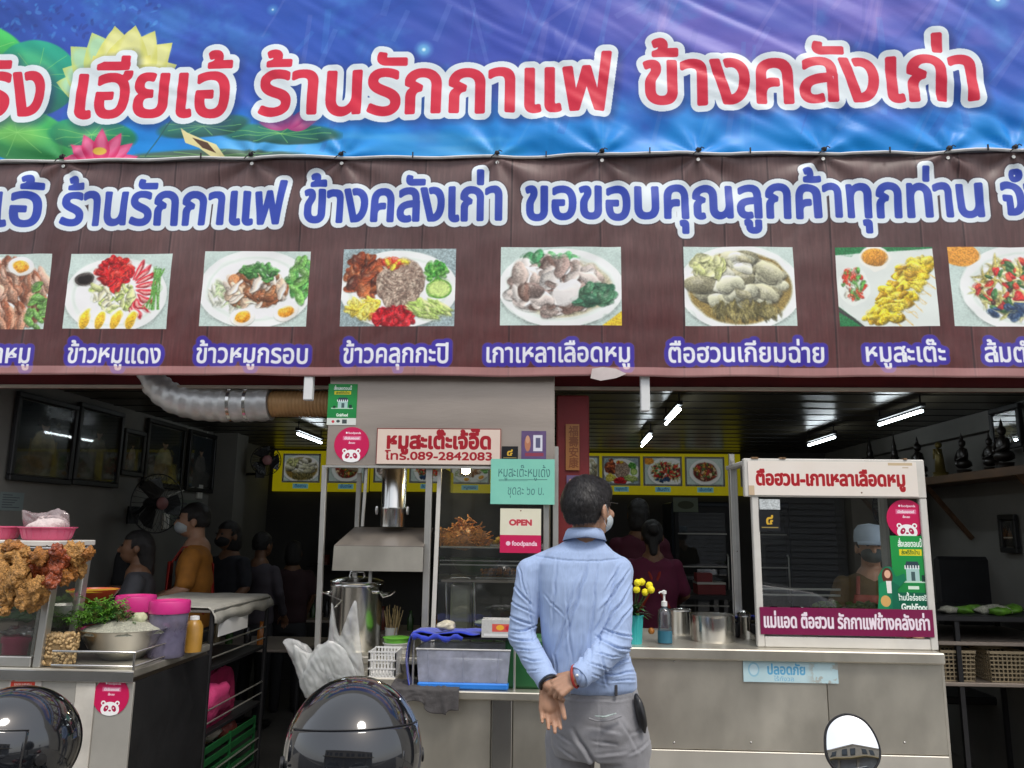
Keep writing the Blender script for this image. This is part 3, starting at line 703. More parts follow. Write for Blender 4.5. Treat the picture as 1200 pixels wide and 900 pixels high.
m_cord = mat('dark_cord', (.03, .028, .03), .8)
pts = [(BX0 + (BX1 - BX0) * i / 120, YF - .02 - fold(BX0 + (BX1 - BX0) * i / 120, zs, True), zs + .004 * math.sin(i * .7)) for i in range(121)]
tube('hem_rope', pts, .0075, m_hem, ub, 6)
rr = random.Random(2)
for i, tx in enumerate(ties):
    y = YF - .03 - fold(tx, zs, True)
    kb = MB().blob((tx, y - .004, zs + .012), (.014, .012, .012), i, .3, 2)
    kb.tube([(tx - .004, y - .006, zs + .008), (tx - .018, y - .016, zs - .006), (tx - .03, y - .012, zs - .016)], .0028, 5)
    kb.tube([(tx, y - .006, zs + .008), (tx + .012, y - .018, zs + .02), (tx + .026, y - .014, zs + .014)], .0028, 5)
    kb.make('cord_knot', m_cord, ub, True)
    MB().lathe([(.008, 0), (.010, .001), (.008, .002), (.005, .001)], (tx, y + .016, zs - .03), 14, ax=Matrix.Rotation(R(90), 3, 'X')).make('eyelet', M['alu'], lb, True)
for px in (240, 485, 640, 760, 877, 1040, 1152):
    x = P(px, 184, Y=YF).x; y = YF - .034 - fold(x, zs, True)
    MB().box((x, y, zs + .006), (.006, .006, .03)).make('cord_tie', m_cord, ub)
# banner frame: steel tube behind the seam and the two white stubs below it
fr = thing('banner_frame', 'white square tube frame behind the banners, two short stubs showing below the brown banner', 'frame', (0, YF + .06, zb))
wt = mat('white_tube', (.70, .71, .70), .45, 0, .06, 12, stain=.2, stain_col=(.4, .38, .34))
for px in (361, 756):
    x = P(px, 460, Y=YF + .02).x; z0 = P(px, 469 if px < 500 else 482, Y=YF + .02).z
    boxb('stub', (x - .022, YF + .012, z0), (x + .022, YF + .05, zb + .25), wt, fr, .004)
boxb('rail', (BX0, YF + .055, zb + .12), (BX1, YF + .085, zb + .16), M['alu'], fr)
boxb('rail', (BX0, YF + .055, zs - .02), (BX1, YF + .085, zs + .02), M['alu'], fr)
boxb('rail', (BX0, YF + .055, zt - .05), (BX1, YF + .085, zt - .01), M['alu'], fr)
for k in range(6):
    x = BX0 + .1 + k * 1.24
    boxb('bracket', (x, YF + .09, zs - .02), (x + .03, 3.998, zs + .02), M['alu'], fr)
# a torn strip dangling from the hem near the column
t = MB(); q = [P(px, py, Y=YF - .02) for px, py in ((694, 432), (706, 430), (722, 432), (734, 438), (722, 443), (704, 446), (692, 443))]
t.add([v for v in q] + [v + Vector((0, .006, 0)) for v in q], [tuple(range(7)), tuple(range(7, 14))[::-1]] + [(i, (i + 1) % 7, 7 + (i + 1) % 7, 7 + i) for i in range(7)])
t.make('torn_hem', mat('torn_vinyl', (.6, .52, .5), .6), lb)

# ------------------------------------------------------------------ column, beam
colm = thing('red_column', 'dark red square column between the satay stall and the right-hand opening', 'column', (P(671, 600, Y=3.9).x, 3.95, 0))
cx0, cx1 = P(652, 600, Y=3.88).x, P(691, 600, Y=3.88).x
boxb('shaft', (cx0, 3.88, 0), (cx1, 4.04, 2.2), M['red_paint'], colm, .006)
zb0 = P(900, 458, Y=3.86).z
bm_ = thing('red_beam', 'dark red steel beam across the shopfront just under the brown banner', 'beam', (0, 3.9, zb0))
boxb('web', (XL - .2, 3.86, zb0 + .018), (XR + .2, 3.99, H_C + .14), M['red_paint'], bm_, .004)
boxb('lip', (XL - .2, 3.85, zb0), (XR + .2, 3.87, zb0 + .016), M['cream_trim'], bm_)
def card(name, pic, x0, x1, z0, z1, y, label, cat, parent=None, th=.002, rough=.4, ry=0.0, group=None, dirt=0.05, emit=0):
    """a thin printed board facing the street; ry tilts it in its own plane"""
    cx, cz = (x0 + x1) / 2, (z0 + z1) / 2; hw, hh = (x1 - x0) / 2, (z1 - z0) / 2
    co, si = math.cos(ry), math.sin(ry)
    q = [(-hw, -hh), (hw, -hh), (hw, hh), (-hw, hh)]; q = [(cx + a * co - b * si, cz + a * si + b * co) for a, b in q]
    vs = [(a, y, b) for a, b in q] + [(a, y + th, b) for a, b in q]
    fs = [(0, 1, 2, 3), (7, 6, 5, 4), (0, 4, 5, 1), (1, 5, 6, 2), (2, 6, 7, 3), (3, 7, 4, 0)]
    uv = [(0, 0), (1, 0), (1, 1), (0, 1)] * 2
    o = obj(name, vs, fs, picmat(name + '_print', pic.image(name + '_picture'), rough, .4, 0, 40, dirt, emit=emit), parent, uvs=uv, offset=(cx, y, z0))
    if parent is None: tag(o, label, cat, group)
    return o
def cardp(name, pic, box_, y, label, cat, **k):
    x0, y0, x1, y1 = box_
    a = P(x0, (y0 + y1) / 2, Y=y); b = P(x1, (y0 + y1) / 2, Y=y); c_ = P((x0 + x1) / 2, y0, Y=y); d = P((x0 + x1) / 2, y1, Y=y)
    return card(name, pic, a.x, b.x, d.z, c_.z, y, label, cat, **k)
# ------------------------------------------------------------------ exhaust duct at the left
m_duct = mat('duct_foil', (.60, .60, .59), .42, .6, .15, 12, .3, 25, stain=.4, stain_col=(.2, .18, .15))
m_ductb = mat('amber_duct', (.42, .24, .10), .5, .2, .15, 12, .1, 30, stain=.3, stain_col=(.2, .1, .05))
dp = [P(px, py, Y=y) for px, py, y in ((176, 425, 3.93), (186, 447, 3.92), (205, 464, 3.92), (232, 472, 3.92), (262, 474, 3.92), (290, 474, 3.92), (318, 473, 3.92))]
duct = thing('exhaust_duct', 'silver ribbed exhaust duct bending down under the banner into an amber ribbed section', 'duct', dp[3])
def ribbed(pts, r, step, amp):
    P_ = [Vector(p) for p in pts]; out = []; rs = []
    n = 0
    for i in range(len(P_) - 1):
        L_ = (P_[i + 1] - P_[i]).length; k = max(2, int(L_ / step))
        for j in range(k): out.append(P_[i].lerp(P_[i + 1], j / k)); rs.append(r + amp * (n % 4 in (0, 1))); n += 1
    out.append(P_[-1]); rs.append(r); return out, rs
sm = []
for i in range(len(dp) - 1):
    p0 = dp[max(0, i - 1)]; p1 = dp[i]; p2 = dp[i + 1]; p3 = dp[min(len(dp) - 1, i + 2)]
    for j in range(4):
        t = j / 4; sm.append(.5 * ((2 * p1) + (p2 - p0) * t + (2 * p0 - 5 * p1 + 4 * p2 - p3) * t * t + (3 * p1 - p0 - 3 * p2 + p3) * t ** 3))
sm.append(dp[-1])
q, rs = ribbed(sm, .086, .012, .0050)
tube('silver_hose', q, rs, m_duct, duct, 22)
for px in (291, 272):
    a = P(px, 473, Y=3.92); tube('clamp', [a, a + Vector((.016, 0, 0))], .095, M['steel_bright'], duct, 22)
q, rs = ribbed([P(320, 473, Y=3.92), P(387, 473, Y=3.92), P(420, 474, Y=3.92)], .066, .0045, .0035)
tube('amber_hose', q, rs, m_ductb, duct, 22)
tube('collar', [P(311, 473, Y=3.92), P(321, 473, Y=3.92)], .060, m_ductb, duct, 18)

# ------------------------------------------------------------------ satay stall (centre)
YS = 3.76
def X_(px, Y, py=650): return P(px, py, Y=Y).x
def Z_(py, Y, px=600): return P(px, py, Y=Y).z
st = thing('satay_stall', 'stainless steel food stall with hood, chimney and glass case, left of the red column', 'food stall', (X_(520, YS), 4.0, 0))
hx0, hx1 = P(384, 500, Y=YS).x, P(650, 500, Y=YS).x
z_h0 = P(510, 546, Y=YS).z
boxb('hood_panel', (hx0, YS, z_h0), (hx1, YS + .02, 2.34), M['steel_hood'], st, .003)
boxb('hood_side', (hx0, YS + .022, z_h0 + .01), (hx0 + .012, 4.35, 2.30), M['steel_hood'], st)
boxb('hood_side', (hx1 - .012, YS + .022, z_h0 + .01), (hx1, 4.35, 2.30), M['steel_hood'], st)
boxb('hood_rim', (hx0, YS - .008, z_h0 - .012), (hx1, YS + .03, z_h0 - .001), M['alu'], st)
boxb('hood_top', (hx0, YS + .022, 2.302), (hx1, 4.36, 2.315), M['steel_hood'], st)
zc = P(430, 768, Y=YS + .02).z               # counter top
ZL = P(560, 809, Y=3.46).z
def post(px0, px1, y, z0, z1, w=.024):
    a = P(px0, 560, Y=y); b = P(px1, 740, Y=y)
    MB().bar((a.x, y, z1), (b.x, y, z0), w, w, .002).make('post', M['alu'], st)
post(380, 373, YS + .03, zc, z_h0); post(503, 498, YS + .03, zc, z_h0, .030)
MB().bar((X_(512, YS + .03), YS + .05, z_h0), (X_(509, YS + .03), YS + .05, zc), .008, .02).make('post', M['white_frame'], st)
for px in (640, 651): MB().bar((X_(px, YS + .03), YS + .03, z_h0 + .1), (X_(px, YS + .03), YS + .03, zc), .026, .024, .002).make('post', M['alu'], st)
MB().bar((hx0 + .03, 4.33, z_h0), (hx0 + .03, 4.33, zc), .024, .024).make('post', M['alu'], st)
MB().bar((hx1 - .03, 4.33, z_h0), (hx1 - .03, 4.33, zc), .024, .024).make('post', M['alu'], st)
# chimney and grill hood
cxm = X_(459, 3.98); r_c = .062
lathe('chimney', [(r_c, Z_(619, 3.98)), (r_c, Z_(600, 3.98)), (r_c + .002, Z_(599, 3.98)), (r_c + .002, Z_(596, 3.98)), (r_c, Z_(595, 3.98)), (r_c, 2.30)], (cxm, 3.98, 0), M['steel_bright'], st, 32)
lathe('chimney_handle', [(.006, -.02), (.009, 0), (.006, .02)], (cxm - .078, 3.95, Z_(600, 3.98)), M['steel_bright'], st, 8)
lathe('chimney_handle', [(.006, -.02), (.009, 0), (.006, .02)], (cxm + .078, 3.95, Z_(600, 3.98)), M['steel_bright'], st, 8)
ga, gb = X_(392, YS), X_(497, YS); gz0, gz1 = Z_(669, YS, 450), Z_(640, YS, 450); gz2 = Z_(618, 3.97, 450)
m_hood2 = mat('grill_hood_steel', (.34, .30, .26), .4, .6, .15, 4, .04, 40, stretch=(3, 1, .5))
obj('grill_hood_front', [(ga, YS - .03, gz0), (gb, YS - .03, gz0), (gb, YS - .03, gz1), (ga + .004, YS - .03, gz1), (ga, YS - .026, gz0), (gb, YS - .026, gz0), (gb, YS - .026, gz1), (ga + .004, YS - .026, gz1)],
    [(0, 1, 2, 3), (7, 6, 5, 4), (0, 4, 5, 1), (2, 6, 7, 3), (0, 3, 7, 4), (1, 5, 6, 2)], M['steel'], st)
obj('grill_hood_roof', [(ga + .004, YS - .03, gz1 + .002), (gb, YS - .03, gz1 + .002), (gb, 4.05, gz2), (ga + .02, 4.05, gz2), (ga + .004, YS - .03, gz1 - .001), (gb, YS - .03, gz1 - .001), (gb, 4.05, gz2 - .004), (ga + .02, 4.05, gz2 - .004)],
    [(0, 1, 2, 3), (7, 6, 5, 4), (0, 4, 5, 1), (1, 5, 6, 2), (2, 6, 7, 3), (3, 7, 4, 0)], m_hood2, st)
obj('grill_hood_side', [(ga, YS - .026, gz0), (ga + .004, YS - .026, gz1), (ga + .02, 4.05, gz2), (ga + .02, 4.05, gz0), (ga + .004, YS - .026, gz0), (ga + .008, YS - .026, gz1), (ga + .024, 4.05, gz2), (ga + .024, 4.05, gz0)],
    [(0, 3, 2, 1), (4, 5, 6, 7), (0, 1, 5, 4), (1, 2, 6, 5), (2, 3, 7, 6), (3, 0, 4, 7)], m_hood2, st)
MB().bar((X_(424, YS), YS + .02, z_h0), (X_(422, YS), YS + .02, Z_(619, YS)), .014, .012).make('hanger_rod', M['alu'], st)
MB().bar((X_(434, YS), YS + .02, gz0 + .01), (X_(434, YS), YS + .02, Z_(686, YS)), .014, .012).make('hanger_rod', M['alu'], st)
# counter, ledge, base panels
sx0, sx1 = X_(372, YS) - .01, hx1
boxb('countertop', (sx0, YS - .02, zc - .03), (sx1, 4.36, zc), M['steel'], st, .003)
boxb('counter_back', (sx0, 4.34, .1), (sx1, 4.36, zc - .03), M['steel_hood'], st)
lx0, lx1 = X_(466, 3.44, 815), P(650, 815, Y=3.44).x
boxb('ledge', (lx0, 3.43, ZL - .032), (lx1, YS - .022, ZL), M['steel'], st, .004)
boxb('front_panel', (lx0, 3.475, .06), (X_(575, 3.475, 850), 3.49, ZL - .034), M['steel'], st, .002)
boxb('front_post', (X_(576, 3.47, 850), 3.462, .02), (X_(600, 3.47, 850), 3.488, ZL - .034), M['steel_bright'], st, .003)
boxb('front_panel', (X_(601, 3.475, 850), 3.475, .06), (lx1, 3.49, ZL - .034), M['steel'], st, .002)
boxb('side_panel', (lx0 - .012, 3.475, .06), (lx0 - .001, 4.3, ZL - .034), M['steel'], st)
boxb('side_panel', (sx0, YS, .06), (sx0 + .012, 4.33, zc - .032), M['steel'], st)
boxb('front_panel', (sx0 + .014, YS, .06), (lx0 - .014, YS + .012, zc - .032), M['steel'], st)
boxb('step_rail', (X_(462, 3.7), YS - .06, Z_(775, YS) - .012), (X_(500, 3.7), YS - .022, Z_(775, YS)), M['alu'], st)
# glass case
gx0, gx1 = X_(513, YS), X_(637, YS); yg = YS + .045
obj('glass_pane', [(gx0, yg, zc), (gx1, yg, zc), (gx1, yg, z_h0), (gx0, yg, z_h0)], [(0, 1, 2, 3)], M['glass_dirty'], st)
obj('glass_pane', [(gx0, yg, zc), (gx0, 4.3, zc), (gx0, 4.3, z_h0), (gx0, yg, z_h0)], [(0, 1, 2, 3)], M['glass_dirty'], st)
for py in (641, 657, 662):
    boxb('shelf_rail', (gx0 + .004, yg + .005, Z_(py, yg) - .006), (gx1, yg + .017, Z_(py, yg)), M['alu'] if py != 657 else M['steel_bright'], st)
zsf = Z_(641, yg)
boxb('shelf', (gx0 + .004, yg + .02, zsf - .01), (gx1, 4.28, zsf - .004), M['steel_bright'], st)
m_seat = mat('satay_meat', (.55, .22, .04), .45, 0, .5, 90, .3, 90, sss=.05)
pork = thing('heap', 'heap of grilled pork strips behind the stall glass', 'food', (X_(545, 3.98), 3.98, zsf))
rg = random.Random(11)
def heap_strips(root, c, w, d, h, n, L_, wd, th, m, name, seed=0, taper=1.0):
    rg = random.Random(seed)
    lump = MB().blob((c[0], c[1], c[2] + h * .25), (w * .44, d * .44, h * .4), seed, .2, 2); lump.make(name + '_core', m, root, True)
    proto = []
    for k in range(4):
        b = MB(); pts = [Vector((-L_ / 2 + L_ * t / 4, wd * .5 * math.sin(t * 1.3 + k), th * .8 * math.sin(t * 2.1 + k * 2))) for t in range(5)]
        b.tube(pts, [wd * .35, wd * .55, wd * .5, wd * .55, wd * .3], 5, sq=th / wd); proto.append(b)
    me = []
    for i in range(n):
        a = rg.uniform(0, 6.283); q = math.sqrt(rg.random()); x = math.cos(a) * q; y = math.sin(a) * q
        z = h * (1 - q ** 2 * taper) * rg.uniform(.55, 1)
        k = i % 4
        if len(me) <= k:
            o = obj(name, proto[k].v, proto[k].f, m, root, True); me.append(o)
        else: o = me[k].copy(); link(o)
        o.location = Vector((c[0] + x * w / 2, c[1] + y * d / 2, c[2] + z + .004)) - root.location
        o.rotation_euler = (rg.uniform(-.7, .7), rg.uniform(-.7, .7), rg.uniform(0, 6.28)); s = rg.uniform(.7, 1.2); o.scale = (s, s, s)
heap_strips(pork, (X_(545, 3.98), 3.98, zsf - .002), .27, .26, .15, 110, .055, .012, .007, m_seat, 'pork_strip', 3)
# yellow pineapple pieces and a bowl rim further right
ylw = thing('tray', 'shallow tray of yellow chopped fruit beside the pork heap', 'food', (X_(610, 3.95), 3.95, zsf))
boxb('tray_base', (X_(575, 3.95), 3.87, zsf - .002), (gx1 - .005, 4.1, zsf + .012), M['steel_bright'], ylw, .003)
m_yl = mat('yellow_fruit', (.55, .36, .03), .5, 0, .3, 30, .2, 80)
for i in range(26):
    MB().blob((rg.uniform(X_(580, 3.95), gx1 - .03), rg.uniform(3.89, 4.07), zsf + .018 + rg.uniform(0, .016)), (.02, .014, .010), i, .3, 1).make('fruit_piece', m_yl, ylw, True)
# bulb hanging in the case
bb = P(546, 551, Y=4.05)
lamp = thing('bulb_lamp', 'small lit warm bulb hanging inside the satay stall', 'lamp', bb)
MB().blob(bb, .022, 1, 0, 3).make('bulb', M['bulb'], lamp, True)
tube('holder', [bb + Vector((0, 0, .02)), bb + Vector((0, 0, .06))], .012, M['black'], lamp)
tube('wire', [bb + Vector((0, 0, .06)), Vector((bb.x, bb.y, 2.30))], .003, M['black'], lamp, 6)
# tall utensil seen through the lower glass, round bowl
ut = thing('food_box', 'pale rectangular tub standing behind the lower glass of the satay stall', 'container', (X_(542, 3.95), 3.95, zc))
boxb('tub', (X_(530, 3.95), 3.92, zc), (X_(552, 3.95), 4.05, Z_(684, 3.95)), mat('pale_tub', (.42, .42, .3), .5), ut, .01)
q = [P(px, py, Y=3.9) for px, py in ((524, 735), (523, 682), (530, 677), (549, 677), (556, 682), (556, 735))]
tube('wire_handle', q, .006, M['steel_bright'], ut, 8)
bowl = MB().lathe([(.05, 0), (.10, .03), (.13, .08), (.135, .085), (.128, .083), (.095, .035), (.045, .008)], (X_(557, 4.12), 4.12, Z_(660, 4.12) - .06), 30)
tag(smooth_angle(bowl.make('green_bowl', mat('green_enamel', (.05, .13, .04), .35), None), 40), 'dark green bowl on the lower shelf inside the satay stall glass', 'bowl')
boxb('low_shelf', (gx0 + .01, yg + .03, Z_(661, 4.12) - .075), (gx1, 4.28, Z_(661, 4.12) - .063), M['steel_hood'], st)

# signs and papers on the stall
def sign1():
    c = Cv(720, 200, (226, 206, 192)); c.mix(noise2(c.h, c.w, 90, 3), (200, 178, 160), .35)
    c.rect(0, 0, 720, 5, (120, 50, 44)); c.rect(0, 0, 5, 200, (120, 50, 44)); c.rect(715, 0, 720, 200, (150, 90, 80))
    c.text('หมูสะเต๊ะเจ้อี๊ด', 55, 112, 120, (160, 16, 34), width=612, bold=.045)
    c.text('โทร.089-2842083', 52, 176, 62, (160, 16, 34), width=622, bold=.035); return c
cardp('signboard', sign1(), (441, 502, 587, 544), YS - .012, 'white board with dark red Thai lettering and a phone number, on the hood panel', 'sign', th=.008)
cardp('round_sticker', panda_disc(), (391, 500, 433, 542), YS - .003, '', 'sticker') if False else None
def disc(name, cx, cy, rpx, y, label, par_=None, facing=None):
    c = P(cx, cy, Y=y); r = abs(P(cx + rpx, cy, Y=y).x - c.x); n = 40
    vs = []; uv = []
    for dy in (0, .002):
        for k in range(n): a = 2 * math.pi * k / n; vs.append((c.x + r * math.cos(a), y + dy, c.z + r * math.sin(a))); uv.append((.5 + .5 * math.cos(a), .5 + .5 * math.sin(a)))
    fs = [tuple(range(n)), tuple(range(n, 2 * n))[::-1]] + [(k, n + k, n + (k + 1) % n, (k + 1) % n) for k in range(n)]
    fs = [fs[0], fs[1]] + [f for f in fs[2:]]
    o = obj(name, vs, fs, PANDA, None, uvs=uv, offset=(c.x, y, c.z - r)); tag(o, label, 'sticker', 'round pink panda stickers'); return o
PANDA = picmat('panda_print', panda_disc().image('panda_picture'), .35, .5)
disc('round_sticker', 412, 521, 20.5, YS - .004, 'round pink panda sticker on the hood panel, below the green poster')
def green_poster(w=160, h=240, girl=False):
    c = Cv(w * 2, h * 2, (30, 150, 70)); k = 2
    c.mix(sstep(.2, .9, c.yy / c.h), (16, 110, 60), .5)
    c.text('สั่งเลยตอนนี้', 30 * k, 34 * k, 26 * k, (240, 250, 240), width=100 * k, bold=.03); c.rect(34 * k, 42 * k, 126 * k, 62 * k, (230, 214, 40)); c.text('ส่งฟรีถึงบ้าน', 42 * k, 58 * k, 18 * k, (20, 90, 40), width=76 * k, bold=.02)
    c.poly([(50 * k, 100 * k), (60 * k, 80 * k), (106 * k, 80 * k), (116 * k, 100 * k)], (50, 70, 80)); c.rect(56 * k, 100 * k, 110 * k, 140 * k, (170, 206, 200)); 
    for q in range(6): c.rect((51 + q * 11) * k, 92 * k, (56 + q * 11) * k, 104 * k, (236, 240, 240))
    c.rect(76 * k, 112 * k, 92 * k, 140 * k, (70, 96, 96)); c.rect(20 * k, 140 * k, 140 * k, 146 * k, (190, 220, 200)); c.rect(30 * k, 128 * k, 44 * k, 142 * k, (20, 60, 40)); c.rect(118 * k, 122 * k, 134 * k, 142 * k, (20, 60, 50))
    if not girl:
        c.rect(0, 200 * k, 160 * k, 240 * k, (216, 222, 214)); c.ell(34 * k, 220 * k, 8 * k, 8 * k, (200, 60, 70)); c.ell(62 * k, 218 * k, 10 * k, 8 * k, (60, 70, 70)); c.rect(84 * k, 208 * k, 110 * k, 232 * k, (70, 80, 80)); c.text('GrabFood', 50 * k, 190 * k, 24 * k, (245, 255, 245), width=64 * k, bold=.03)
    else:
        c.rect(60 * k, 156 * k, 104 * k, 166 * k, (220, 240, 220)); c.rect(0, 176 * k, 160 * k, 240 * k, (14, 96, 70)); c.text('ร้านนี้อร่อยจริง', 14 * k, 200 * k, 24 * k, (245, 255, 245), width=132 * k, bold=.03); c.text('GrabFood', 26 * k, 230 * k, 28 * k, (245, 255, 245), width=112 * k, bold=.045)
        c.rect(0, 234 * k, 160 * k, 240 * k, (40, 170, 60))
    return c
cardp('green_poster', green_poster(), (384, 450, 418, 498), YS - .003, 'green delivery poster at the upper left corner of the satay stall hood', 'poster', rough=.35)
def smallpic(w, h, kind):
    c = Cv(w, h, (20, 22, 26))
    if kind == 'gold':
        c.text('๔', w * .3, h * .72, h * .8, (214, 170, 50), bold=.03); c.rect(w * .1, h * .82, w * .9, h * .86, (150, 130, 70))
    if kind == 'purple':
        c = Cv(w, h, (104, 84, 126)); c.mix(noise2(h, w, 20, 3), (70, 50, 90), .5); c.ell(w * .25, h * .45, w * .12, h * .28, (180, 120, 90)); c.ell(w * .25, h * .3, w * .08, h * .14, (200, 150, 120)); c.rect(w * .48, h * .15, w * .85, h * .72, (214, 214, 224)); c.rect(w * .58, h * .25, w * .76, h * .6, (90, 90, 120)); c.rect(w * .15, h * .78, w * .9, h * .9, (140, 60, 80))
    if kind == 'tan':
        c = Cv(w, h, (150, 100, 54)); 
        for q, ch in enumerate('福壽安康'): c.text(ch, w * .2, h * (.24 + .23 * q), w * .75, (110, 60, 30), bold=.02)
    return c
cardp('gold_sticker', smallpic(96, 90, 'gold'), (588, 523, 607, 539), YS - .003, 'small black sticker with a gold emblem right of the white signboard', 'sticker')
cardp('purple_card', smallpic(140, 150, 'purple'), (611, 505, 640, 538), YS - .003, 'small purple picture card above the mint handwritten paper', 'card')
def mint():
    c = Cv(520, 380, (134, 206, 184)); c.mix(noise2(c.h, c.w, 120, 8), (110, 186, 168), .5)
    c.text('หมูสะเต๊ะหมูเด้ง', 55, 150, 120, (60, 110, 110), width=430, slant=.06); c.line(66, 178, 460, 172, 5, (60, 100, 100)); c.line(66, 186, 300, 183, 3, (60, 100, 100), .6)
    c.text('ชุดละ ๖๐ บ.', 135, 300, 110, (70, 122, 120), width=300, slant=.08); return c
cardp('mint_paper', mint(), (575, 538, 650, 591), YS - .016, 'mint green paper with faint handwriting taped over the stall corner', 'paper', th=.001, rough=.7)
def opn():
    c = Cv(300, 340, (226, 222, 200)); c.mix(noise2(c.h, c.w, 90, 9), (210, 206, 176), .5); c.text('OPEN', 66, 128, 60, (190, 60, 70), width=168, bold=.06, out=[(3, (236, 200, 196))])
    c.rect(0, 204, 300, 340, (198, 30, 84)); c.ell(60, 268, 17, 17, (240, 200, 216)); c.text('foodpanda', 88, 284, 50, (244, 214, 226), width=184, bold=.03); c.ell(150, 16, 5, 5, (120, 60, 40)); return c
cardp('open_sign', opn(), (586, 596, 634, 648), YS - .014, 'hanging card reading OPEN in red above a pink foodpanda band', 'sign', th=.004)
cardp('tan_plate', smallpic(90, 280, 'tan'), (663, 497, 679, 551), 3.872, 'narrow tan plate with characters on the red column', 'plaque')
cardp('dark_plate', smallpic(90, 120, 'purple'), (664, 557, 681, 582), 3.872, 'small dull picture card below the tan plate on the column', 'card', dirt=.4)

# ------------------------------------------------------------------ things on the satay stall
def pot(name, cx, cy, z0, r, h, label, cat='pot', lid=True, handles=True, group=None):
    t = thing(name, label, cat, (cx, cy, z0), group=group)
    prof = [(0, 0), (r * .96, 0), (r, .012), (r, h * .93), (r * 1.015, h * .94), (r * 1.015, h * .97), (r, h * .98), (r * 1.04, h)]
    if not lid: prof += [(r * 1.03, h), (r * .97, h * .98), (r * .96, h * .6), (0, h * .6)]
    lathe('pot_body', prof, (cx, cy, z0), M['steel_bright'], t, 40)
    if lid:
        ld = lathe('lid', [(r * 1.03, h + .001), (r * 1.03, h + .006), (r * .8, h + .016), (r * .3, h + .026), (0, h + .028)], (cx, cy, z0), M['steel_bright'], t, 40)
        k = [Vector((cx - r * .3, cy, z0 + h + .022)), Vector((cx - r * .25, cy, z0 + h + .05)), Vector((cx + r * .25, cy, z0 + h + .05)), Vector((cx + r * .3, cy, z0 + h + .022))]
        tube('lid_handle', k, .006, M['steel_bright'], ld, 8)
    if handles:
        for s in (-1, 1):
            a = Vector((cx + s * r, cy - .035, z0 + h * .82)); tube('handle', [a, a + Vector((s * .03, 0, .004)), a + Vector((s * .03, .07, .004)), a + Vector((0, .07, 0))], .005, M['steel_bright'], t, 8)
    return t
rp = .128
pot('stock_pot', X_(420, 3.97), 3.97, zc, rp, Z_(686, 3.9) - zc, 'tall stainless stock pot with lid under the grill hood')
lp = P(455, 692, Y=3.86)
ladle = thing('ladle', 'bent steel ladle resting behind the tall stock pot', 'ladle', lp)
tube('ladle_handle', [P(443, 692, Y=3.86), P(449, 700, Y=3.86), P(458, 697, Y=3.86), P(463, 693, Y=3.86)], .004, M['steel_bright'], ladle, 6)
MB().lathe([(0, -.012), (.02, -.008), (.026, .004), (.024, .004), (0, -.008)], P(441, 693, Y=3.86), 14).make('ladle_bowl', M['steel_bright'], ladle, True)
# tubs with green lid, jar of sticks
m_gl = mat('green_lid', (.13, .42, .04), .4, 0, .05); m_wh = mat('milky_plastic', (.55, .55, .53), .45, 0, .05)
gt = thing('tub', 'stack of white tubs with a lime green rim by the blue cloth', 'container', (X_(468, 3.86), 3.86, zc))
gx = X_(468, 3.86)
for i, (a, b, mm) in enumerate(((766, 760, m_wh), (760, 755, m_wh), (755, 749, m_gl))):
    z0 = Z_(a, 3.86) if i else zc + .001; z1 = Z_(b, 3.86)
    lathe('tub_rim', [(.055, z0), (.060, z1 - .004), (.064, z1 - .003), (.064, z1 - .001)], (gx, 3.86, 0), mm, gt, 24)
jar = thing('skewer_jar', 'jar of wooden skewers and bags behind the lime rimmed tubs', 'jar', (X_(462, 4.0), 4.0, zc))
lathe('jar_body', [(0, 0), (.03, 0), (.032, .1), (.03, .1), (.028, .01), (0, .01)], (X_(462, 4.0), 4.0, zc), m_wh, jar, 18)
for i in range(26):
    a = Vector((X_(462, 4.0) + rg.uniform(-.02, .02), 4.0 + rg.uniform(-.02, .02), zc + .02)); tube('skewer', [a, a + Vector((rg.uniform(-.03, .04), rg.uniform(-.02, .02), rg.uniform(.12, .19)))], .0022, bpy.data.materials.get('skewer_wood') or mat('skewer_wood', (.4, .28, .13), .7), jar, 5)
# clear box with blue base and clear lid content
yb = 3.47; bx0_, bx1_ = X_(490, yb, 780), P(596, 780, Y=yb).x
blue = mat('bright_blue_plastic', (.03, .22, .72), .4, 0, .05); clearp = film('clear_plastic', (.9, .93, .97), .5, .15, .72, (.66, .69, .84)); clearw = mat('white_napkins', (.74, .76, .8), .9, 0, .06, 30, .3, 50)
zb1 = ZL + .002
t = thing('napkin_box', 'clear plastic box of white napkins on a bright blue tray, on the stall ledge', 'box', ((bx0_ + bx1_) / 2, yb + .08, zb1))
boxb('tray', (bx0_, yb - .012, zb1), (bx1_, yb + .2, zb1 + .026), blue, t, .006)
z1b = Z_(762, yb); cb = MB(); w2 = bx1_ - bx0_
xa_, xb_ = bx0_ + .004, bx1_ - .004; ya_, yb2 = yb - .006, yb + .19; zq = zb1 + .027; e_ = .012
q0 = [Vector((xa_, ya_, zq)), Vector((xb_, ya_, zq)), Vector((xb_, yb2, zq)), Vector((xa_, yb2, zq))]; q1 = [Vector((xa_ - e_, ya_ - e_ * .5, z1b)), Vector((xb_ + e_, ya_ - e_ * .5, z1b)), Vector((xb_ + e_, yb2 + e_, z1b)), Vector((xa_ - e_, yb2 + e_, z1b))]
for i in range(4):
    j = (i + 1) % 4; obj('clear_side', [q0[i], q0[j], q1[j], q1[i]], [(0, 1, 2, 3)], clearp, t)
tube('box_lip', q1 + [q1[0]], .004, m_wh, t, 6)
for f in (.12, .5, .88): p_ = q0[0].lerp(q0[1], f); r_ = q1[0].lerp(q1[1], f); tube('moulded_rib', [p_ + Vector((0, -.001, 0)), r_ + Vector((0, -.001, 0))], .0018, clearp, t, 5)
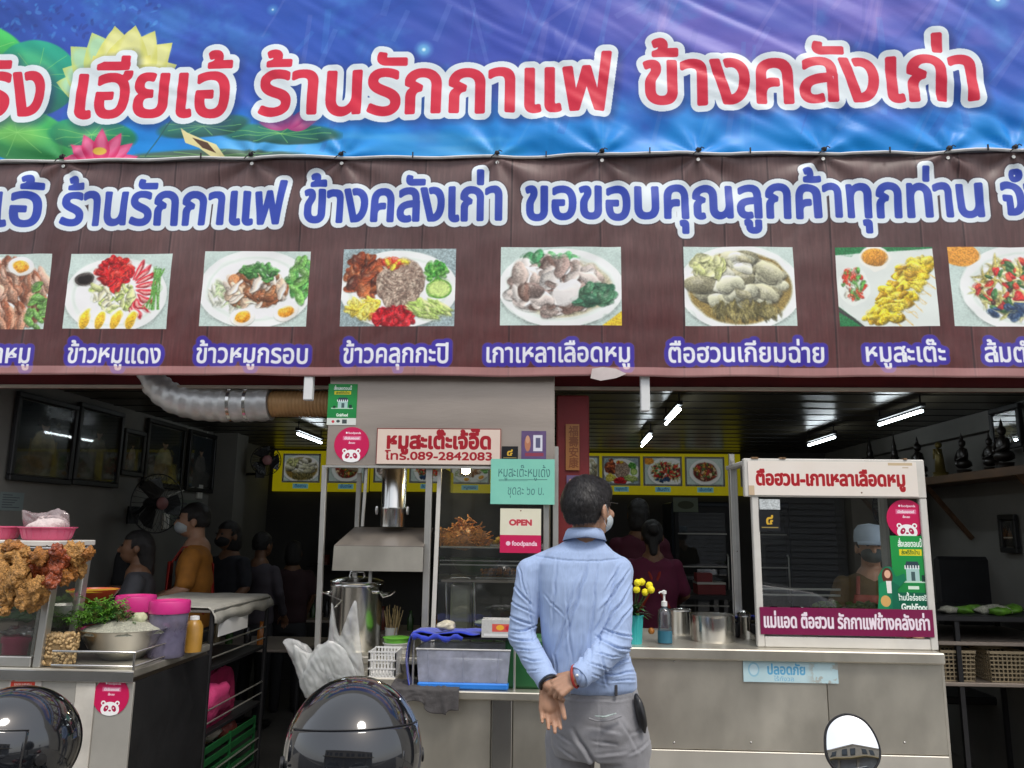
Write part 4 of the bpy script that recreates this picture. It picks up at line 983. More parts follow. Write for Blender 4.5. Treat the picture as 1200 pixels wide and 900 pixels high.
for i in range(16):
    boxb('napkin_pile', (bx0_ + .1 + rg.uniform(-.004, .004), yb + .02, zb1 + .03 + i * .0055), (bx1_ - .03 + rg.uniform(-.006, .006), yb + .17, zb1 + .0352 + i * .0055), clearw, t, .002)
# wire rack above the box carrying the blue cloth and packets
rk = thing('wire_rack', 'thin steel rack over the napkin box, carrying blue cloth and packets', 'rack', ((bx0_ + bx1_) / 2, yb + .1, ZL))
zr = Z_(748, yb)
ra, rb = X_(484, yb, 780), P(603, 780, Y=yb).x
for x in (ra, rb):
    for y in (yb + .005, yb + .24): tube('rack_leg', [(x, y, ZL), (x, y, zr)], .005, M['alu'], rk, 8)
boxb('rack_top', (ra - .006, yb, zr - .008), (rb + .006, yb + .25, zr), M['dark_metal'], rk)
m_cl = mat('royal_blue_cloth', (.012, .035, .42), .9, 0, .15, 40, .3, 150, sheen=.4)
def cloth_strip(name, f, nu, nv, m, parent, th=.003):
    vs = [f(i / nu, j / nv) for j in range(nv + 1) for i in range(nu + 1)]
    fs = [(j * (nu + 1) + i, j * (nu + 1) + i + 1, (j + 1) * (nu + 1) + i + 1, (j + 1) * (nu + 1) + i) for j in range(nv) for i in range(nu)]
    o = obj(name, vs, fs, m, parent, True, offset=vs[0]); s_ = o.modifiers.new('thickness', 'SOLIDIFY'); s_.thickness = th; return o
def clf(u, v):
    # lies on the rack, falls over its left end to the ledge
    Lx = X_(564, yb) - ra; s = u * (Lx + .21)
    wv = .006 * mnoise.noise(Vector((u * 7, v * 4, 1)))
    if s < .2:
        z = ZL + .01 + s / .2 * (zr - ZL); return Vector((ra - .012 - .018 * math.sin(s * 16) - .01 * v + wv, yb - .012 + v * .12 + .01 * math.sin(s * 30 + v * 3), z + .0))
    return Vector((ra - .01 + (s - .2), yb - .016 + v * .22, zr + .012 + .012 * math.exp(-((v - .1) / .2) ** 2) * (0.6 + mnoise.noise(Vector((u * 9, 2, v * 3)))) + wv))
tag(cloth_strip('blue_cloth', clf, 60, 14, m_cl, None), 'royal blue cloth draped over the rack end above the napkin box', 'cloth')
fold_ = MB().tube([Vector((ra - .006 + k * .012, yb - .018 + .003 * math.sin(k), zr - .002 + .006 * math.sin(k * .9))) for k in range(19)], [.011 + .003 * math.sin(k * 1.7) for k in range(19)], 8)
tag(fold_.make('blue_cloth_roll', m_cl, None, True), 'rolled front edge of the blue cloth along the rack', 'cloth')
sp = P(523, 733, Y=yb + .03)
m_sal = mat('printed_packet', (.5, .46, .36), .4, 0, .35, 60)
tag(MB().blob((sp.x, sp.y, zr + .042), (.042, .04, .022), 5, .25, 3).make('snack_bundle', m_sal, None, True), 'small bundled packet with red flecks lying on the blue cloth', 'packet')
pk = thing('snack_packet', 'flat clear packet with red and yellow print on the rack right end', 'packet', (X_(583, yb), yb + .08, zr))
def packimg():
    c = Cv(260, 90, (206, 206, 202)); c.mix(noise2(90, 260, 12, 4), (150, 150, 150), .5); c.rect(80, 20, 240, 60, (214, 90, 80)); c.ell(140, 38, 30, 14, (240, 180, 60)); c.ell(200, 40, 20, 12, (200, 40, 60))
    for q in range(30): c.rect(20 + q * 8, 70, 25 + q * 8, 82, (240, 240, 240))
    return c
px0_, px1_ = X_(566, yb), rb + .004
card('packet_face', packimg(), px0_, px1_, zr + .002, Z_(727, yb) , yb - .004, '', '', parent=pk, th=.10)
for i in range(9): MB().blob((rg.uniform(px0_, px1_ - .02), yb + rg.uniform(.03, .12), zr + .058), (.04, .035, .014), i, .35, 2).make('bag_of_greens', film('clear_bag', (.9, .94, .9), .6, .1, .4, (.55, .62, .5)) if i == 0 else bpy.data.materials['clear_bag'], pk, True)
# dark green bin behind the man's arm, white basket, grey cloth, plastic bag
gb_ = boxb('green_bin', (P(592, 780, Y=3.52).x, 3.5, ZL), (P(622, 780, Y=3.52).x + .06, 3.68, Z_(748, 3.5)), mat('dark_green_plastic', (.015, .10, .03), .45), None, .012)
tag(gb_, 'dark green plastic bin on the ledge beside the man\'s left elbow', 'bin')
wb = thing('white_basket', 'small white plastic basket with slotted side, left of the blue cloth', 'basket', (X_(455, 3.62, 790), 3.66, ZL))
wa, wb_ = X_(432, 3.6, 780), X_(463, 3.6, 780); z0, z1 = Z_(797, 3.6), Z_(767, 3.6)
boxb('basket_floor', (wa, 3.6, z0), (wb_, 3.74, z0 + .006), M['white_plastic'], wb)
for k in range(9):
    x = wa + (wb_ - wa) * k / 8
    boxb('rib', (x - .003, 3.6, z0), (x + .003, 3.606, z1), M['white_plastic'], wb); boxb('rib', (x - .003, 3.734, z0), (x + .003, 3.74, z1), M['white_plastic'], wb)
for k in range(4):
    z = z0 + (z1 - z0) * k / 3; boxb('hoop', (wa - .003, 3.597, z - .003), (wb_ + .003, 3.603, z + .003), M['white_plastic'], wb); boxb('hoop', (wa - .003, 3.737, z - .003), (wb_ + .003, 3.743, z + .003), M['white_plastic'], wb)
for x in (wa, wb_): boxb('end', (x - .003, 3.6, z0), (x + .003, 3.74, z1), M['white_plastic'], wb)
boxb('basket_stand', (wa - .05, 3.58, ZL - .03), (wb_ + .01, 3.76, z0 - .001), M['steel'], wb, .003)
def gcf(u, v):
    x = P(458, 800, Y=3.5).x + u * .29; hem = .055 + .05 * max(0, 1 - abs(u - .8) / .3) + .012 * math.sin(u * 13)
    rip = .006 * mnoise.noise(Vector((u * 12, v * 9, 3)))
    if v < .6: return Vector((x + .02 * v, 3.60 - (3.60 - 3.422) * v / .6, ZL + .009 + abs(rip) * 1.6))
    w_ = (v - .6) / .4; return Vector((x + .012 + .012 * w_ * math.sin(u * 19), 3.417 - .010 * abs(math.sin(u * 16 + 1)) * w_ + rip * .5, ZL + .006 - w_ * hem))
tag(cloth_strip('grey_cloth', gcf, 60, 40, mat('grey_cloth', (.07, .065, .065), .9, 0, .2, 30, .2, 120), None, .003), 'dark grey cloth hanging over the front edge of the stall ledge', 'cloth')
# crumpled white carrier bags hanging from the stall corner
bagm = film('white_carrier_bag', (.94, .95, .94), .5, .3, .36, (.96, .97, .95))
bag = thing('carrier_bags', 'bunch of white plastic carrier bags hanging at the stall corner behind the helmet', 'plastic bag', P(385, 810, Y=3.35))
def bag_sheet(k, outline, y):
    # two thin crumpled sheets joined at a rounded outline in the bag's own plane; folds run from the handles down
    n = len(outline); c = Vector((0, 0, 0))
    for q in outline: c += q
    c /= n; rings = 26; m_ = MB(); dense = []
    for i in range(n):
        p0, p1, p2, p3 = [outline[(i + j) % n] for j in (-1, 0, 1, 2)]
        for j in range(12):
            t = j / 12; sp_ = .5 * ((2 * p1) + (p2 - p0) * t + (2 * p0 - 5 * p1 + 4 * p2 - p3) * t * t + (3 * p1 - p0 - 3 * p2 + p3) * t ** 3); dense.append(sp_.lerp(p1.lerp(p2, t), .5))
    N_ = len(dense)
    for side in (-1, 1):
        vs = []; fs = []
        for r_ in range(rings + 1):
            f = r_ / rings
            for i, p in enumerate(dense):
                v = c.lerp(p, f); bulge = (1 - f ** 2) ** .6 * .018
                u = (v.x - c.x) / (.08 + abs(v.z - c.z) * .35)
                nz = .006 * abs(mnoise.noise(Vector((u * 3 + v.z * 14, v.z * 8, k * 3.3 + side)))) * 2 + .003 * abs(mnoise.noise(Vector((v.x * 40 + v.z * 25, v.z * 22, k + side * 4)))) * 2 + .004 * mnoise.noise(Vector((v.x * 34, v.z * 30, k * 2.0)))
                vs.append(Vector((v.x + .003 * mnoise.noise(Vector((v.x * 60, v.z * 60, k))) * f, v.y + side * (bulge + .001) - nz * (1 if side < 0 else -1) * (1 - f ** 6 * .5), v.z + .003 * mnoise.noise(Vector((v.z * 60, v.x * 60, k))) * f)))
        for r_ in range(rings):
            for i in range(N_): a = r_ * N_ + i; b = r_ * N_ + (i + 1) % N_; fs.append((a, b, b + N_, a + N_))
        m_.add(vs, fs)
    return m_
B = lambda pts, y: [P(a, b, Y=y) for a, b in pts]
bag_sheet(1, B([(332, 752), (342, 748), (362, 757), (372, 772), (395, 790), (402, 812), (380, 822), (358, 818), (352, 800), (345, 780)], 3.38), 0).make('bag', bagm, bag, True)
bag_sheet(2, B([(389, 706), (394, 735), (400, 748), (410, 742), (414, 706), (418, 706), (421, 740), (425, 775), (427, 805), (400, 826), (365, 822), (350, 800), (358, 778), (372, 756), (384, 752)], 3.34), 0).make('bag', bagm, bag, True)
bag_sheet(3, B([(368, 766), (385, 750), (404, 760), (418, 790), (424, 812), (392, 824), (362, 814), (356, 790)], 3.31), 0).make('bag', bagm, bag, True)
bag_sheet(7, B([(344, 756), (360, 764), (380, 770), (398, 800), (388, 816), (366, 818), (350, 796)], 3.35), 0).make('bag', bagm, bag, True)
bag_sheet(8, B([(372, 780), (396, 748), (412, 752), (420, 775), (418, 808), (396, 822), (376, 806)], 3.37), 0).make('bag', bagm, bag, True)
hk = P(392, 712, Y=3.36)
tube('bag_hook', [hk, hk + Vector((.01, .08, .02)), (X_(376, YS) + .01, YS + .01, hk.z + .03)], .003, M['steel_bright'], bag, 6)

# ------------------------------------------------------------------ right-hand counter
ZR = P(1000, 763, Y=3.5).z
rc0, rc1 = P(640, 800, Y=3.5).x, P(1106, 800, Y=3.5).x
rcx = thing('steel_counter', 'long stainless steel counter with plain front under the right-hand opening', 'counter', ((rc0 + rc1) / 2, 3.8, 0))
boxb('top', (rc0, 3.48, ZR - .045), (rc1 + .006, 4.15, ZR), M['steel'], rcx, .005)
xj = P(972, 850, Y=3.51).x
zband = P(900, 882, Y=3.5).z
boxb('front_panel', (rc0, 3.51, zband + .003), (xj - .0015, 3.53, ZR - .047), M['steel'], rcx, .002)
boxb('front_panel', (xj + .0015, 3.51, zband + .003), (rc1, 3.53, ZR - .047), M['steel'], rcx, .002)
boxb('lower_panel', (rc0, 3.503, .10), (rc1, 3.53, zband), mat('steel_light_band', (.6, .57, .5), .4, .5, .1, 5), rcx, .002)  # band of light along the counter foot, put into the steel colour
boxb('end_panel', (rc1 + .001, 3.512, .06), (rc1 + .012, 4.13, ZR - .047), M['steel'], rcx)
boxb('end_panel', (rc0 - .012, 3.532, .06), (rc0 - .001, 4.13, ZR - .047), M['steel'], rcx)
boxb('back_panel', (rc0, 4.11, .06), (rc1, 4.13, ZR - .047), M['steel_hood'], rcx)
for x in (rc0 + .05, rc1 - .05):
    for y in (3.56, 4.08): lathe('foot', [(.025, 0), (.025, .01), (.016, .02), (.016, .1)], (x, y, 0), M['dark_metal'], rcx, 12)
for px in (700, 790, 880, 972, 1060): # rivets
    for py in (775, 870): MB().lathe([(.005, 0), (.003, .003), (0, .0035)], P(px, py, Y=3.51) + Vector((0, -.0, 0)), 8, ax=Matrix.Rotation(R(90), 3, 'X')).make('rivet', M['steel_bright'], rcx, True)
def safe():
    c = Cv(560, 130, (196, 222, 226)); c.mix(noise2(c.h, c.w, 70, 4), (160, 196, 206), .5); n = noise2(c.h, c.w, 40, 6)
    c.mix(sstep(.55, .62, n) * sstep(360, 440, c.xx), (170, 168, 158), .8)
    c.ell(62, 62, 34, 40, (150, 196, 214)); c.ell(62, 62, 25, 30, (196, 222, 230)); c.text('ปลอดภัย', 140, 86, 76, (96, 168, 208), width=230, bold=.03); c.text('ไร้กังวล', 180, 122, 34, (110, 176, 210), width=120); return c
cardp('worn_sticker', safe(), (871, 772, 982, 800), 3.504, 'worn pale blue sticker with Thai lettering on the right-hand counter front', 'sticker', th=.001, rough=.6)

# glass cabinet on the counter
YC = 3.56
a, b = P(888, 752, Y=YC), P(1100, 757, Y=YC); zct = P(980, 538, Y=YC).z
cx0, cx1 = a.x, b.x
cab = thing('glass_cabinet', 'white framed glass food cabinet with Thai sign, standing on the right-hand counter', 'cabinet', ((cx0 + cx1) / 2, YC + .22, ZR))
zh0 = P(980, 583, Y=YC).z; wf = M['white_frame']
for x0 in (cx0, cx1 - .03):
    boxb('frame_post', (x0, YC, ZR + .001), (x0 + .03, YC + .03, zh0), wf, cab, .003); boxb('frame_post', (x0, YC + .42, ZR + .001), (x0 + .03, YC + .45, zct), wf, cab, .003)
boxb('bottom_rail', (cx0 + .031, YC + .001, ZR + .001), (cx1 - .031, YC + .03, ZR + .045), wf, cab, .003)
boxb('header', (cx0 - .03, YC - .004, zh0), (cx1 + .0, YC + .03, zct), wf, cab, .004)
boxb('roof', (cx0 - .01, YC + .032, zct - .02), (cx1 - .0, YC + .45, zct - .001), wf, cab, .003)
boxb('floor_plate', (cx0 + .031, YC + .031, ZR + .002), (cx1 - .031, YC + .44, ZR + .02), M['steel'], cab)
obj('front_glass', [(cx0 + .03, YC + .018, ZR + .045), (cx1 - .03, YC + .018, ZR + .045), (cx1 - .03, YC + .018, zh0), (cx0 + .03, YC + .018, zh0)], [(0, 1, 2, 3)], M['glass'], cab)
for x in (cx0 + .012, cx1 - .012): obj('side_glass', [(x, YC + .03, ZR + .04), (x, YC + .42, ZR + .04), (x, YC + .42, zct - .02), (x, YC + .03, zct - .02)], [(0, 1, 2, 3)], M['glass'], cab)
for py in (697, 690): boxb('inner_rail', (cx0 + .035, YC + .2, P(980, py, Y=YC + .2).z - .008), (P(985, py, Y=YC + .2).x, YC + .21, P(980, py, Y=YC + .2).z), M['alu'], cab)
for px in (882, 886, 915, 918, 1060): # old tape and rust marks on the roof edge
    p = P(px, 537, Y=YC); boxb('rust_mark', (p.x - .006, YC - .008, zct - .002), (p.x + .008, YC + .02, zct + .006), bpy.data.materials.get('rusty_tape') or mat('rusty_tape', (.2, .12, .06), .8), cab)
def head():
    c = Cv(840, 180, (236, 228, 218)); c.mix(noise2(c.h, c.w, 100, 5), (220, 206, 190), .4); c.rect(0, 130, 28, 180, (190, 160, 120), .7); c.rect(700, 4, 820, 18, (196, 170, 130), .8); c.rect(770, 26, 800, 32, (190, 170, 140), .8)
    c.ell(560, 162, 4, 4, (90, 60, 40)); c.text('ตือฮวน-เกาเหลาเลือดหมู', 36, 126, 104, (168, 16, 30), width=746, bold=.035, out=[(1.5, (236, 180, 170))]); return c
cardp('cabinet_sign', head(), (877, 541, 1075, 581), YC - .008, 'white sign with dark red Thai lettering along the cabinet top', 'sign', th=.003)
def maroon():
    c = Cv(840, 130, (128, 20, 74)); c.mix(noise2(c.h, c.w, 100, 5), (104, 14, 62), .5)
    c.text('แม่แอด ตือฮวน รักกาแฟข้างคลังเก่า', 14, 96, 92, (240, 226, 236), width=810, bold=.03, out=[(1.5, (90, 10, 50))]); return c
cardp('cabinet_strip', maroon(), (891, 713, 1094, 745), YC - .004, 'maroon strip with white Thai lettering across the foot of the glass cabinet', 'sign', th=.002)
disc('round_sticker', 1062, 608, 23, YC + .012, 'round pink panda sticker inside the glass cabinet, above the tall green poster')
cardp('green_poster', green_poster(girl=True), (1046, 628, 1092, 719), YC + .009, 'tall green delivery poster at the right edge of the cabinet glass', 'poster', rough=.35)
cardp('gold_sticker', smallpic(96, 90, 'gold'), (890, 598, 914, 622), YC - .003, 'black square sticker with gold emblem at the cabinet\'s upper left corner', 'sticker')
cardp('pale_sticker', Cv(40, 30, (190, 196, 196)).grain(.2), (890, 585, 914, 597), YC - .003, 'torn pale sticker above the black emblem sticker on the cabinet', 'sticker')
# cut-out woman figure printed on the poster's lower left (flat print)
gp = [(1028, 719), (1030, 700), (1029, 676), (1033, 668), (1037, 664), (1044, 664), (1050, 676), (1060, 672), (1062, 680), (1052, 690), (1056, 719)]
def girl():
    c = Cv(200, 300, (20, 120, 84)); c.ell(80, 60, 34, 52, (92, 48, 34)); c.ell(82, 48, 20, 26, (230, 180, 150)); c.rect(70, 92, 110, 170, (236, 232, 226)); c.poly([(30, 110), (70, 90), (80, 300), (10, 300), (16, 160)], (24, 140, 92)); c.poly([(104, 90), (150, 120), (190, 300), (100, 300)], (16, 104, 76)); c.ell(60, 220, 32, 36, (214, 170, 100)); return c
G = [P(*p, Y=YC + .006) for p in gp]; gx = [p.x for p in G]; gz = [p.z for p in G]
uv = [((p.x - min(gx)) / (max(gx) - min(gx)), (p.z - min(gz)) / (max(gz) - min(gz))) for p in G] * 2
n = len(G)
o = obj('figure_sticker', G + [g + Vector((0, .0015, 0)) for g in G], [tuple(range(n)), tuple(range(n, 2 * n))[::-1]], picmat('figure_print', girl().image('figure_picture'), .4), None, uvs=uv, offset=G[0])
tag(o, 'cut-out sticker of a long-haired woman in green jacket beside the green poster', 'sticker')
# food inside the cabinet: noodles and greens at the bottom
fd = thing('greens_tray', 'tray of chopped greens and noodles at the bottom of the glass cabinet', 'food', (P(1000, 710, Y=YC + .1).x, YC + .1, ZR + .021))
m_gr = mat('wilted_greens', (.10, .16, .02), .6, 0, .4, 40, .2, 60)
boxb('tray_base', (P(950, 710, Y=YC + .1).x, YC + .04, ZR + .021), (P(1040, 710, Y=YC + .1).x, YC + .25, ZR + .15), M['steel_bright'], fd, .004)
for i in range(40): MB().blob((rg.uniform(P(952, 710, Y=YC + .1).x, P(1038, 710, Y=YC + .1).x), rg.uniform(YC + .05, YC + .22), ZR + .155 + rg.uniform(0, .02)), (.022, .012, .012), i, .4, 1, Matrix.Rotation(rg.uniform(0, 3), 3, 'Z')).make('green_piece', m_gr, fd, True)

# frame pole standing between the opening and the cabinet
pl = thing('steel_pole', 'thin steel pole standing just left of the glass cabinet', 'pole', (P(862, 700, Y=3.95).x, 3.95, ZR))
MB().bar((P(858, 560, Y=3.95).x, 3.95, Z_(532, 3.95, 860)), (P(865, 740, Y=3.95).x, 3.95, ZR), .026, .026, .003).make('pole', M['alu'], pl)
MB().bar((P(858, 548, Y=3.95).x, 3.95, Z_(540, 3.95, 860)), (cx0 - .01, YC + .3, Z_(545, 3.95, 860)), .016, .02).make('brace', M['alu'], pl)
tube('tap_arm', [P(864, 646, Y=3.93), P(872, 650, Y=3.9), P(880, 656, Y=3.88)], .006, M['steel_bright'], pl, 8)

# flower pot, sanitiser, pots on the counter
fx = P(743, 733, Y=3.58)
fp = thing('flower_pot', 'turquoise fluted pot with yellow pom-pom flowers on the counter beside the man', 'potted plant', (fx.x, 3.6, ZR))
teal = mat('turquoise_plastic', (.03, .36, .36), .4, 0, .06)
hp = P(745, 722, Y=3.58).z - ZR
lathe('pot', [(0, 0), (.034, 0), (.042, hp), (.044, hp), (.044, hp + .004), (.038, hp + .002), (.036, hp - .02), (0, hp - .02)], (fx.x, 3.6, ZR), teal, fp, 40, wob=lambda th, i: .035 * math.cos(th * 20))
m_leaf = mat('dark_leaf', (.02, .075, .015), .45, 0, .3, 30, .1); m_pom = mat('yellow_petals', (.85, .72, .01), .6, 0, .12, 60, .4, 120)
def leaf_mb(b, base, d, L_, w_, droop=.4):
    d = Vector(d).normalized(); side = d.cross(Vector((0, 0, 1))); side = side.normalized() if side.length > .01 else Vector((1, 0, 0)); pts = []
    for q in range(6):
        s_ = q / 5; c_ = base + d * L_ * s_ + Vector((0, 0, -droop * L_ * s_ * s_)); ww = w_ * math.sin(math.pi * min(1, s_ * .92 + .06)) ; up_ = Vector((0, 0, .15 * ww))
        pts.append((c_ - side * ww + up_, c_, c_ + side * ww + up_))
    vs = [p for r_ in pts for p in r_]; fs = []
    for q in range(5): a = q * 3; fs += [(a, a + 1, a + 4, a + 3), (a + 1, a + 2, a + 5, a + 4)]
    b.add(vs, fs)
for i in range(34):
    b = MB(); a = rg.uniform(0, 6.28); el = rg.uniform(.0, 1.1); leaf_mb(b, Vector((fx.x + rg.uniform(-.015, .015), 3.6 + rg.uniform(-.015, .015), ZR + hp + rg.uniform(-.01, .035))), (math.cos(a) * math.cos(el), math.sin(a) * math.cos(el), math.sin(el)), rg.uniform(.05, .10), .012); b.make('leaf', m_leaf, fp, True)
for px, py in ((752, 682), (761, 686), (746, 691), (756, 694), (763, 691), (747, 683)):
    p = P(px, py, Y=3.58 + rg.uniform(-.02, .02)); b = MB().blob(p, .0155, px, .12, 3, freq=6); b.make('flower', m_pom, fp, True)
    tube('stem', [p, Vector((fx.x, 3.6, ZR + hp))], .0018, m_leaf, fp, 5)
sx = P(780, 745, Y=3.6)
sb = thing('sanitiser_bottle', 'clear sanitiser bottle with white pump and blue base label', 'bottle', (sx.x, 3.62, ZR))
gel = film('clear_gel', (.9, .93, .94), 1.0, .05, .12, (.6, .64, .66)); k = (P(780, 700, Y=3.6).z - ZR)
lathe('bottle', [(0, 0), (.030, .002), (.031, k * .2), (.031, k * .62), (.026, k * .72), (.011, k * .78), (.011, k * .82)], (sx.x, 3.62, ZR), gel, sb, 24)
lathe('label_band', [(.0318, .004), (.0320, .006), (.0320, k * .26), (.0318, k * .28)], (sx.x, 3.62, ZR), mat('teal_label', (.02, .12, .18), .5), sb, 24)
lathe('pump', [(.013, k * .80), (.013, k * .9), (.005, k * .92), (.005, k * 1.06), (.011, k * 1.07), (.011, k * 1.13), (.003, k * 1.15)], (sx.x, 3.62, ZR), M['white_plastic'], sb, 18)
tube('nozzle', [(sx.x, 3.62, ZR + k * 1.1), (sx.x - .018, 3.61, ZR + k * 1.11), (sx.x - .024, 3.61, ZR + k * 1.08)], .004, M['white_plastic'], sb, 8)
pot('cooking_pot', P(836, 740, Y=3.72).x, 3.74, ZR, .1, P(836, 720, Y=3.72).z - ZR, 'wide shiny steel pot without lid on the counter near the pole', lid=False, handles=False)
pot('small_pot', P(797, 730, Y=3.95).x, 3.95, ZR, .055, P(797, 714, Y=3.95).z - ZR, 'small steel pot behind the sanitiser bottle', lid=False, handles=False)
pot('steel_canister', P(880, 735, Y=3.8).x, 3.84, ZR, .05, P(880, 722, Y=3.8).z - ZR, 'short steel canister tucked between pole and glass cabinet', lid=True, handles=False)
def bcf(u, v):
    a = P(846, 714, Y=3.9); return Vector((a.x + u * .17, 3.86 + v * .12, P(846, 722, Y=3.9).z + .012 * math.sin(u * 7) + .02 * mnoise.noise(Vector((u * 4, v * 4, 8))) - .02 * v))
tag(cloth_strip('navy_cloth', bcf, 24, 10, m_cl, None), 'crumpled navy cloth lying behind the wide steel pot', 'cloth')
fcl = boxb('cloth_board', (P(842, 714, Y=3.9).x, 3.85, ZR + .001), (P(884, 714, Y=3.9).x, 4.0, P(846, 724, Y=3.9).z - .02), M['dark_metal'], None, .004); tag(fcl, 'low dark box under the navy cloth on the right-hand counter', 'box')
orange_ = MB().blob(P(764, 740, Y=3.62) + Vector((0, .02, 0)), .014, 2, .1, 3); tag(orange_.make('tangerine', mat('orange_peel', (.4, .15, .02), .5, 0, .2, 40, .2, 200), None, True), 'small tangerine between the flower pot and the sanitiser bottle', 'fruit')

# skewers, bread and bags on the lower shelf and counter inside the stall glass
t = thing('skewer_tray', 'steel tray of grilled satay skewers on the lower shelf inside the stall glass', 'food', (X_(585, 4.0), 4.0, Z_(661, 4.12) - .06))
zt2 = Z_(661, 4.12) - .062
boxb('tray_base', (X_(560, 4.0), 3.88, zt2), (X_(634, 4.0), 4.16, zt2 + .012), M['steel_bright'], t, .003)
for i in range(22):
    x = X_(566, 4.0) + (i % 11) * .018; z = zt2 + .02 + (i // 11) * .014; a = Vector((x, 3.90, z)); b_ = Vector((x + rg.uniform(-.01, .01), 4.13, z + rg.uniform(0, .006)))
    s_ = tube('skewer', [a, b_], .0016, bpy.data.materials['skewer_wood'], t, 5); MB().tube([a.lerp(b_, q / 6) + Vector((rg.uniform(-.002, .002), 0, rg.uniform(-.002, .002))) for q in range(2, 7)], [.006, .009, .008, .009, .006], 6).make('satay_meat', m_seat, s_, True)
for i, (px, w2, hh, cc, lab) in enumerate(((575, .05, .10, (.40, .10, .05), 'red packet standing behind the lower stall glass'), (598, .045, .13, (.5, .46, .36), 'cream packet standing behind the lower stall glass'), (618, .05, .09, (.10, .22, .05), 'green packet standing behind the lower stall glass'))):
    x = X_(px, 4.02); tag(MB().blob((x, 4.02, zc + hh * .5), (w2, .04, hh * .55), i + 30, .18, 3).make('stall_packet', mat('stall_packet_%s' % 'abc'[i], cc, .35, 0, .35, 40), None, True), lab, 'packet')
t = thing('vegetable_bag', 'clear bag of cucumber and herbs behind the packet on the wire rack', 'plastic bag', (X_(575, 3.95), 3.9, zc))
for i in range(24): MB().blob((rg.uniform(X_(556, 3.9), X_(612, 3.9)), rg.uniform(3.86, 3.94), zc + rg.uniform(.02, .09)), (.024, .018, .014), i, .4, 2).make('vegetable_piece', bpy.data.materials.get('bag_greens') or mat('bag_greens', (.16, .30, .08), .5, 0, .4, 60), t, True)
m_curry = mat('curry_yellow', (.55, .30, .03), .4, 0, .4, 80)
t = thing('satay_pile', 'yellow pile of raw satay at the right of the pork heap behind the stall glass', 'food', (X_(612, 3.92), 3.92, zsf)); heap_strips(t, (X_(606, 3.96), 4.02, zsf + .004), .13, .2, .07, 60, .05, .012, .007, m_curry, 'satay_strip', 8)
# ------------------------------------------------------------------ left food cart
YL = 3.10
ZK = P(80, 784, Y=YL).z
kx0, kx1 = -3.0, P(156, 790, Y=YL).x
cart = thing('steel_food_cart', 'stainless food cart with black end panel and glass case at the left edge', 'food cart', (-2.2, 3.45, 0))
boxb('cart_top', (kx0, YL, ZK - .03), (kx1, 3.80, ZK), M['steel'], cart, .004)
boxb('top_band', (kx0, YL - .006, ZK - .045), (kx1 + .004, YL - .001, ZK - .006), M['steel_bright'], cart, .001)
a, b = P(83, 850, Y=YL).x, P(106, 850, Y=YL).x
m_pan = mat('cart_front_panel', (.5, .48, .43), .4, .5, .1, 4, .04, 50, stain=.35, stain_col=(.3, .27, .22))
boxb('front_panel', (kx0, YL + .012, .08), (a - .002, YL + .026, ZK - .047), m_pan, cart, .002)
boxb('front_panel', (b + .002, YL + .012, .08), (kx1, YL + .026, ZK - .047), m_pan, cart, .002)
boxb('front_strip', (a, YL + .006, .06), (b, YL + .028, ZK - .047), mat('pale_marbled_strip', (.55, .52, .46), .5, 0, .15, 10, stain=.5, stain_col=(.3, .26, .2)), cart, .002)
boxb('end_panel', (kx1 - .01, YL + .028, .05), (kx1, 3.80, ZK - .047), M['black_sheet'], cart)
boxb('back_panel', (kx0, 3.79, .05), (kx1 - .012, 3.80, ZK - .032), M['steel_hood'], cart)
lipz = P(100, 764, Y=YL).z
la = P(60, 770, Y=YL).x
for z in (lipz, ZK + .012):
    tube('guard_rail', [(la, YL + .006, z), (kx1 - .004, YL + .006, z), (kx1 - .004, 3.78, z)], .0045, M['steel_bright'], cart, 8)
obj('guard_glass', [(la, YL + .006, ZK), (kx1 - .004, YL + .006, ZK), (kx1 - .004, YL + .006, lipz), (la, YL + .006, lipz)], [(0, 1, 2, 3)], M['glass'], cart)
tube('guard_post', [(kx1 - .004, YL + .006, ZK), (kx1 - .004, YL + .006, lipz)], .005, M['steel_bright'], cart, 8)
# glass case of the cart with its shelf on top
zsh = P(30, 640, Y=YL + .03).z
gxr = P(52, 776, Y=YL + .02).x; gxt = P(56, 660, Y=YL + .02).x
for y in (YL + .012, YL + .22):
    MB().bar((gxr - .028, y + .02, ZK), (gxr - .028 + .02, y + .02, zsh), .042, .03, .003).make('case_post', M['alu'], cart)
MB().bar((gxr - .062, YL + .036, ZK), (gxr - .042, YL + .036, zsh), .012, .014).make('case_post', M['steel_bright'], cart)
boxb('case_rail', (kx0, YL + .01, ZK + .001), (gxr - .05, YL + .045, ZK + .04), M['alu'], cart, .003)
boxb('case_shelf', (kx0, YL + .012, zsh), (gxr + .01, YL + .27, zsh + .022), M['white_frame'], cart, .003)
obj('case_glass', [(kx0, YL + .02, ZK + .04), (gxr - .05, YL + .02, ZK + .04), (gxr - .03, YL + .02, zsh), (kx0, YL + .02, zsh)], [(0, 1, 2, 3)], M['glass_dirty'], cart)
obj('case_glass', [(gxr - .02, YL + .05, ZK), (gxr - .02, YL + .21, ZK), (gxr - .0, YL + .21, zsh), (gxr - .0, YL + .05, zsh)], [(0, 1, 2, 3)], M['glass_dirty'], cart)
def redlab():
    c = Cv(200, 76, (196, 188, 180)); c.rect(10, 40, 160, 70, (206, 60, 40)); c.text('อร่อยชวนชิม', 50, 32, 28, (120, 60, 50), width=100, bold=.02); c.ell(24, 24, 14, 14, (220, 90, 60)); c.text('ขอบคุณ', 30, 64, 26, (240, 220, 210), width=110, bold=.02); return c
cardp('label_sticker', redlab(), (11, 791, 49, 806), YL + .009, 'small red and white label on the left cart front, left of the panda sticker', 'sticker', th=.001)
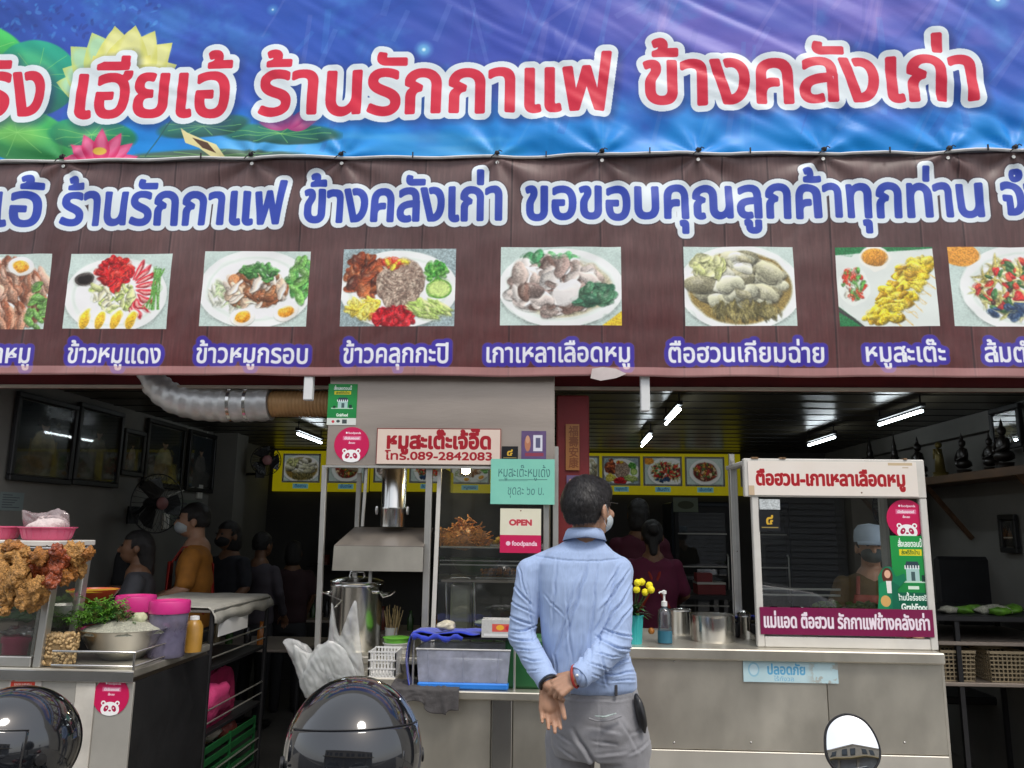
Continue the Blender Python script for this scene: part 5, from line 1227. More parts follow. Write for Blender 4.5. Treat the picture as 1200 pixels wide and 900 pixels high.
disc('round_sticker', 130, 816, 21, YL + .009, 'round pink panda sticker on the front of the left food cart')

def on(px, py, z=None): return P(px, py, Z=ZK if z is None else z)
def wid(px0, px1, y): return abs(P(px1, 700, Y=y).x - P(px0, 700, Y=y).x)
pinkp = mat('pink_plastic', (.62, .10, .20), .35, 0, .05, sss=.05); hotp = mat('hot_pink_plastic', (.60, .03, .22), .35, 0, .05)
# jar of pellets
l = Vector((P(68, 770, Y=3.2).x, 3.2, ZK)); r = wid(48, 88, 3.2) / 2; h = P(68, 741, Y=3.2).z - ZK
t = thing('peanut_jar', 'clear round jar full of beige fried pellets at the front of the left cart', 'jar', l)
lathe('jar_body', [(r * .92, 0), (r, .01), (r, h * .9), (r * .95, h)], l, film('jar_plastic', (.98, .98, .97), .25, .05), t, 28)
lathe('pellet_fill', [(0, .003), (r * .9, .004), (r * .945, .02), (r * .945, h * .9), (0, h * .95)], l, mat('pellet_bed', (.46, .31, .15), .8, 0, .2, 90, .3, 130), t, 28)
mp_ = mat('fried_pellet', (.50, .34, .16), .6, 0, .4, 25, .2, 60)
pm = MB().blob((0, 0, 0), (.0105, .0085, .007), 1, .2, 1); p0 = None
rg = random.Random(5)
for i in range(290):
    a = rg.uniform(-math.pi, .3) ; zz = rg.uniform(.006, h * .97); rr_ = r * .955
    if i > 180: rr_ = r * .9 * math.sqrt(rg.random()); zz = h * .96
    if p0 is None: o = p0 = obj('pellet', pm.v, pm.f, mp_, t, True)
    else: o = p0.copy(); link(o)
    o.location = (rr_ * math.cos(a), rr_ * math.sin(a), zz); o.rotation_euler = (rg.uniform(0, 3), rg.uniform(0, 3), rg.uniform(0, 3))
# big steel bowl with white sprouts and greens
by = 3.36; bl = Vector((P(144, 770, Y=by).x, by, ZK)); rb_ = wid(94, 193, by) / 2; hb = P(144, 738, Y=by - rb_ * .5).z - ZK
t = thing('steel_bowl', 'wide steel bowl of white sprouts and green herbs on the left cart', 'bowl', bl)
lathe('bowl_shell', [(rb_ * .35, 0), (rb_ * .45, .004), (rb_ * .75, hb * .4), (rb_ * .96, hb * .93), (rb_ * 1.02, hb), (rb_ * .98, hb * .99), (rb_ * .9, hb * .85), (rb_ * .5, hb * .2), (0, hb * .1)], bl, M['steel_bright'], t, 40)
m_spr = mat('white_sprouts', (.48, .48, .38), .6, 0, .4, 160, 1.0, 260)
lathe('sprouts', [(0, hb * 1.25), (rb_ * .4, hb * 1.2), (rb_ * .8, hb * 1.0), (rb_ * .93, hb * .86)], bl, m_spr, t, 30, wob=lambda th, i: .06 * math.sin(th * 7 + i))
m_herb = [mat('fresh_herb', (.10, .26, .02), .5, 0, .35, 30), mat('dark_herb', (.03, .12, .015), .5, 0, .3, 30), mat('brown_herb', (.10, .08, .02), .6, 0, .3, 30)]
hc = P(118, 728, Y=by)
tag_h = thing('herb_bunch', 'heap of fresh feathery green herbs lying over the steel bowl', 'herbs', (hc.x, by, ZK + hb))
kinds = []
for k in range(6):
    b = MB(); b.tube([(0, 0, 0), (.03, .004, .01), (.062, 0, .012), (.10, -.006, .006)], [.002, .0018, .0014, .0008], 4)
    for q in range(16):
        s_ = .015 + q * .0054; leaf_mb(b, Vector((s_, .002 * math.sin(q), .01)), (.5, (-1) ** q * (1 + .3 * math.sin(q * 2.3 + k)), .5 * math.sin(q + k)), rg.uniform(.012, .024), .0032, .3)
    kinds.append(b)
made = {}
for i in range(230):
    k = i % 6; u = rg.gauss(0, .5); v = rg.gauss(0, .45); cx = hc.x + u * .085 + .012; z = ZK + hb + .012 + .07 * math.exp(-(u * u + v * v)) * rg.uniform(.5, 1)
    mk = m_herb[0] if (u < .3 and rg.random() < .8) else m_herb[rg.randint(1, 2)]
    key = (k, mk.name)
    if key not in made: o = obj('herb_sprig', kinds[k].v, kinds[k].f, mk, tag_h, True); made[key] = o
    else: o = made[key].copy(); link(o)
    o.location = Vector((cx, by - .02 + v * .07, z)) - tag_h.location; a = rg.uniform(0, 6.28); o.rotation_euler = (rg.uniform(-.5, .5), rg.uniform(-.7, .5), a); s_ = rg.uniform(.5, .95); o.scale = (s_, s_, s_)
MB().blob(P(163, 725, Y=by) + Vector((0, .0, 0)), (.032, .03, .026), 4, .2, 3).make('cabbage_piece', mat('cabbage', (.5, .52, .33), .5, 0, .15, 20), t, True)
def bowl(name, px0, px1, ptop, pbot, y, z0, m, label, cat='bowl', th=.92):
    c = P((px0 + px1) / 2, pbot, Y=y); r = wid(px0, px1, y) / 2; h = P(c.x, ptop, Y=y).z - P(c.x, pbot, Y=y).z; h = max(.02, h * th)
    b = MB().lathe([(0, 0), (r * .55, 0), (r * .62, .003), (r * .9, h * .7), (r, h), (r * .97, h * 1.0), (r * .86, h * .72), (r * .55, .01), (0, .008)], (c.x, y, z0), 36)
    return tag(smooth_angle(b.make(name, m), 50), label, cat)
rz = ZK + .075
# riser behind the front row carrying the back bowls
t = thing('riser_box', 'dark box standing on the left cart, under the white and orange bowls', 'box', (P(100, 720, Y=3.62).x, 3.6, ZK))
boxb('riser', (P(58, 720, Y=3.6).x, 3.50, ZK + .001), (P(140, 720, Y=3.6).x, 3.76, rz), M['black_sheet'], t, .004)
bowl('white_bowl', 57, 93, 707, 722, 3.56, P(75, 722, Y=3.56).z, mat('white_enamel', (.66, .66, .62), .3), 'white enamel bowl behind the pellet jar on the left cart')
for nm, px0, px1, pt, pb, mm in (('orange_bowl', 82, 136, 689, 706, mat('orange_plastic', (.45, .07, .02), .35, 0, .1)),):
    z_ = P(109, pb, Y=3.66).z
    ob = bowl(nm, px0, px1, pt, pb, 3.66, z_, mm, 'shallow red-orange bowl with a yellow rim behind the herbs')
    r = wid(px0, px1, 3.66) / 2
    smooth_angle(MB().lathe([(r * .985, 0), (r * 1.01, .003), (r * 1.01, .008), (r * .96, .009), (r * .96, .004)], (P(109, pt, Y=3.66).x, 3.66, P(109, 693, Y=3.66).z), 36).make('rim', mat('yellow_plastic', (.55, .33, .02), .35), ob), 40)
    boxb('stand', (P(95, 700, Y=3.66).x, 3.6, rz), (P(122, 700, Y=3.66).x, 3.7, z_), M['black_sheet'], t)
boxb('stand', (P(64, 700, Y=3.56).x, 3.52, rz), (P(86, 700, Y=3.56).x, 3.6, P(75, 722, Y=3.56).z), M['black_sheet'], t)
# lidded jars
def tub(px0, px1, ptop, plid, pbot, y, lm, bmat, name, label):
    x = P((px0 + px1) / 2, 740, Y=y).x; r = wid(px0, px1, y) / 2; z0 = ZK + .001; zt_ = P(180, ptop, Y=y).z; zl = P(180, plid, Y=y).z
    t = thing(name, label, 'jar', (x, y, z0))
    lathe('tub_body', [(0, 0), (r * .84, 0), (r * .88, .006), (r * .93, zl - z0), (r * .9, zl - z0)], (x, y, z0), bmat, t, 36)
    lathe('screw_lid', [(r * .98, zl - .002), (r, zl + .004), (r, zt_ - .008), (r * .96, zt_), (r * .86, zt_ + .001), (r * .84, zt_ - .006), (0, zt_ - .007)], (x, y, 0), lm, t, 40, wob=lambda th, i: .006 * math.sin(th * 40)); return t
milk = film('milky_tub', (.75, .72, .85), .4, .2, .45, (.45, .42, .58)); dark_in = mat('dark_sauce', (.03, .015, .015), .3)
tub(134, 178, 698, 716, 745, 3.62, hotp, mat('dark_sauce_tub', (.10, .03, .05), .3, 0, .2), 'pink_lid_jar', 'dark jar with a magenta lid, behind the herbs and left of the tall pink-lid jar')
t = tub(174, 219, 703, 717, 768, 3.42, hotp, milk, 'pink_lid_jar', 'tall milky jar with a bright pink lid at the right of the left cart')
x, y = t.location.x, t.location.y; lathe('sauce', [(0, .01), (wid(174, 219, y) * .40, .012), (wid(174, 219, y) * .42, .11), (0, .11)], (x, y, ZK), mat('lilac_contents', (.16, .14, .24), .5, 0, .2, 8), t, 24)
x = P(227, 740, Y=3.55).x
t = thing('yellow_bottle', 'squat bottle of yellow sauce beside the tall pink-lid jar', 'bottle', (x, 3.55, ZK))
hh_ = P(227, 726, Y=3.55).z - ZK; rr_ = wid(217, 237, 3.55) / 2
lathe('bottle', [(0, 0), (rr_, .003), (rr_, hh_ * .8), (rr_ * .7, hh_ * .95), (rr_ * .5, hh_), (0, hh_)], (x, 3.55, ZK), mat('yellow_sauce', (.36, .19, .03), .35, 0, .2, 14), t, 24)
lathe('cap', [(rr_ * .55, hh_), (rr_ * .5, hh_ + .015), (0, hh_ + .018)], (x, 3.55, ZK), M['white_plastic'], t, 16)
# pink tub inside the case
x = P(19, 750, Y=3.24).x
t = thing('pink_tub', 'pink lidded tub inside the glass case of the left cart, a clear bag on it', 'container', (x, 3.24, ZK))
w_ = wid(4, 34, 3.24) / 2
lathe('tub_body', [(0, 0), (w_ * .8, 0), (w_ * .9, .07), (w_ * .88, .07)], (x, 3.24, ZK + .005), pinkp, t, 26)
lathe('tub_lid', [(w_, .07), (w_ * 1.02, .076), (w_ * 1.02, .09), (w_ * .9, .096), (0, .096)], (x, 3.24, ZK + .005), pinkp, t, 26)
clb = film('thin_clear_bag', (.96, .96, .96), .6, .12, .25, (.75, .75, .75))
MB().blob((x + .01, 3.24, ZK + .118), (.055, .04, .022), 6, .5, 3, freq=2.5).make('knotted_bag', clb, t, True)
# greens inside the case, seen under the pork
t = thing('vegetable_pile', 'pile of green vegetables inside the glass case of the left cart', 'food', (P(10, 715, Y=3.4).x, 3.4, ZK))
for i in range(34):
    MB().blob((P(rg.uniform(-30, 46), 715, Y=3.4).x, 3.4 + rg.uniform(-.08, .06), P(20, rg.uniform(700, 722), Y=3.4).z), (.035, .03, .018), i, .45, 2).make('vegetable', m_herb[1] if i % 3 else m_herb[0], t, True)
boxb('vegetable_tray', (kx0 + .05, 3.3, ZK + .001), (P(40, 715, Y=3.4).x, 3.5, P(20, 722, Y=3.4).z - .01), M['steel_hood'], t, .005)
# pink colanders on the shelf
for px0, px1, lab in ((24, 86, 'pink colander holding a clear bag of white noodles on the left cart shelf'), (-38, 22, 'pink colander cut by the left edge of the photo, beside the one with the bag')):
    x = P((px0 + px1) / 2, 630, Y=3.25).x; r = wid(px0, px1, 3.25) / 2; z0 = zsh + .0225; h = P(50, 616, Y=3.25).z - z0
    t = thing('pink_colander', lab, 'colander', (x, 3.25, z0), group='pink colanders on the cart shelf')
    lathe('colander_body', [(0, 0), (r * .74, 0), (r * .8, .006), (r * .9, h * .8), (r, h * .86), (r * 1.0, h * .92), (r * .88, h * .86), (r * .72, .01), (0, .008)], (x, 3.25, z0), pinkp, t, 40)
    for k in range(20):
        a = k / 20 * 6.283; tube('rib', [(x + r * .80 * math.cos(a), 3.25 + r * .8 * math.sin(a), z0 + .008), (x + r * .9 * math.cos(a), 3.25 + r * .9 * math.sin(a), z0 + h * .8)], .0022, pinkp, t, 5)
    if px0 > 0:
        b = bag_sheet(9, [P(q, w, Y=3.25) for q, w in ((30, 620), (26, 598), (40, 601), (56, 600), (68, 596), (80, 602), (81, 620), (56, 624))], 0)
        tag(b.make('noodle_bag', film('pale_pink_bag', (.95, .92, .93), .6, .12, .35, (.72, .60, .60)), None, True), 'clear plastic bag of white noodles in the pink colander', 'plastic bag')
        tag(MB().blob((x, 3.25, z0 + h * .9), (r * .7, r * .6, .045), 3, .25, 3).make('white_noodles', mat('white_noodle', (.62, .52, .5), .6, 0, .12, 50, .6, 100), None, True), 'mound of white noodles inside the bag in the pink colander', 'food')
# hanging fried pork: every piece a thing
skin = [mat('golden_crackling', (.36, .14, .025), .33, 0, .6, 75, .9, 160, stain=.5, stain_col=(.16, .05, .01)), mat('red_roast_meat', (.26, .05, .012), .25, 0, .6, 60, .6, 120, stain=.5, stain_col=(.05, .012, .006)), mat('pale_crackling', (.46, .23, .06), .36, 0, .55, 80, 1.0, 170, stain=.5, stain_col=(.25, .11, .03))]
spec = [(4, 655, 14, 20, 2), (22, 650, 14, 10, 2), (6, 680, 12, 22, 2), (22, 672, 12, 18, 2), (30, 660, 14, 16, 0), (10, 700, 11, 14, 2), (28, 696, 13, 18, 2), (42, 690, 11, 16, 2), (40, 672, 12, 14, 1), (52, 662, 14, 14, 1), (62, 668, 12, 16, 1), (46, 652, 12, 10, 0),
        (70, 656, 12, 12, 1), (80, 668, 13, 12, 0), (84, 650, 15, 16, 2), (74, 676, 10, 10, 0), (92, 664, 11, 13, 2), (98, 652, 12, 7, 0), (104, 648, 7, 7, 0), (60, 682, 10, 9, 1), (36, 706, 9, 12, 2), (16, 640, 14, 8, 0), (-8, 665, 14, 26, 2), (66, 646, 9, 8, 1), (50, 700, 8, 8, 2), (6, 716, 8, 6, 2)]
labs = ['golden-brown fried pork piece', 'reddish glazed roast pork piece', 'pale blistered crackling piece']
for i, (px, py, a, b, k) in enumerate(spec):
    yy = 3.06 - (i % 4) * .018 + (.06 if px > 70 else 0); c = P(px, py, Y=yy); s_ = yy / 920
    bm_b = MB().blob((0, 0, 0), (a * s_ * .95, .022, b * s_ * .98), i + 40, .30, 5, freq=1.6)
    vv = []
    for v in bm_b.v:
        n_ = abs(mnoise.noise(v * 30 + Vector((i, 0, 0)))) * .9 + .45 * abs(mnoise.noise(v * 75 + Vector((0, i, 0)))) + .28 * mnoise.noise(v * 170); vv.append(v * (1.0 + .42 * (n_ - .35)))
    o = obj('fried_pork', vv, bm_b.f, skin[k], None, True); o.location = c; o.rotation_euler = (rg.uniform(-.2, .2), rg.uniform(-.5, .5), rg.uniform(-.3, .3))
    place = 'near the left edge' if px < 15 else ('left of the cart post' if px < 38 else ('in the middle of the bunch' if px < 66 else 'at the right end of the bunch')); lev = 'upper' if py < 660 else ('middle' if py < 685 else 'lower')
    lb0 = lev + ' ' + labs[k] + ', ' + place; seen_l = globals().setdefault('_pl', {}); seen_l.setdefault(lb0, []).append((px, o))
    tag(o, lb0, 'food', 'pieces of pork hanging over the left cart')
for lb0, it in _pl.items():
    it.sort(key=lambda q: q[0])
    if len(it) > 1:
        for j, (q, o) in enumerate(it): o['label'] = lb0 + (', leftmost of %s' if j == 0 else ', rightmost of %s' if j == len(it) - 1 else ', second of %s' if j == 1 else ', third of %s') % {2: 'two', 3: 'three', 4: 'four', 5: 'five'}[len(it)]
hr = thing('hanging_rail', 'steel rail with hooks holding the fried pork in front of the cart shelf', 'rail', P(50, 645, Y=3.1))
tube('rail', [P(-60, 642, Y=3.09), P(108, 643, Y=3.12)], .005, M['steel_bright'], hr, 8)
for px in (-8, 10, 28, 46, 64, 84, 100): p = P(px, 642, Y=3.09); tube('hook', [p + Vector((0, 0, .008)), p + Vector((0, -.012, .004)), p + Vector((0, -.006, -.03))], .0018, M['steel_bright'], hr, 5)
tube('rail_arm', [P(55, 640, Y=3.11), P(55, 640, Y=3.2)], .005, M['steel_bright'], hr, 6)

# ------------------------------------------------------------------ trolley behind the cart
ty0, ty1 = 3.86, 4.62; tx1 = P(246, 760, Y=3.86).x + .0; tx0 = tx1 - .5; tz = P(289, 703, Y=4.4).z
tr = thing('kitchen_trolley', 'black wire kitchen trolley with a cloth-covered top behind the left cart', 'trolley', ((tx0 + tx1) / 2, (ty0 + ty1) / 2, 0))
for x in (tx0, tx1):
    for y in (ty0, ty1): tube('upright', [(x, y, .08), (x, y, tz)], .012, M['dark_metal'], tr, 10)
for z in (.25, .55, .85):
    boxb('shelf_board', (tx0, ty0, z), (tx1, ty1, z + .015), M['dark_metal'], tr)
    for dz in (.06, .12): tube('shelf_wire', [(tx1, ty0, z + dz), (tx1, ty1, z + dz)], .004, M['alu'], tr, 6); tube('shelf_wire', [(tx0, ty0, z + dz), (tx1, ty0, z + dz)], .004, M['alu'], tr, 6)
for x in (tx0, tx1):
    for y in (ty0, ty1): MB().lathe([(0, -.012), (.03, -.01), (.034, 0), (.03, .01), (0, .012)], (x, y, .04), 16, ax=Matrix.Rotation(R(90), 3, 'Y')).make('caster', M['black'], tr)
m_tc = mat('pale_table_cloth', (.34, .33, .29), .8, 0, .15, 12, .2, 60)
def tcf(u, v):
    x = tx0 - .02 + u * (tx1 - tx0 + .06); y = ty0 - .02 + v * (ty1 - ty0 + .05); z = tz + .014
    if u > .92: z -= (u - .92) * .9 * (1 + .12 * math.sin(v * 17)); x = min(x, tx1 + .024 + .006 * math.sin(v * 26))
    return Vector((x, y, z + .004 * mnoise.noise(Vector((u * 5, v * 7, 2)))))
boxb('top_board', (tx0 - .01, ty0 - .01, tz - .012), (tx1 + .01, ty1 + .01, tz + .002), M['alu'], tr, .003)
tag(cloth_strip('table_cloth', tcf, 30, 30, m_tc, None), 'pale cloth spread over the top of the black kitchen trolley', 'cloth')
boxb('label_panel', (tx1 + .013, ty0 + .05, tz - .13), (tx1 + .018, ty0 + .42, tz - .05), M['white_plastic'], tr)
pb = bag_sheet(5, [Vector((tx1 - .04, ty0 + a, b)) for a, b in ((.05, .57), (.03, .70), (.10, .80), (.30, .83), (.42, .78), (.46, .62), (.40, .57))], 0)
mpk = film('pink_bag', (.5, .1, .2), .35, .3, .9, (.50, .04, .14))
tag(pb.make('pink_bag', mpk, None, True), 'full pink plastic bag on the middle shelf of the trolley', 'plastic bag')
# bag sheets bulge along y above; give this one volume too
tag(MB().blob((tx1 - .10, ty0 + .24, .69), (.10, .2, .12), 8, .25, 3).make('pink_bundle', mat('pink_film', (.62, .06, .20), .35, 0, .2, 10, .3, 20), None, True), 'pink bundle filling the trolley shelf behind the pink bag', 'plastic bag')
gc = thing('green_crate', 'green plastic crate of packets on the lower trolley shelf', 'crate', (tx1 - .2, ty0 + .3, .27))
mgc = mat('green_crate_plastic', (.01, .09, .025), .4)
boxb('crate_floor', (tx1 - .4, ty0 + .03, .266), (tx1 - .005, ty0 + .7, .275), mgc, gc)
for k in range(4):
    z = .30 + k * .055; boxb('slat', (tx1 - .012, ty0 + .03, z), (tx1 - .004, ty0 + .7, z + .03), mgc, gc); boxb('slat', (tx1 - .4, ty0 + .03, z), (tx1 - .004, ty0 + .038, z + .03), mgc, gc)
for y in (ty0 + .03, ty0 + .35, ty0 + .69): boxb('rib', (tx1 - .016, y, .27), (tx1 - .002, y + .012, .50), mgc, gc)
for i, cc in enumerate([(.4, .28, .18), (.3, .05, .05), (.5, .45, .4), (.35, .2, .12), (.45, .1, .08), (.4, .36, .25)]):
    tag(MB().blob((tx1 - .12 - (i % 2) * .08, ty0 + .1 + i * .1, .45 + (i % 3) * .03), (.08, .07, .05), i, .3, 2).make('food_packet', mat('packet_%s' % 'abcdef'[i], cc, .4, 0, .2, 20), None, True), ['tan', 'dark red', 'cream', 'brown', 'red', 'beige'][i] + ' packet lying in the green crate on the trolley', 'packet')

# ------------------------------------------------------------------ helmets, mirror, scooters (mostly below the frame)
m_hel = mat('gloss_black_shell', (.008, .009, .011), .09, 0, .1, 8, spec=.7, coat=.8, rvar=.04)
m_vis = mat('smoked_visor', (.010, .011, .014), .05, 0, .05, 8, spec=.8, coat=.5, rvar=.02)
def helmet(name, c, r, rz, label):
    t = thing(name, label, 'helmet', (0, 0, 0), group='black helmets on the parked scooters')
    # front of the helmet looks along -Y; open face lower front
    def shell(rr, a0, a1, e0, e1, nu=40, nv=24, ex=1.0):
        vs = []; fs = []
        for j in range(nv + 1):
            e = e0 + (e1 - e0) * j / nv
            for i in range(nu + 1):
                a = a0 + (a1 - a0) * i / nu
                x = math.sin(a) * math.cos(e) * .94; y = -math.cos(a) * math.cos(e) * 1.12; z = math.sin(e) * 1.0
                if y > 0: y *= 1.02
                vs.append((x * rr * ex, y * rr * ex, z * rr * ex))
        for j in range(nv):
            for i in range(nu): q = j * (nu + 1) + i; fs.append((q, q + 1, q + nu + 2, q + nu + 1))
        return vs, fs
    vs, fs = shell(r, -math.pi, math.pi, R(-38), R(90), 56, 30)
    o = obj('shell', vs, fs, m_hel, t, True); s_ = o.modifiers.new('thickness', 'SOLIDIFY'); s_.thickness = .006; s_.offset = -1
    vs, fs = shell(r * 1.015, R(-72), R(72), R(-26), R(22)); o = obj('visor', vs, fs, m_vis, t, True); s_ = o.modifiers.new('thickness', 'SOLIDIFY'); s_.thickness = .003; s_.offset = -1
    pts = []
    for i in range(61): a = -math.pi + 2 * math.pi * i / 60; e = R(-38); pts.append((math.sin(a) * math.cos(e) * .94 * r, -math.cos(a) * math.cos(e) * 1.13 * r, math.sin(e) * r))
    tube('rubber_trim', pts, .005, M['black'], t, 8)
    pts = []
    for i in range(31): a = R(-72) + R(144) * i / 30; e = R(22.5); pts.append((math.sin(a) * math.cos(e) * .955 * r, -math.cos(a) * math.cos(e) * 1.137 * r, math.sin(e) * r * 1.015))
    tube('visor_edge', pts, .0012, M['black'], t, 6)
    for s in (-1, 1):
        ax = Matrix.Rotation(R(90) * s, 3, 'Y')
        lathe('pivot', [(.014, 0), (.013, .005), (.0, .006)], (s * r * .93, -.01, -.01), M['black'], t, 18, ax=ax)
    lathe('padding', [(r * .8, -r * .6), (r * .86, -r * .3), (r * .6, r * .5), (0, r * .7)], (0, 0, 0), M['black'], t, 24, sy=1.1)
    t.location = c; t.rotation_euler = (R(-8), 0, rz); return t
c1 = P(414, 868, Y=1.52); c1.z = P(414, 793, Y=1.52).z - .132
helmet('helmet', c1, .132, R(20), 'glossy black helmet at bottom centre, in front of the carrier bags')
c2 = P(14, 880, Y=1.87); c2.z = P(18, 806, Y=1.85).z - .132
helmet('helmet', c2, .132, R(-25), 'glossy black helmet at the lower left corner, in front of the cart')

def scooter(loc, rz, label, body_col, mirror=None):
    t = thing('parked_scooter', label, 'scooter', (0, 0, 0), group='scooters parked at the kerb')
    bm__ = mat('scooter_paint_' + label.split()[0], body_col, .25, 0, .05, coat=.6)
    for y in (-.62, .62):
        w_ = tube('tyre', [(0, y + .25 * math.cos(a), .27 + .25 * math.sin(a)) for a in [2 * math.pi * k / 28 for k in range(29)]], .035, M['black'], t, 8)
        lathe('rim', [(.20, -.012), (.215, 0), (.20, .012), (.05, .02), (0, .02)], (0, y, .27), M['alu'], t, 20, ax=Matrix.Rotation(R(90), 3, 'Y'))
    MB().tube([(0, .62, .27), (0, .45, .75), (0, .40, .98)], .022, 8).make('fork', M['steel_bright'], t, True)
    MB().tube([(0, -.62, .3), (0, -.3, .35), (0, .1, .32), (0, .35, .45), (0, .43, .7)], [.05, .07, .06, .06, .05], 10).make('frame', M['dark_metal'], t, True)
    MB().blob((0, -.42, .60), (.13, .38, .14), 1, .05, 3).make('tail_body', bm__, t, True)
    MB().blob((0, -.28, .76), (.12, .36, .05), 2, .05, 3).make('seat', M['black'], t, True)
    MB().blob((0, .44, .68), (.17, .07, .28), 3, .05, 3).make('leg_shield', bm__, t, True)
    MB().blob((0, .66, .50), (.07, .2, .05), 4, .05, 3).make('front_mudguard', bm__, t, True)
    MB().blob((0, .42, .96), (.15, .10, .08), 5, .05, 3).make('handlebar_cowl', bm__, t, True)
    MB().lathe([(.065, 0), (.06, .02), (0, .03)], (0, .505, .96), 20, ax=Matrix.Rotation(R(-90), 3, 'X')).make('headlight', M['glass_dirty'], t, True)
    tube('handlebar', [(-.34, .30, .98), (-.15, .40, .99), (.15, .40, .99), (.34, .30, .98)], .013, M['black'], t, 10)
    for s in (-1, 1): tube('grip', [(s * .36, .29, .98), (s * .24, .35, .985)], .019, M['black'], t, 10)
    tube('stand', [(-.06, .0, .3), (-.22, -.05, .01)], .012, M['dark_metal'], t, 8)
    t.location = loc; t.rotation_euler = (0, 0, rz); return t
zr_ = -.12
s1 = scooter((c1.x + .02, c1.y - .35, zr_), 0, 'black scooter under the centre helmet', (.02, .02, .022)); 
s2 = scooter((c2.x + .1, c2.y - .35, zr_), R(4), 'white scooter under the lower left helmet', (.5, .5, .48))
mc = P(998, 872, Y=1.74)
s3 = scooter((mc.x - .22, mc.y - .42, zr_), 0, 'red scooter carrying the round mirror at lower right', (.3, .02, .02))
# small racks that carry the helmets on the scooters
for hc_, sc in ((c1, s1), (c2, s2)):
    b = MB(); b.tube([(hc_.x, hc_.y, zr_ + .93), (hc_.x, hc_.y, hc_.z + .04)], .012, 8); b.blob((hc_.x, hc_.y, hc_.z + .05), .03, 1, .1, 2)
    o = b.make('mirror_stem', M['black'], None, True); o.parent = sc; o.matrix_parent_inverse = (Matrix.Translation(sc.location) @ Matrix.Rotation(sc.rotation_euler.z, 4, 'Z')).inverted()
# the mirror with black rim: egg-shaped outline, convex glass
mirror_m = mat('mirror_glass', (.9, .9, .9), .015, 1.0, 0.0, 5, rvar=0)
ol = [(a, b) for a, b in ((-27, 14), (-27, -2), (-23, -16), (-13, -26), (1, -30), (15, -25), (24, -13), (28, 4), (24, 18), (12, 29), (-4, 34), (-18, 28))]
def smoothloop(p, n=5):
    out = []; L_ = len(p)
    for i in range(L_):
        p0, p1, p2, p3 = [Vector((*p[(i + k) % L_], 0)) for k in (-1, 0, 1, 2)]
        for j in range(n):
            t_ = j / n; out.append(.5 * ((2 * p1) + (p2 - p0) * t_ + (2 * p0 - 5 * p1 + 4 * p2 - p3) * t_ * t_ + (3 * p1 - p0 - 3 * p2 + p3) * t_ ** 3))
    return out
ol = smoothloop(ol); sc_ = mc.y / 920.0
vs = []; fs = []; N_ = len(ol)
def mv(u, v, d): return Vector((u * sc_, d, -v * sc_))
rings = 8
for r_ in range(rings + 1):
    f = r_ / rings
    for q in ol: vs.append(mv(q.x * f * .95, q.y * f * .95, -.002 - .006 * (1 - f * f)))
for r_ in range(rings):
    for i in range(N_): a = r_ * N_ + i; b = r_ * N_ + (i + 1) % N_; fs.append((a, b, b + N_, a + N_))
tilt = Matrix.Rotation(R(-17), 4, 'X') @ Matrix.Rotation(R(-8), 4, 'Z')
mg = obj('mirror_glass', vs, fs, mirror_m, None, True)
b = MB()
hv = []
for f, d in ((.95, .0), (1.0, -.004), (1.035, .0), (1.02, .012), (.7, .032), (.3, .04), (0.01, .042)):
    for q in ol: hv.append(mv(q.x * f, q.y * f, d))
hf = []
for r_ in range(6):
    for i in range(N_): a = r_ * N_ + i; c_ = r_ * N_ + (i + 1) % N_; hf.append((a, a + N_, c_ + N_, c_))
hs = obj('mirror_housing', hv, hf, M['black'], None, True)
inv = (Matrix.Translation(s3.location)).inverted()
for o in (mg, hs): o.parent = s3; o.matrix_parent_inverse = inv; o.matrix_basis = Matrix.Translation(mc) @ tilt
o = MB().tube([mc + Vector((0, .02, -.02)), mc + Vector((-.01, .03, -.10)), Vector((mc.x - .06, mc.y - .10, zr_ + .99))], .007, 8).make('mirror_stem', M['black'], None, True); o.parent = s3; o.matrix_parent_inverse = inv
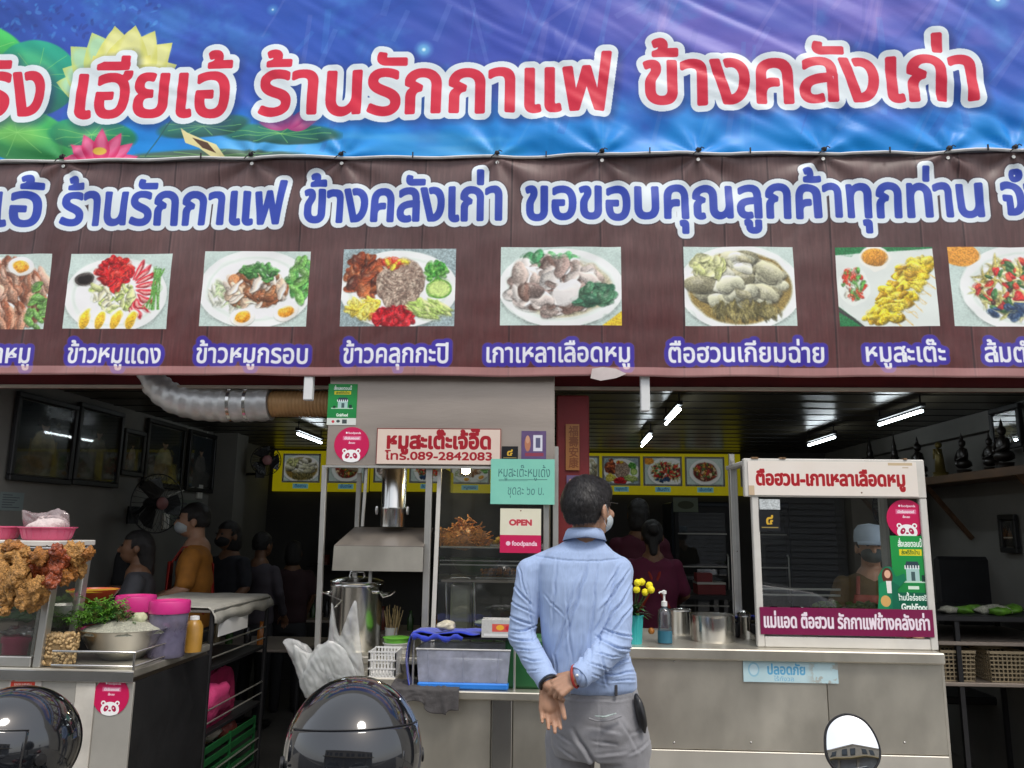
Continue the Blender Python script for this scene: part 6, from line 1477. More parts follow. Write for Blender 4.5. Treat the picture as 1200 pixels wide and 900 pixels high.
# ------------------------------------------------------------------ inside the shop
# back wall menu boards: yellow panels, each picture a recessed card
yel = mat('yellow_board', (.62, .56, .01), .4, 0, .08, 10, emit=((.62, .52, .005), .22))  # faint glow added to brighten the yellow vinyl
YM = Y_B - .05
fades = {}
def menu_board(px0, px1, py0, py1, pics, label):
    a = P(px0, (py0 + py1) / 2, Y=YM); b = P(px1, (py0 + py1) / 2, Y=YM); z1 = min(P((px0 + px1) / 2, py0, Y=YM).z, H_C - .02); z0 = P((px0 + px1) / 2, py1, Y=YM).z
    t = thing('menu_board', label, 'menu board', ((a.x + b.x) / 2, YM, z0), group='yellow picture menus on the back wall')
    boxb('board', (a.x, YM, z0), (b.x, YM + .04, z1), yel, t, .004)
    for i, (q0, q1, kd) in enumerate(pics):
        x0 = P(q0, 550, Y=YM - .01).x; x1 = P(q1, 550, Y=YM - .01).x; zz0 = z0 + (z1 - z0) * .26; zz1 = z0 + (z1 - z0) * .88
        d = dish(kd, 130, 95, 50 + i + px0 % 7); d.a *= .8
        boxb('picture_edge', (x0 - .02, YM - .006, zz0 - .02), (x1 + .02, YM - .001, zz1 + .02), M['white_plastic'], t)
        card('picture', d, x0, x1, zz0, zz1, YM - .010, '', '', parent=t, th=.003, emit=.22)  # glow added to brighten the printed dish
        cap = Cv(120, 24, (110, 170, 180)); cap.text({'leg': 'ข้าวขาหมู', 'red': 'ข้าวหมูแดง', 'crispy': 'หมูกรอบ', 'shrimp': 'คลุกกะปิ', 'blood': 'เกาเหลา', 'soup': 'ตือฮวน', 'satay': 'หมูสะเต๊ะ', 'somtam': 'ส้มตำ', 'noodle': 'เย็นตาโฟ'}[kd], 14, 18, 20, (30, 60, 120), width=92, bold=.02)
        card('caption', cap, x0 + .1, x1 - .1, z0 + .03, z0 + .08, YM - .006, '', '', parent=t, th=.003, emit=.25)  # caption print gets an added glow too
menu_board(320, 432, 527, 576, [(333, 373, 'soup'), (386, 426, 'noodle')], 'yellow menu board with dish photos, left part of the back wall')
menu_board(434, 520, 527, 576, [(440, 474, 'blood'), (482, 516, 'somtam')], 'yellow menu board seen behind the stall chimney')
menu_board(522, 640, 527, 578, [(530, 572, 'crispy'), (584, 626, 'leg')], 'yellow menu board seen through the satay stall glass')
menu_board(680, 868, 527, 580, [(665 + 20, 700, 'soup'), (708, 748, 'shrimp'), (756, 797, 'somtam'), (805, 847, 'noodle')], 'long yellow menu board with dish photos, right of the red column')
# fluorescent battens
def batten(a, b, label):
    d = (b - a); t = thing('ceiling_lamp', label, 'lamp', (a + b) / 2, group='fluorescent lamps under the dark ceiling')
    n_ = Vector((0, 0, .035)); MB().bar(a + n_, b + n_, .032, .022).make('lamp_body', M['dark_metal'], t)
    tube('tube_light', [a.lerp(b, .03), a.lerp(b, .97)], .009, M['lamp'], t, 10)
    for f in (.05, .95): q = a.lerp(b, f); MB().bar(q + Vector((0, 0, .05)), Vector((q.x, q.y, H_C - .001)), .008, .008).make('hanger', M['dark_metal'], t)
ZF = H_C - .10
for p0, p1, lb_ in (((797, 479), (780, 497), 'lit fluorescent lamp, nearer one in the left row above the right opening'), ((763, 511), (752, 523), 'lit fluorescent lamp, farther one in the left row above the right opening'),
                    ((1082, 481), (1029, 498), 'lit fluorescent lamp, nearer one in the right row'), ((979, 512), (947, 522), 'lit fluorescent lamp, farther one in the right row'),
                    ((348, 508), (377, 519), 'lit fluorescent lamp above the left opening, beside the stall')):
    batten(P(*p0, Z=ZF), P(*p1, Z=ZF), lb_)
# framed pictures on the left wall
m_fr = mat('black_lacquer_frame', (.008, .008, .009), .5, 0, .2, 20)
def portrait(k):
    c = Cv(160, 240, (24, 30, 38)); c.mix(noise2(240, 160, 60, k), (40, 46, 50), .7); w_ = [(150, 140, 100), (120, 112, 96), (150, 140, 124), (140, 130, 90), (96, 90, 84)][k % 5]
    c.mix(sstep(30, 200, c.yy), (60, 52, 40), .5); c.ell(80, 210, 70, 60, w_, 0, .5, 30)
    c.ell(80, 150, 30, 62, w_, 0, .95, 8, .3); c.ell(58, 128, 14, 34, w_, .35, .95, 6); c.ell(102, 128, 14, 34, w_, -.35, .95, 6); c.ell(80, 104, 26, 16, w_, 0, 1, 5); c.ell(80, 86, 7, 12, (130, 100, 80), 0, 1, 3)
    c.ell(80, 70, 13, 17, (150, 118, 94), 0, 1, 3); c.ell(80, 59, 15, 12, (26, 22, 20), 0, 1, 3)
    if k in (0, 3): c.ell(80, 185, 44, 30, (104, 84, 44), 0, .8, 8); c.rect(38, 120, 44, 200, (110, 92, 50), .7); c.rect(116, 120, 122, 200, (110, 92, 50), .7)
    c.mix(noise2(240, 160, 30, k + 5), (20, 24, 28), .6); c.a = np.clip(c.a * 1.3, 0, 1)
    return c
def wall_frame(pts, k, label, lean=.06, side=-1):
    # pts: (px0, top0, bot0), (px1, top1, bot1) on the side wall
    X0 = XL + .012 if side < 0 else XR - .012
    if k == 5: X0 = XR - .09
    (pa, ta, ba), (pb, tb_, bb_) = pts
    A = P(pa, (ta + ba) / 2, X=X0); B_ = P(pb, (tb_ + bb_) / 2, X=X0); y0, y1 = sorted((A.y, B_.y))
    zt_ = min((P(pa, ta, X=X0).z + P(pb, tb_, X=X0).z) / 2, H_C - .015); zb_ = (P(pa, ba, X=X0).z + P(pb, bb_, X=X0).z) / 2
    t = thing('framed_picture', label, 'picture', (X0, (y0 + y1) / 2, zb_), group='dark framed pictures on the shop walls'); s = -side
    fw_ = .032; d = .028
    boxes = [((X0, y0, zb_), (X0 + s * d, y1, zb_ + fw_)), ((X0, y0, zt_ - fw_), (X0 + s * d, y1, zt_)), ((X0, y0, zb_ + fw_), (X0 + s * d, y0 + fw_, zt_ - fw_)), ((X0, y1 - fw_, zb_ + fw_), (X0 + s * d, y1, zt_ - fw_))]
    for lo, hi in boxes: boxb('frame_bar', (min(lo[0], hi[0]), lo[1], lo[2]), (max(lo[0], hi[0]), hi[1], hi[2]), m_fr, t, .004)
    xx = X0 + s * .008; vs = [(xx, y0 + .04, zb_ + .04), (xx, y1 - .04, zb_ + .04), (xx, y1 - .04, zt_ - .04), (xx, y0 + .04, zt_ - .04)]
    uvx = [(0, 0), (1, 0), (1, 1), (0, 1)]
    if side > 0: uvx = [(1, 0), (0, 0), (0, 1), (1, 1)]
    obj('picture_sheet', vs, [(0, 1, 2, 3)], picmat('portrait_print_%s' % 'abcdefgh'[k], portrait(k).image('portrait_%s' % 'abcdefgh'[k]), .2), t, uvs=uvx)
    xg = X0 + s * .02; obj('picture_glass', [(xg, v[1], v[2]) for v in vs], [(0, 1, 2, 3)], M['picture_glass'], t)
wall_frame(((12, 461, 562), (84, 470, 570)), 0, 'largest dark framed picture, nearest one on the left wall')
wall_frame(((86, 472, 570), (139, 481, 571)), 1, 'dark framed picture of a pale standing figure, second on the left wall')
wall_frame(((141, 502, 556), (166, 505, 560)), 2, 'smallest dark framed picture, third on the left wall')
wall_frame(((168, 491, 570), (213, 498, 575)), 3, 'dark framed picture, fourth along the left wall')
wall_frame(((218, 503, 577), (249, 509, 577)), 4, 'narrow dark framed picture, farthest one on the left wall')
wall_frame(((1200, 468, 530), (1164, 474, 524)), 5, 'dark framed portrait leaning on the right wall above the shelf', side=1)
wall_frame(((1195, 602, 650), (1175, 604, 646)), 6, 'small dark framed picture on the right wall below the shelf', side=1)
# notices on the left wall
for (x0, x1, y0, y1, cc, lab) in ((0, 28, 576, 598, (112, 124, 124), 'pale notice sheet on the left wall, low near the photo edge'), (199, 236, 584, 618, (98, 104, 96), 'pale notice sheet on the left wall behind the man in orange')):
    a = P(x0, (y0 + y1) / 2, X=XL + .004); b = P(x1, (y0 + y1) / 2, X=XL + .004); z1 = P(x0, y0, X=XL).z; z0 = P(x0, y1, X=XL).z
    cv = Cv(120, 90, cc)
    for q in range(6): cv.rect(12, 12 + q * 12, 60 + (q * 37) % 48, 16 + q * 12, (70, 74, 80))
    ya, yb_ = sorted((a.y, b.y)); x = XL + .003
    o = obj('notice', [(x, ya, z0), (x, yb_, z0), (x, yb_, z1), (x, ya, z1), (XL + .001, ya, z0), (XL + .001, yb_, z0), (XL + .001, yb_, z1), (XL + .001, ya, z1)], [(0, 1, 2, 3), (7, 6, 5, 4), (0, 4, 5, 1), (2, 6, 7, 3), (0, 3, 7, 4), (1, 5, 6, 2)], picmat('notice_print', cv.image('notice_picture'), .7), None, uvs=[(0, 0), (1, 0), (1, 1), (0, 1)] * 2)
    tag(o, lab, 'notice')
# wall fans
def fan(c, r, rz, label, pinkhub=True):
    t = thing('wall_fan', label, 'fan', (0, 0, 0), group='wall fans inside the shop'); ax = Matrix.Rotation(R(90), 3, 'X')
    for k in range(28):
        a = k / 28 * 6.283; ca, sa = math.cos(a), math.sin(a)
        tube('guard_wire', [(ca * .03, -.08, sa * .03), (ca * r * .7, -.075, sa * r * .7), (ca * r, -.03, sa * r), (ca * r * .7, .02, sa * r * .7)], .0016, M['dark_metal'], t, 4)
    pts = [(math.cos(a) * r, -.03, math.sin(a) * r) for a in [k / 40 * 6.283 for k in range(41)]]; tube('guard_ring', pts, .004, M['dark_metal'], t, 6)
    MB().lathe([(0, .08), (.035, .078), (.04, .05), (.045, -.05), (.03, -.09), (0, -.09)], (0, 0, 0), 20, ax=ax).make('motor', M['dark_metal'], t, True)
    MB().lathe([(0, .0), (.045, .0), (.04, .012), (0, .015)], (0, -.08, 0), 20, ax=ax).make('hub_cap', mat('dusty_pink', (.3, .13, .13), .5) if 'dusty_pink' not in bpy.data.materials else bpy.data.materials['dusty_pink'], t, True)
    for k in range(3):
        a = k * 2.094; q = Matrix.Rotation(a, 3, 'Y')
        vs = [q @ Vector(v) for v in ((.03, -.04, -.02), (.06, -.055, -.07), (r * .8, -.05, -.08), (r * .9, -.04, .0), (r * .8, -.02, .07), (.05, -.02, .03))]
        b_ = MB(); b_.add(vs + [v + q @ Vector((0, .003, 0)) for v in vs], [(0, 1, 2, 3, 4, 5), (11, 10, 9, 8, 7, 6)] + [(i, 6 + i, 6 + (i + 1) % 6, (i + 1) % 6) for i in range(6)]); b_.make('blade', M['black'], t)
    tube('arm', [(0, .08, 0), (0, .16, -.05), (0, .22, -.08)], .014, M['dark_metal'], t, 8); box('wall_plate', (0, .23, -.08), (.08, .02, .12), M['dark_metal'], t)
    t.location = c; t.rotation_euler = (0, 0, rz)
fan(Vector((XL + .24, P(183, 590, X=XL + .25).y, P(183, 590, X=XL + .25).z)), .20, R(62), 'dark wall fan with dusty pink hub on the left wall below the pictures')
fan(P(1130, 596, Y=7.4) if P(1130, 596, Y=7.4).x < XR - .3 else Vector((XR - .26, 6.2, P(1130, 596, Y=6.2).z)), .17, R(-60), 'dark wall fan on the right wall below the shelf')
pf = P(311, 540, Y=6.9); fan(pf, .13, R(30), 'small pale fan on the bracket near the left menu board')
tube('fan_bracket', [pf + Vector((-.1, .24, -.1)), Vector((XL + .01, 7.3, pf.z - .1))], .012, M['dark_metal'], None, 8); tag(bpy.data.objects['fan_bracket'], 'dark wall bracket holding the small pale fan', 'bracket')
# pilaster and door leaf on the left
struct(boxb('pilaster', (XL + .001, 6.75, 0), (XL + .22, 7.0, H_C - .001), M['wall'], None))
# refrigerators at the back right
def fridge(x0, x1, label):
    t = thing('drinks_fridge', label, 'fridge', ((x0 + x1) / 2, Y_B - .35, 0), group='tall dark fridges at the back')
    boxb('cabinet_body', (x0, Y_B - .62, .05), (x1, Y_B - .05, 1.80), mat('dark_blue_enamel', (.012, .018, .03), .4) if 'dark_blue_enamel' not in bpy.data.materials else bpy.data.materials['dark_blue_enamel'], t, .01)
    d = boxb('door', (x0 + .02, Y_B - .655, .12), (x1 - .02, Y_B - .625, 1.76), M['dark_metal'], t, .006)
    obj('door_glass', [(x0 + .06, Y_B - .658, .2), (x1 - .06, Y_B - .658, .2), (x1 - .06, Y_B - .658, 1.7), (x0 + .06, Y_B - .658, 1.7)], [(0, 1, 2, 3)], M['glass'], d)
    for z in (.5, .85, 1.2, 1.5): boxb('shelf_edge', (x0 + .05, Y_B - .664, z), (x1 - .05, Y_B - .659, z + .012), M['alu'], t)
    tube('door_handle', [(x1 - .05, Y_B - .66, .9), (x1 - .05, Y_B - .69, .92), (x1 - .05, Y_B - .69, 1.3), (x1 - .05, Y_B - .66, 1.32)], .008, M['alu'], d, 8)
xa = P(788, 650, Y=Y_B - .62).x
fridge(xa, xa + .55, 'tall dark glass-door fridge at the back, left one'); fridge(xa + .57, xa + 1.1, 'tall dark glass-door fridge at the back, right one')
cv = Cv(80, 40, (120, 130, 110)); cv.ell(40, 20, 26, 11, (70, 76, 50)); cardp('fridge_picture', cv, (789, 583, 818, 600), Y_B - .67, 'small faded picture on top of the left fridge door', 'poster')
tb = thing('side_table', 'dark table with a red box on it in front of the fridges', 'table', (P(830, 700, Y=6.6).x, 6.6, 0))
xt = P(830, 700, Y=6.6).x; ztb = P(830, 698, Y=6.3).z
boxb('table_top', (xt - .45, 6.3, ztb - .03), (xt + .5, 6.9, ztb), M['dark_metal'], tb)
for x in (xt - .4, xt + .45):
    for y in (6.35, 6.85): boxb('leg', (x - .02, y - .02, 0), (x + .02, y + .02, ztb - .03), M['dark_metal'], tb)
m_rb = mat('dull_red', (.18, .02, .02), .6)
rx = thing('red_box', 'dull red box with a pale top edge on the back table', 'box', (P(832, 690, Y=6.5).x, 6.5, ztb))
x0, x1 = P(815, 690, Y=6.5).x, P(847, 690, Y=6.5).x; boxb('box_body', (x0, 6.4, ztb + .001), (x1, 6.6, P(830, 685, Y=6.4).z), m_rb, rx); boxb('box_edge', (x0 - .003, 6.395, P(830, 685, Y=6.4).z + .001), (x1 + .003, 6.6, P(830, 683, Y=6.4).z + .004), M['alu'], rx)
boxb('box_lid', (x0, 6.42, P(830, 683, Y=6.4).z + .005), (x0 + .12, 6.55, P(830, 672, Y=6.4).z), m_rb, rx)
# right wall: altar shelf with dark figurines
XS = XR - .34
y0s, y1s = P(1092, 553, X=XS).y, 4.3
zs_ = P(1160, 551, X=XS).z
alt = thing('altar_shelf', 'brown wooden altar shelf on the right wall carrying dark figurines', 'shelf', (XR - .2, 5.2, zs_))
m_wd = mat('brown_shelf_wood', (.09, .045, .02), .5, 0, .3, 6, stretch=(6, 1, 6))
boxb('shelf_board', (XS, 4.25, zs_ - .03), (XR - .002, 7.2, zs_), m_wd, alt, .004)
boxb('shelf_edge', (XS - .012, 4.25, zs_ - .045), (XS - .001, 7.2, zs_ + .005), m_wd, alt, .002)
for y in (4.5, 5.6, 6.8): MB().bar((XR - .01, y, zs_ - .4), (XS + .04, y, zs_ - .032), .02, .03).make('strut', m_wd, alt)
m_fig = mat('dark_bronze_figure', (.018, .014, .012), .35, .3, .3, 20); m_gold = mat('dull_gold', (.16, .12, .03), .45, .4, .2, 20)
def figurine(y, h, kind, label):
    x = XR - .2 + (.03 * math.sin(y * 9)); t = thing('figurine', label, 'figurine', (x, y, zs_), group='dark figurines on the altar shelf'); s = h / .3
    lathe('plinth', [(.05 * s, 0), (.055 * s, .01 * s), (.045 * s, .03 * s), (.05 * s, .045 * s)], (x, y, zs_), m_gold if kind == 2 else m_fig, t, 14)
    if kind == 0: # seated figure
        b = MB(); b.blob((x, y, zs_ + .085 * s), (.055 * s, .06 * s, .035 * s), 1, .1, 2); b.blob((x, y, zs_ + .145 * s), (.034 * s, .04 * s, .06 * s), 2, .08, 2); b.blob((x, y, zs_ + .225 * s), (.024 * s, .022 * s, .03 * s), 3, .05, 2)
        for q in (-1, 1): b.tube([(x, y + q * .04 * s, zs_ + .18 * s), (x - .02 * s, y + q * .055 * s, zs_ + .13 * s), (x - .045 * s, y + q * .01 * s, zs_ + .11 * s)], [.013 * s, .012 * s, .009 * s], 7)
        b.lathe([(.012 * s, .25 * s), (.008 * s, .27 * s), (0, .3 * s)], (x, y, zs_), 8); b.make('seated_body', m_fig, t, True)
    if kind == 1: # tiered spire
        pr = [(.045 * s, .045 * s)]; 
        for q in range(6): z = (.05 + q * .035) * s; rr_ = .045 * s * (1 - q / 7); pr += [(rr_, z), (rr_ * 1.05, z + .006 * s), (rr_ * .7, z + .02 * s)]
        pr += [(.004 * s, .28 * s), (0, .36 * s)]; lathe('spire', pr, (x, y, zs_), m_fig, t, 16)
    if kind == 2:
        b = MB(); b.tube([(x, y, zs_ + .04 * s), (x, y, zs_ + .14 * s), (x, y, zs_ + .2 * s)], [.035 * s, .026 * s, .02 * s], 10); b.blob((x, y, zs_ + .225 * s), .022 * s, 2, .1, 2)
        for q in (-1, 1): b.tube([(x, y + q * .02 * s, zs_ + .18 * s), (x - .01, y + q * .05 * s, zs_ + .14 * s), (x - .02, y + q * .02 * s, zs_ + .2 * s)], .009 * s, 6)
        b.make('standing_body', m_gold, t, True)
for y, h, k, lab in [(y, h * 1.3, k, l) for y, h, k, l in ((6.7, .34, 1, 'tallest dark tiered spire at the far end of the altar shelf'), (6.25, .30, 1, 'dark tiered spire, second from the far end of the altar shelf'), (5.9, .26, 0, 'dark seated figurine beside the spires on the altar shelf'), (5.55, .24, 2, 'gilded standing figurine on the altar shelf'), (5.25, .22, 0, 'dark seated figurine just right of the gilded one'), (4.98, .2, 0, 'smaller dark seated figurine, middle of the altar shelf'), (4.74, .24, 0, 'dark seated figurine below the framed portrait'), (4.52, .2, 0, 'dark seated figurine nearest the street on the altar shelf'))]:
    figurine(y, h, k, lab)
# right-hand work table with baskets
xq0 = P(1108, 720, Y=4.9).x; ztt = P(1150, 722, Y=4.5).z
wt_ = thing('work_table', 'dark work table with open shelf at the right edge of the photo', 'table', (2.3, 5.0, 0))
x0, x1 = rc1 + .12, XR - .05
boxb('table_top', (x0, 4.5, ztt - .03), (x1, 5.3, ztt), M['dark_metal'], wt_, .004); boxb('lower_shelf', (x0, 4.5, P(1130, 800, Y=4.5).z - .02), (x1, 5.3, P(1130, 800, Y=4.5).z), M['steel_hood'], wt_, .003)
boxb('mid_shelf', (x0, 4.5, P(1130, 752, Y=4.5).z - .02), (x1, 5.3, P(1130, 752, Y=4.5).z), M['steel_hood'], wt_, .003)
for x in (x0 + .02, (x0 + x1) / 2 - .1, x1 - .02):
    for y in (4.52, 5.28): boxb('leg', (x - .012, y - .012, 0), (x + .012, y + .012, ztt - .03), M['dark_metal'], wt_)
m_bk = mat('beige_basket_plastic', (.30, .24, .15), .5, 0, .1)
zbk = P(1130, 800, Y=4.5).z
for cx_, lab in ((P(1115, 780, Y=4.6).x, 'beige slotted plastic basket on the table shelf, just right of the steel counter'), (P(1172, 780, Y=4.6).x, 'beige slotted plastic basket on the same shelf, nearer the photo edge')):
    t = thing('plastic_basket', lab, 'basket', (cx_, 4.62, zbk), group='beige baskets on the table shelf'); hw = .085; h_ = .15
    for s_ in range(4):
        q = Matrix.Rotation(s_ * math.pi / 2, 3, 'Z'); c0 = Vector((cx_, 4.62, 0)); b = MB()
        for k in range(9): u = -hw + k * hw / 4; v = q @ Vector((u, -hw, 0)); b.bar(c0 + v + Vector((0, 0, zbk)), c0 + v * 1.08 + Vector((0, 0, zbk + h_)), .006, .006)
        for k in range(8): z = zbk + .004 + h_ * k / 7; f = 1 + .08 * k / 7; a_ = q @ Vector((-hw * f, -hw * f, 0)); b_ = q @ Vector((hw * f, -hw * f, 0)); b.bar(c0 + a_ + Vector((0, 0, z)), c0 + b_ + Vector((0, 0, z)), .008 if k < 7 else .018, .006 if k < 7 else .014)
        b.make('side_grid', m_bk, t)
for i in range(12):
    _v = tag(MB().blob((rg.uniform(x0 + .2, x1 - .1), rg.uniform(4.55, 4.8), ztt + .02), (.05, .04, .022), i, .4, 2).make('vegetable', m_herb[0] if i % 2 else bpy.data.materials['white_sprouts'], None, True), 'green vegetable on the dark work table' if i % 2 else 'pale vegetable on the dark work table', 'vegetable', 'vegetables on the dark work table')
ch = thing('dark_chair', 'dark high-backed chair standing behind the right end of the counter', 'chair', (P(1122, 690, Y=5.6).x, 5.6, 0))
xc = P(1122, 690, Y=5.6).x
boxb('backrest', (xc - .2, 5.45, .75), (xc + .2, 5.5, P(1122, 652, Y=5.5).z), M['dark_metal'], ch, .03); boxb('seat', (xc - .22, 5.5, .45), (xc + .22, 5.92, .5), M['dark_metal'], ch, .01)
for x in (xc - .2, xc + .2):
    for y in (5.5, 5.9): boxb('leg', (x - .015, y - .015, 0), (x + .015, y + .015, .75 if y < 5.6 else .449), M['dark_metal'], ch)
# dining tables deep inside the left half
for i, (x, y) in enumerate(((-2.1, 5.6), (-1.0, 6.4), (-2.0, 7.2))):
    t = thing('dining_table', ['steel dining table near the left wall pictures', 'steel dining table in the middle of the shop', 'steel dining table at the back left'][i], 'table', (x, y, 0), group='steel dining tables in the shop')
    boxb('table_top', (x - .5, y - .3, .72), (x + .5, y + .3, .74), M['steel_hood'], t, .004)
    for a in (-.46, .46):
        for b in (-.26, .26): tube('leg', [(x + a, y + b, 0), (x + a, y + b, .72)], .014, M['dark_metal'], t, 8)

# bottles and jars on the dining tables, switch boxes and cable runs on the walls
cols_ = [((.12, .02, .01), 'dark red'), ((.3, .25, .15), 'cream'), ((.03, .08, .02), 'green'), ((.02, .02, .02), 'black'), ((.35, .12, .02), 'orange')]
for i in range(15):
    tx_, ty_ = ((-2.1, 5.6), (-1.0, 6.4), (-2.0, 7.2))[i // 5]; cc, nm = cols_[i % 5]; x = tx_ - .3 + (i % 5) * .11; y = ty_ - .1 + .05 * (i % 2); h = .12 + .03 * (i % 3)
    b = MB().lathe([(0, 0), (.025, 0), (.026, h * .6), (.012, h * .78), (.012, h * .95), (.015, h * .96), (.015, h), (0, h)], (x, y, .741), 14)
    tag(smooth_angle(b.make('sauce_bottle', bpy.data.materials.get('sauce_' + nm.replace(' ', '_')) or mat('sauce_' + nm.replace(' ', '_'), cc, .25)), 40), nm + ' sauce bottle on the ' + ('dining table near the left wall', 'middle dining table', 'back left dining table')[i // 5], 'bottle', 'sauce bottles on the dining tables')
for i, (y, z, lab) in enumerate(((5.95, 1.5, 'small switch box on the left wall below the pictures'), (6.5, 1.75, 'small switch box on the left wall by the pilaster'))):
    sb_ = thing('switch_box', lab, 'switch', (XL + .02, y, z)); boxb('switch_plate', (XL + .001, y, z), (XL + .02, y + .09, z + .12), M['white_frame'], sb_, .004); boxb('switch_key', (XL + .021, y + .03, z + .04), (XL + .028, y + .06, z + .08), M['white_plastic'], sb_)
tag(tube('wall_cable', [(XL + .012, 5.99, 1.62), (XL + .012, 5.99, 1.75), (XL + .012, 6.55, 1.87), (XL + .012, 6.6, H_C - .01)], .006, M['white_frame'], None, 6), 'pale cable running up the left wall from the switch box', 'cable')
bs = thing('back_shelf', 'dark shelf of jars and boxes on the back wall left of the stall', 'shelf', (-1.7, Y_B - .15, 1.15))
boxb('shelf_board', (-2.4, Y_B - .3, 1.13), (-1.0, Y_B - .002, 1.15), M['dark_metal'], bs)
for i in range(9):
    x = -2.3 + i * .145; h = .10 + .05 * ((i * 7) % 4); cc, nm = cols_[(i * 3) % 5]
    if i % 2: o = boxb('carton', (x, Y_B - .25, 1.151), (x + .1, Y_B - .1, 1.151 + h), bpy.data.materials['sauce_' + nm.replace(' ', '_')], None, .004); tag(o, nm + ' carton on the dark back-wall shelf', 'box', 'cartons and jars on the back shelf')
    else: o = lathe('jar', [(0, 0), (.045, 0), (.048, h * .8), (.04, h * .86), (.045, h * .87), (.045, h), (0, h)], (x + .05, Y_B - .18, 1.151), bpy.data.materials['sauce_' + nm.replace(' ', '_')], None, 16); tag(o, nm + ' jar on the dark back-wall shelf', 'jar', 'cartons and jars on the back shelf')
# ------------------------------------------------------------------ people
def capsule(bm, a, b, r0, r1, sq=1.0, axis=None, n=14, m=5):
    a = Vector(a); b = Vector(b); d = b - a; L_ = max(d.length, 1e-5); t = d / L_
    x = axis - t * axis.dot(t) if axis is not None else t.cross(Vector((0, 0, 1)) if abs(t.z) < .9 else Vector((1, 0, 0)))
    x.normalize(); y = t.cross(x); rows = []
    for i in range(m + 1): ph = math.pi / 2 * (1 - i / m); rows.append((-math.sin(ph) * r0, math.cos(ph) * r0))
    for i in range(m + 1): ph = math.pi / 2 * i / m; rows.append((L_ + math.sin(ph) * r1, math.cos(ph) * r1))
    vs = []
    for z, r in rows:
        vs.append([bm.verts.new(a + t * z + x * (max(r, 1e-5) * math.cos(2 * math.pi * k / n)) + y * (max(r, 1e-5) * sq * math.sin(2 * math.pi * k / n))) for k in range(n)])
    for i in range(len(vs) - 1):
        for k in range(n): bm.faces.new((vs[i][k], vs[i][(k + 1) % n], vs[i + 1][(k + 1) % n], vs[i + 1][k]))
    bm.faces.new(vs[0][::-1]); bm.faces.new(vs[-1])
def ellip(bm, c, r, rot=None):
    g = bmesh.ops.create_icosphere(bm, subdivisions=3, radius=1); q = rot or Matrix.Identity(3); c = Vector(c)
    for v in g['verts']: v.co = c + q @ Vector((v.co.x * r[0], v.co.y * r[1], v.co.z * r[2]))
def loft(bm, rings, n=36):
    vs = []
    for c, rx, ry, ex in rings:
        row = []
        for k in range(n):
            a = 2 * math.pi * k / n; ca, sa = math.cos(a), math.sin(a)
            row.append(bm.verts.new(Vector(c) + Vector((rx * math.copysign(abs(ca) ** ex, ca), ry * math.copysign(abs(sa) ** ex, sa), 0))))
        vs.append(row)
    for i in range(len(vs) - 1):
        for k in range(n): bm.faces.new((vs[i][k], vs[i][(k + 1) % n], vs[i + 1][(k + 1) % n], vs[i + 1][k]))
    bm.faces.new(vs[0][::-1]); bm.faces.new(vs[-1])
def fuse(name, build, voxel, m, parent=None, sm=3, disp=None, cut=None):
    bm = bmesh.new(); build(bm); bmesh.ops.recalc_face_normals(bm, faces=bm.faces)
    me = bpy.data.meshes.new('raw'); bm.to_mesh(me); bm.free(); o = bpy.data.objects.new('raw', me); link(o)
    r_ = o.modifiers.new('r', 'REMESH'); r_.mode = 'VOXEL'; r_.voxel_size = voxel
    s_ = o.modifiers.new('s', 'SMOOTH'); s_.factor = .5; s_.iterations = sm
    dg = bpy.context.evaluated_depsgraph_get(); dg.update(); me2 = bpy.data.meshes.new_from_object(o.evaluated_get(dg)); bpy.data.objects.remove(o); bpy.data.meshes.remove(me)
    if disp:
        nn = [v.normal.copy() for v in me2.vertices]
        for v, n_ in zip(me2.vertices, nn): v.co = v.co + n_ * disp(v.co)
    if cut:
        b2 = bmesh.new(); b2.from_mesh(me2); bmesh.ops.delete(b2, geom=[v for v in b2.verts if cut(v.co)], context='VERTS'); b2.to_mesh(me2); b2.free()
    me2.name = name; me2.shade_smooth(); me2.materials.clear(); me2.materials.append(m)
    o = bpy.data.objects.new(name, me2); link(o)
    if parent is not None: par(o, parent)
    return o
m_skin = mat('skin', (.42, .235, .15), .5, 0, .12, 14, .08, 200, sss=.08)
m_skin_d = mat('skin_painted_shade', (.20, .10, .055), .5, 0, .1, 10)  # darker copy of the skin for people inside, shade put into the colour
m_hair = mat('black_hair', (.014, .012, .012), .42, 0, .5, 14, .55, 60, stretch=(14, 14, 1.2), spec=.5)
m_mask = mat('pale_mask', (.45, .50, .52), .8, 0, .05, 20)
m_maskd = mat('black_mask', (.015, .015, .018), .7); m_eye = mat('eye', (.02, .015, .012), .15)

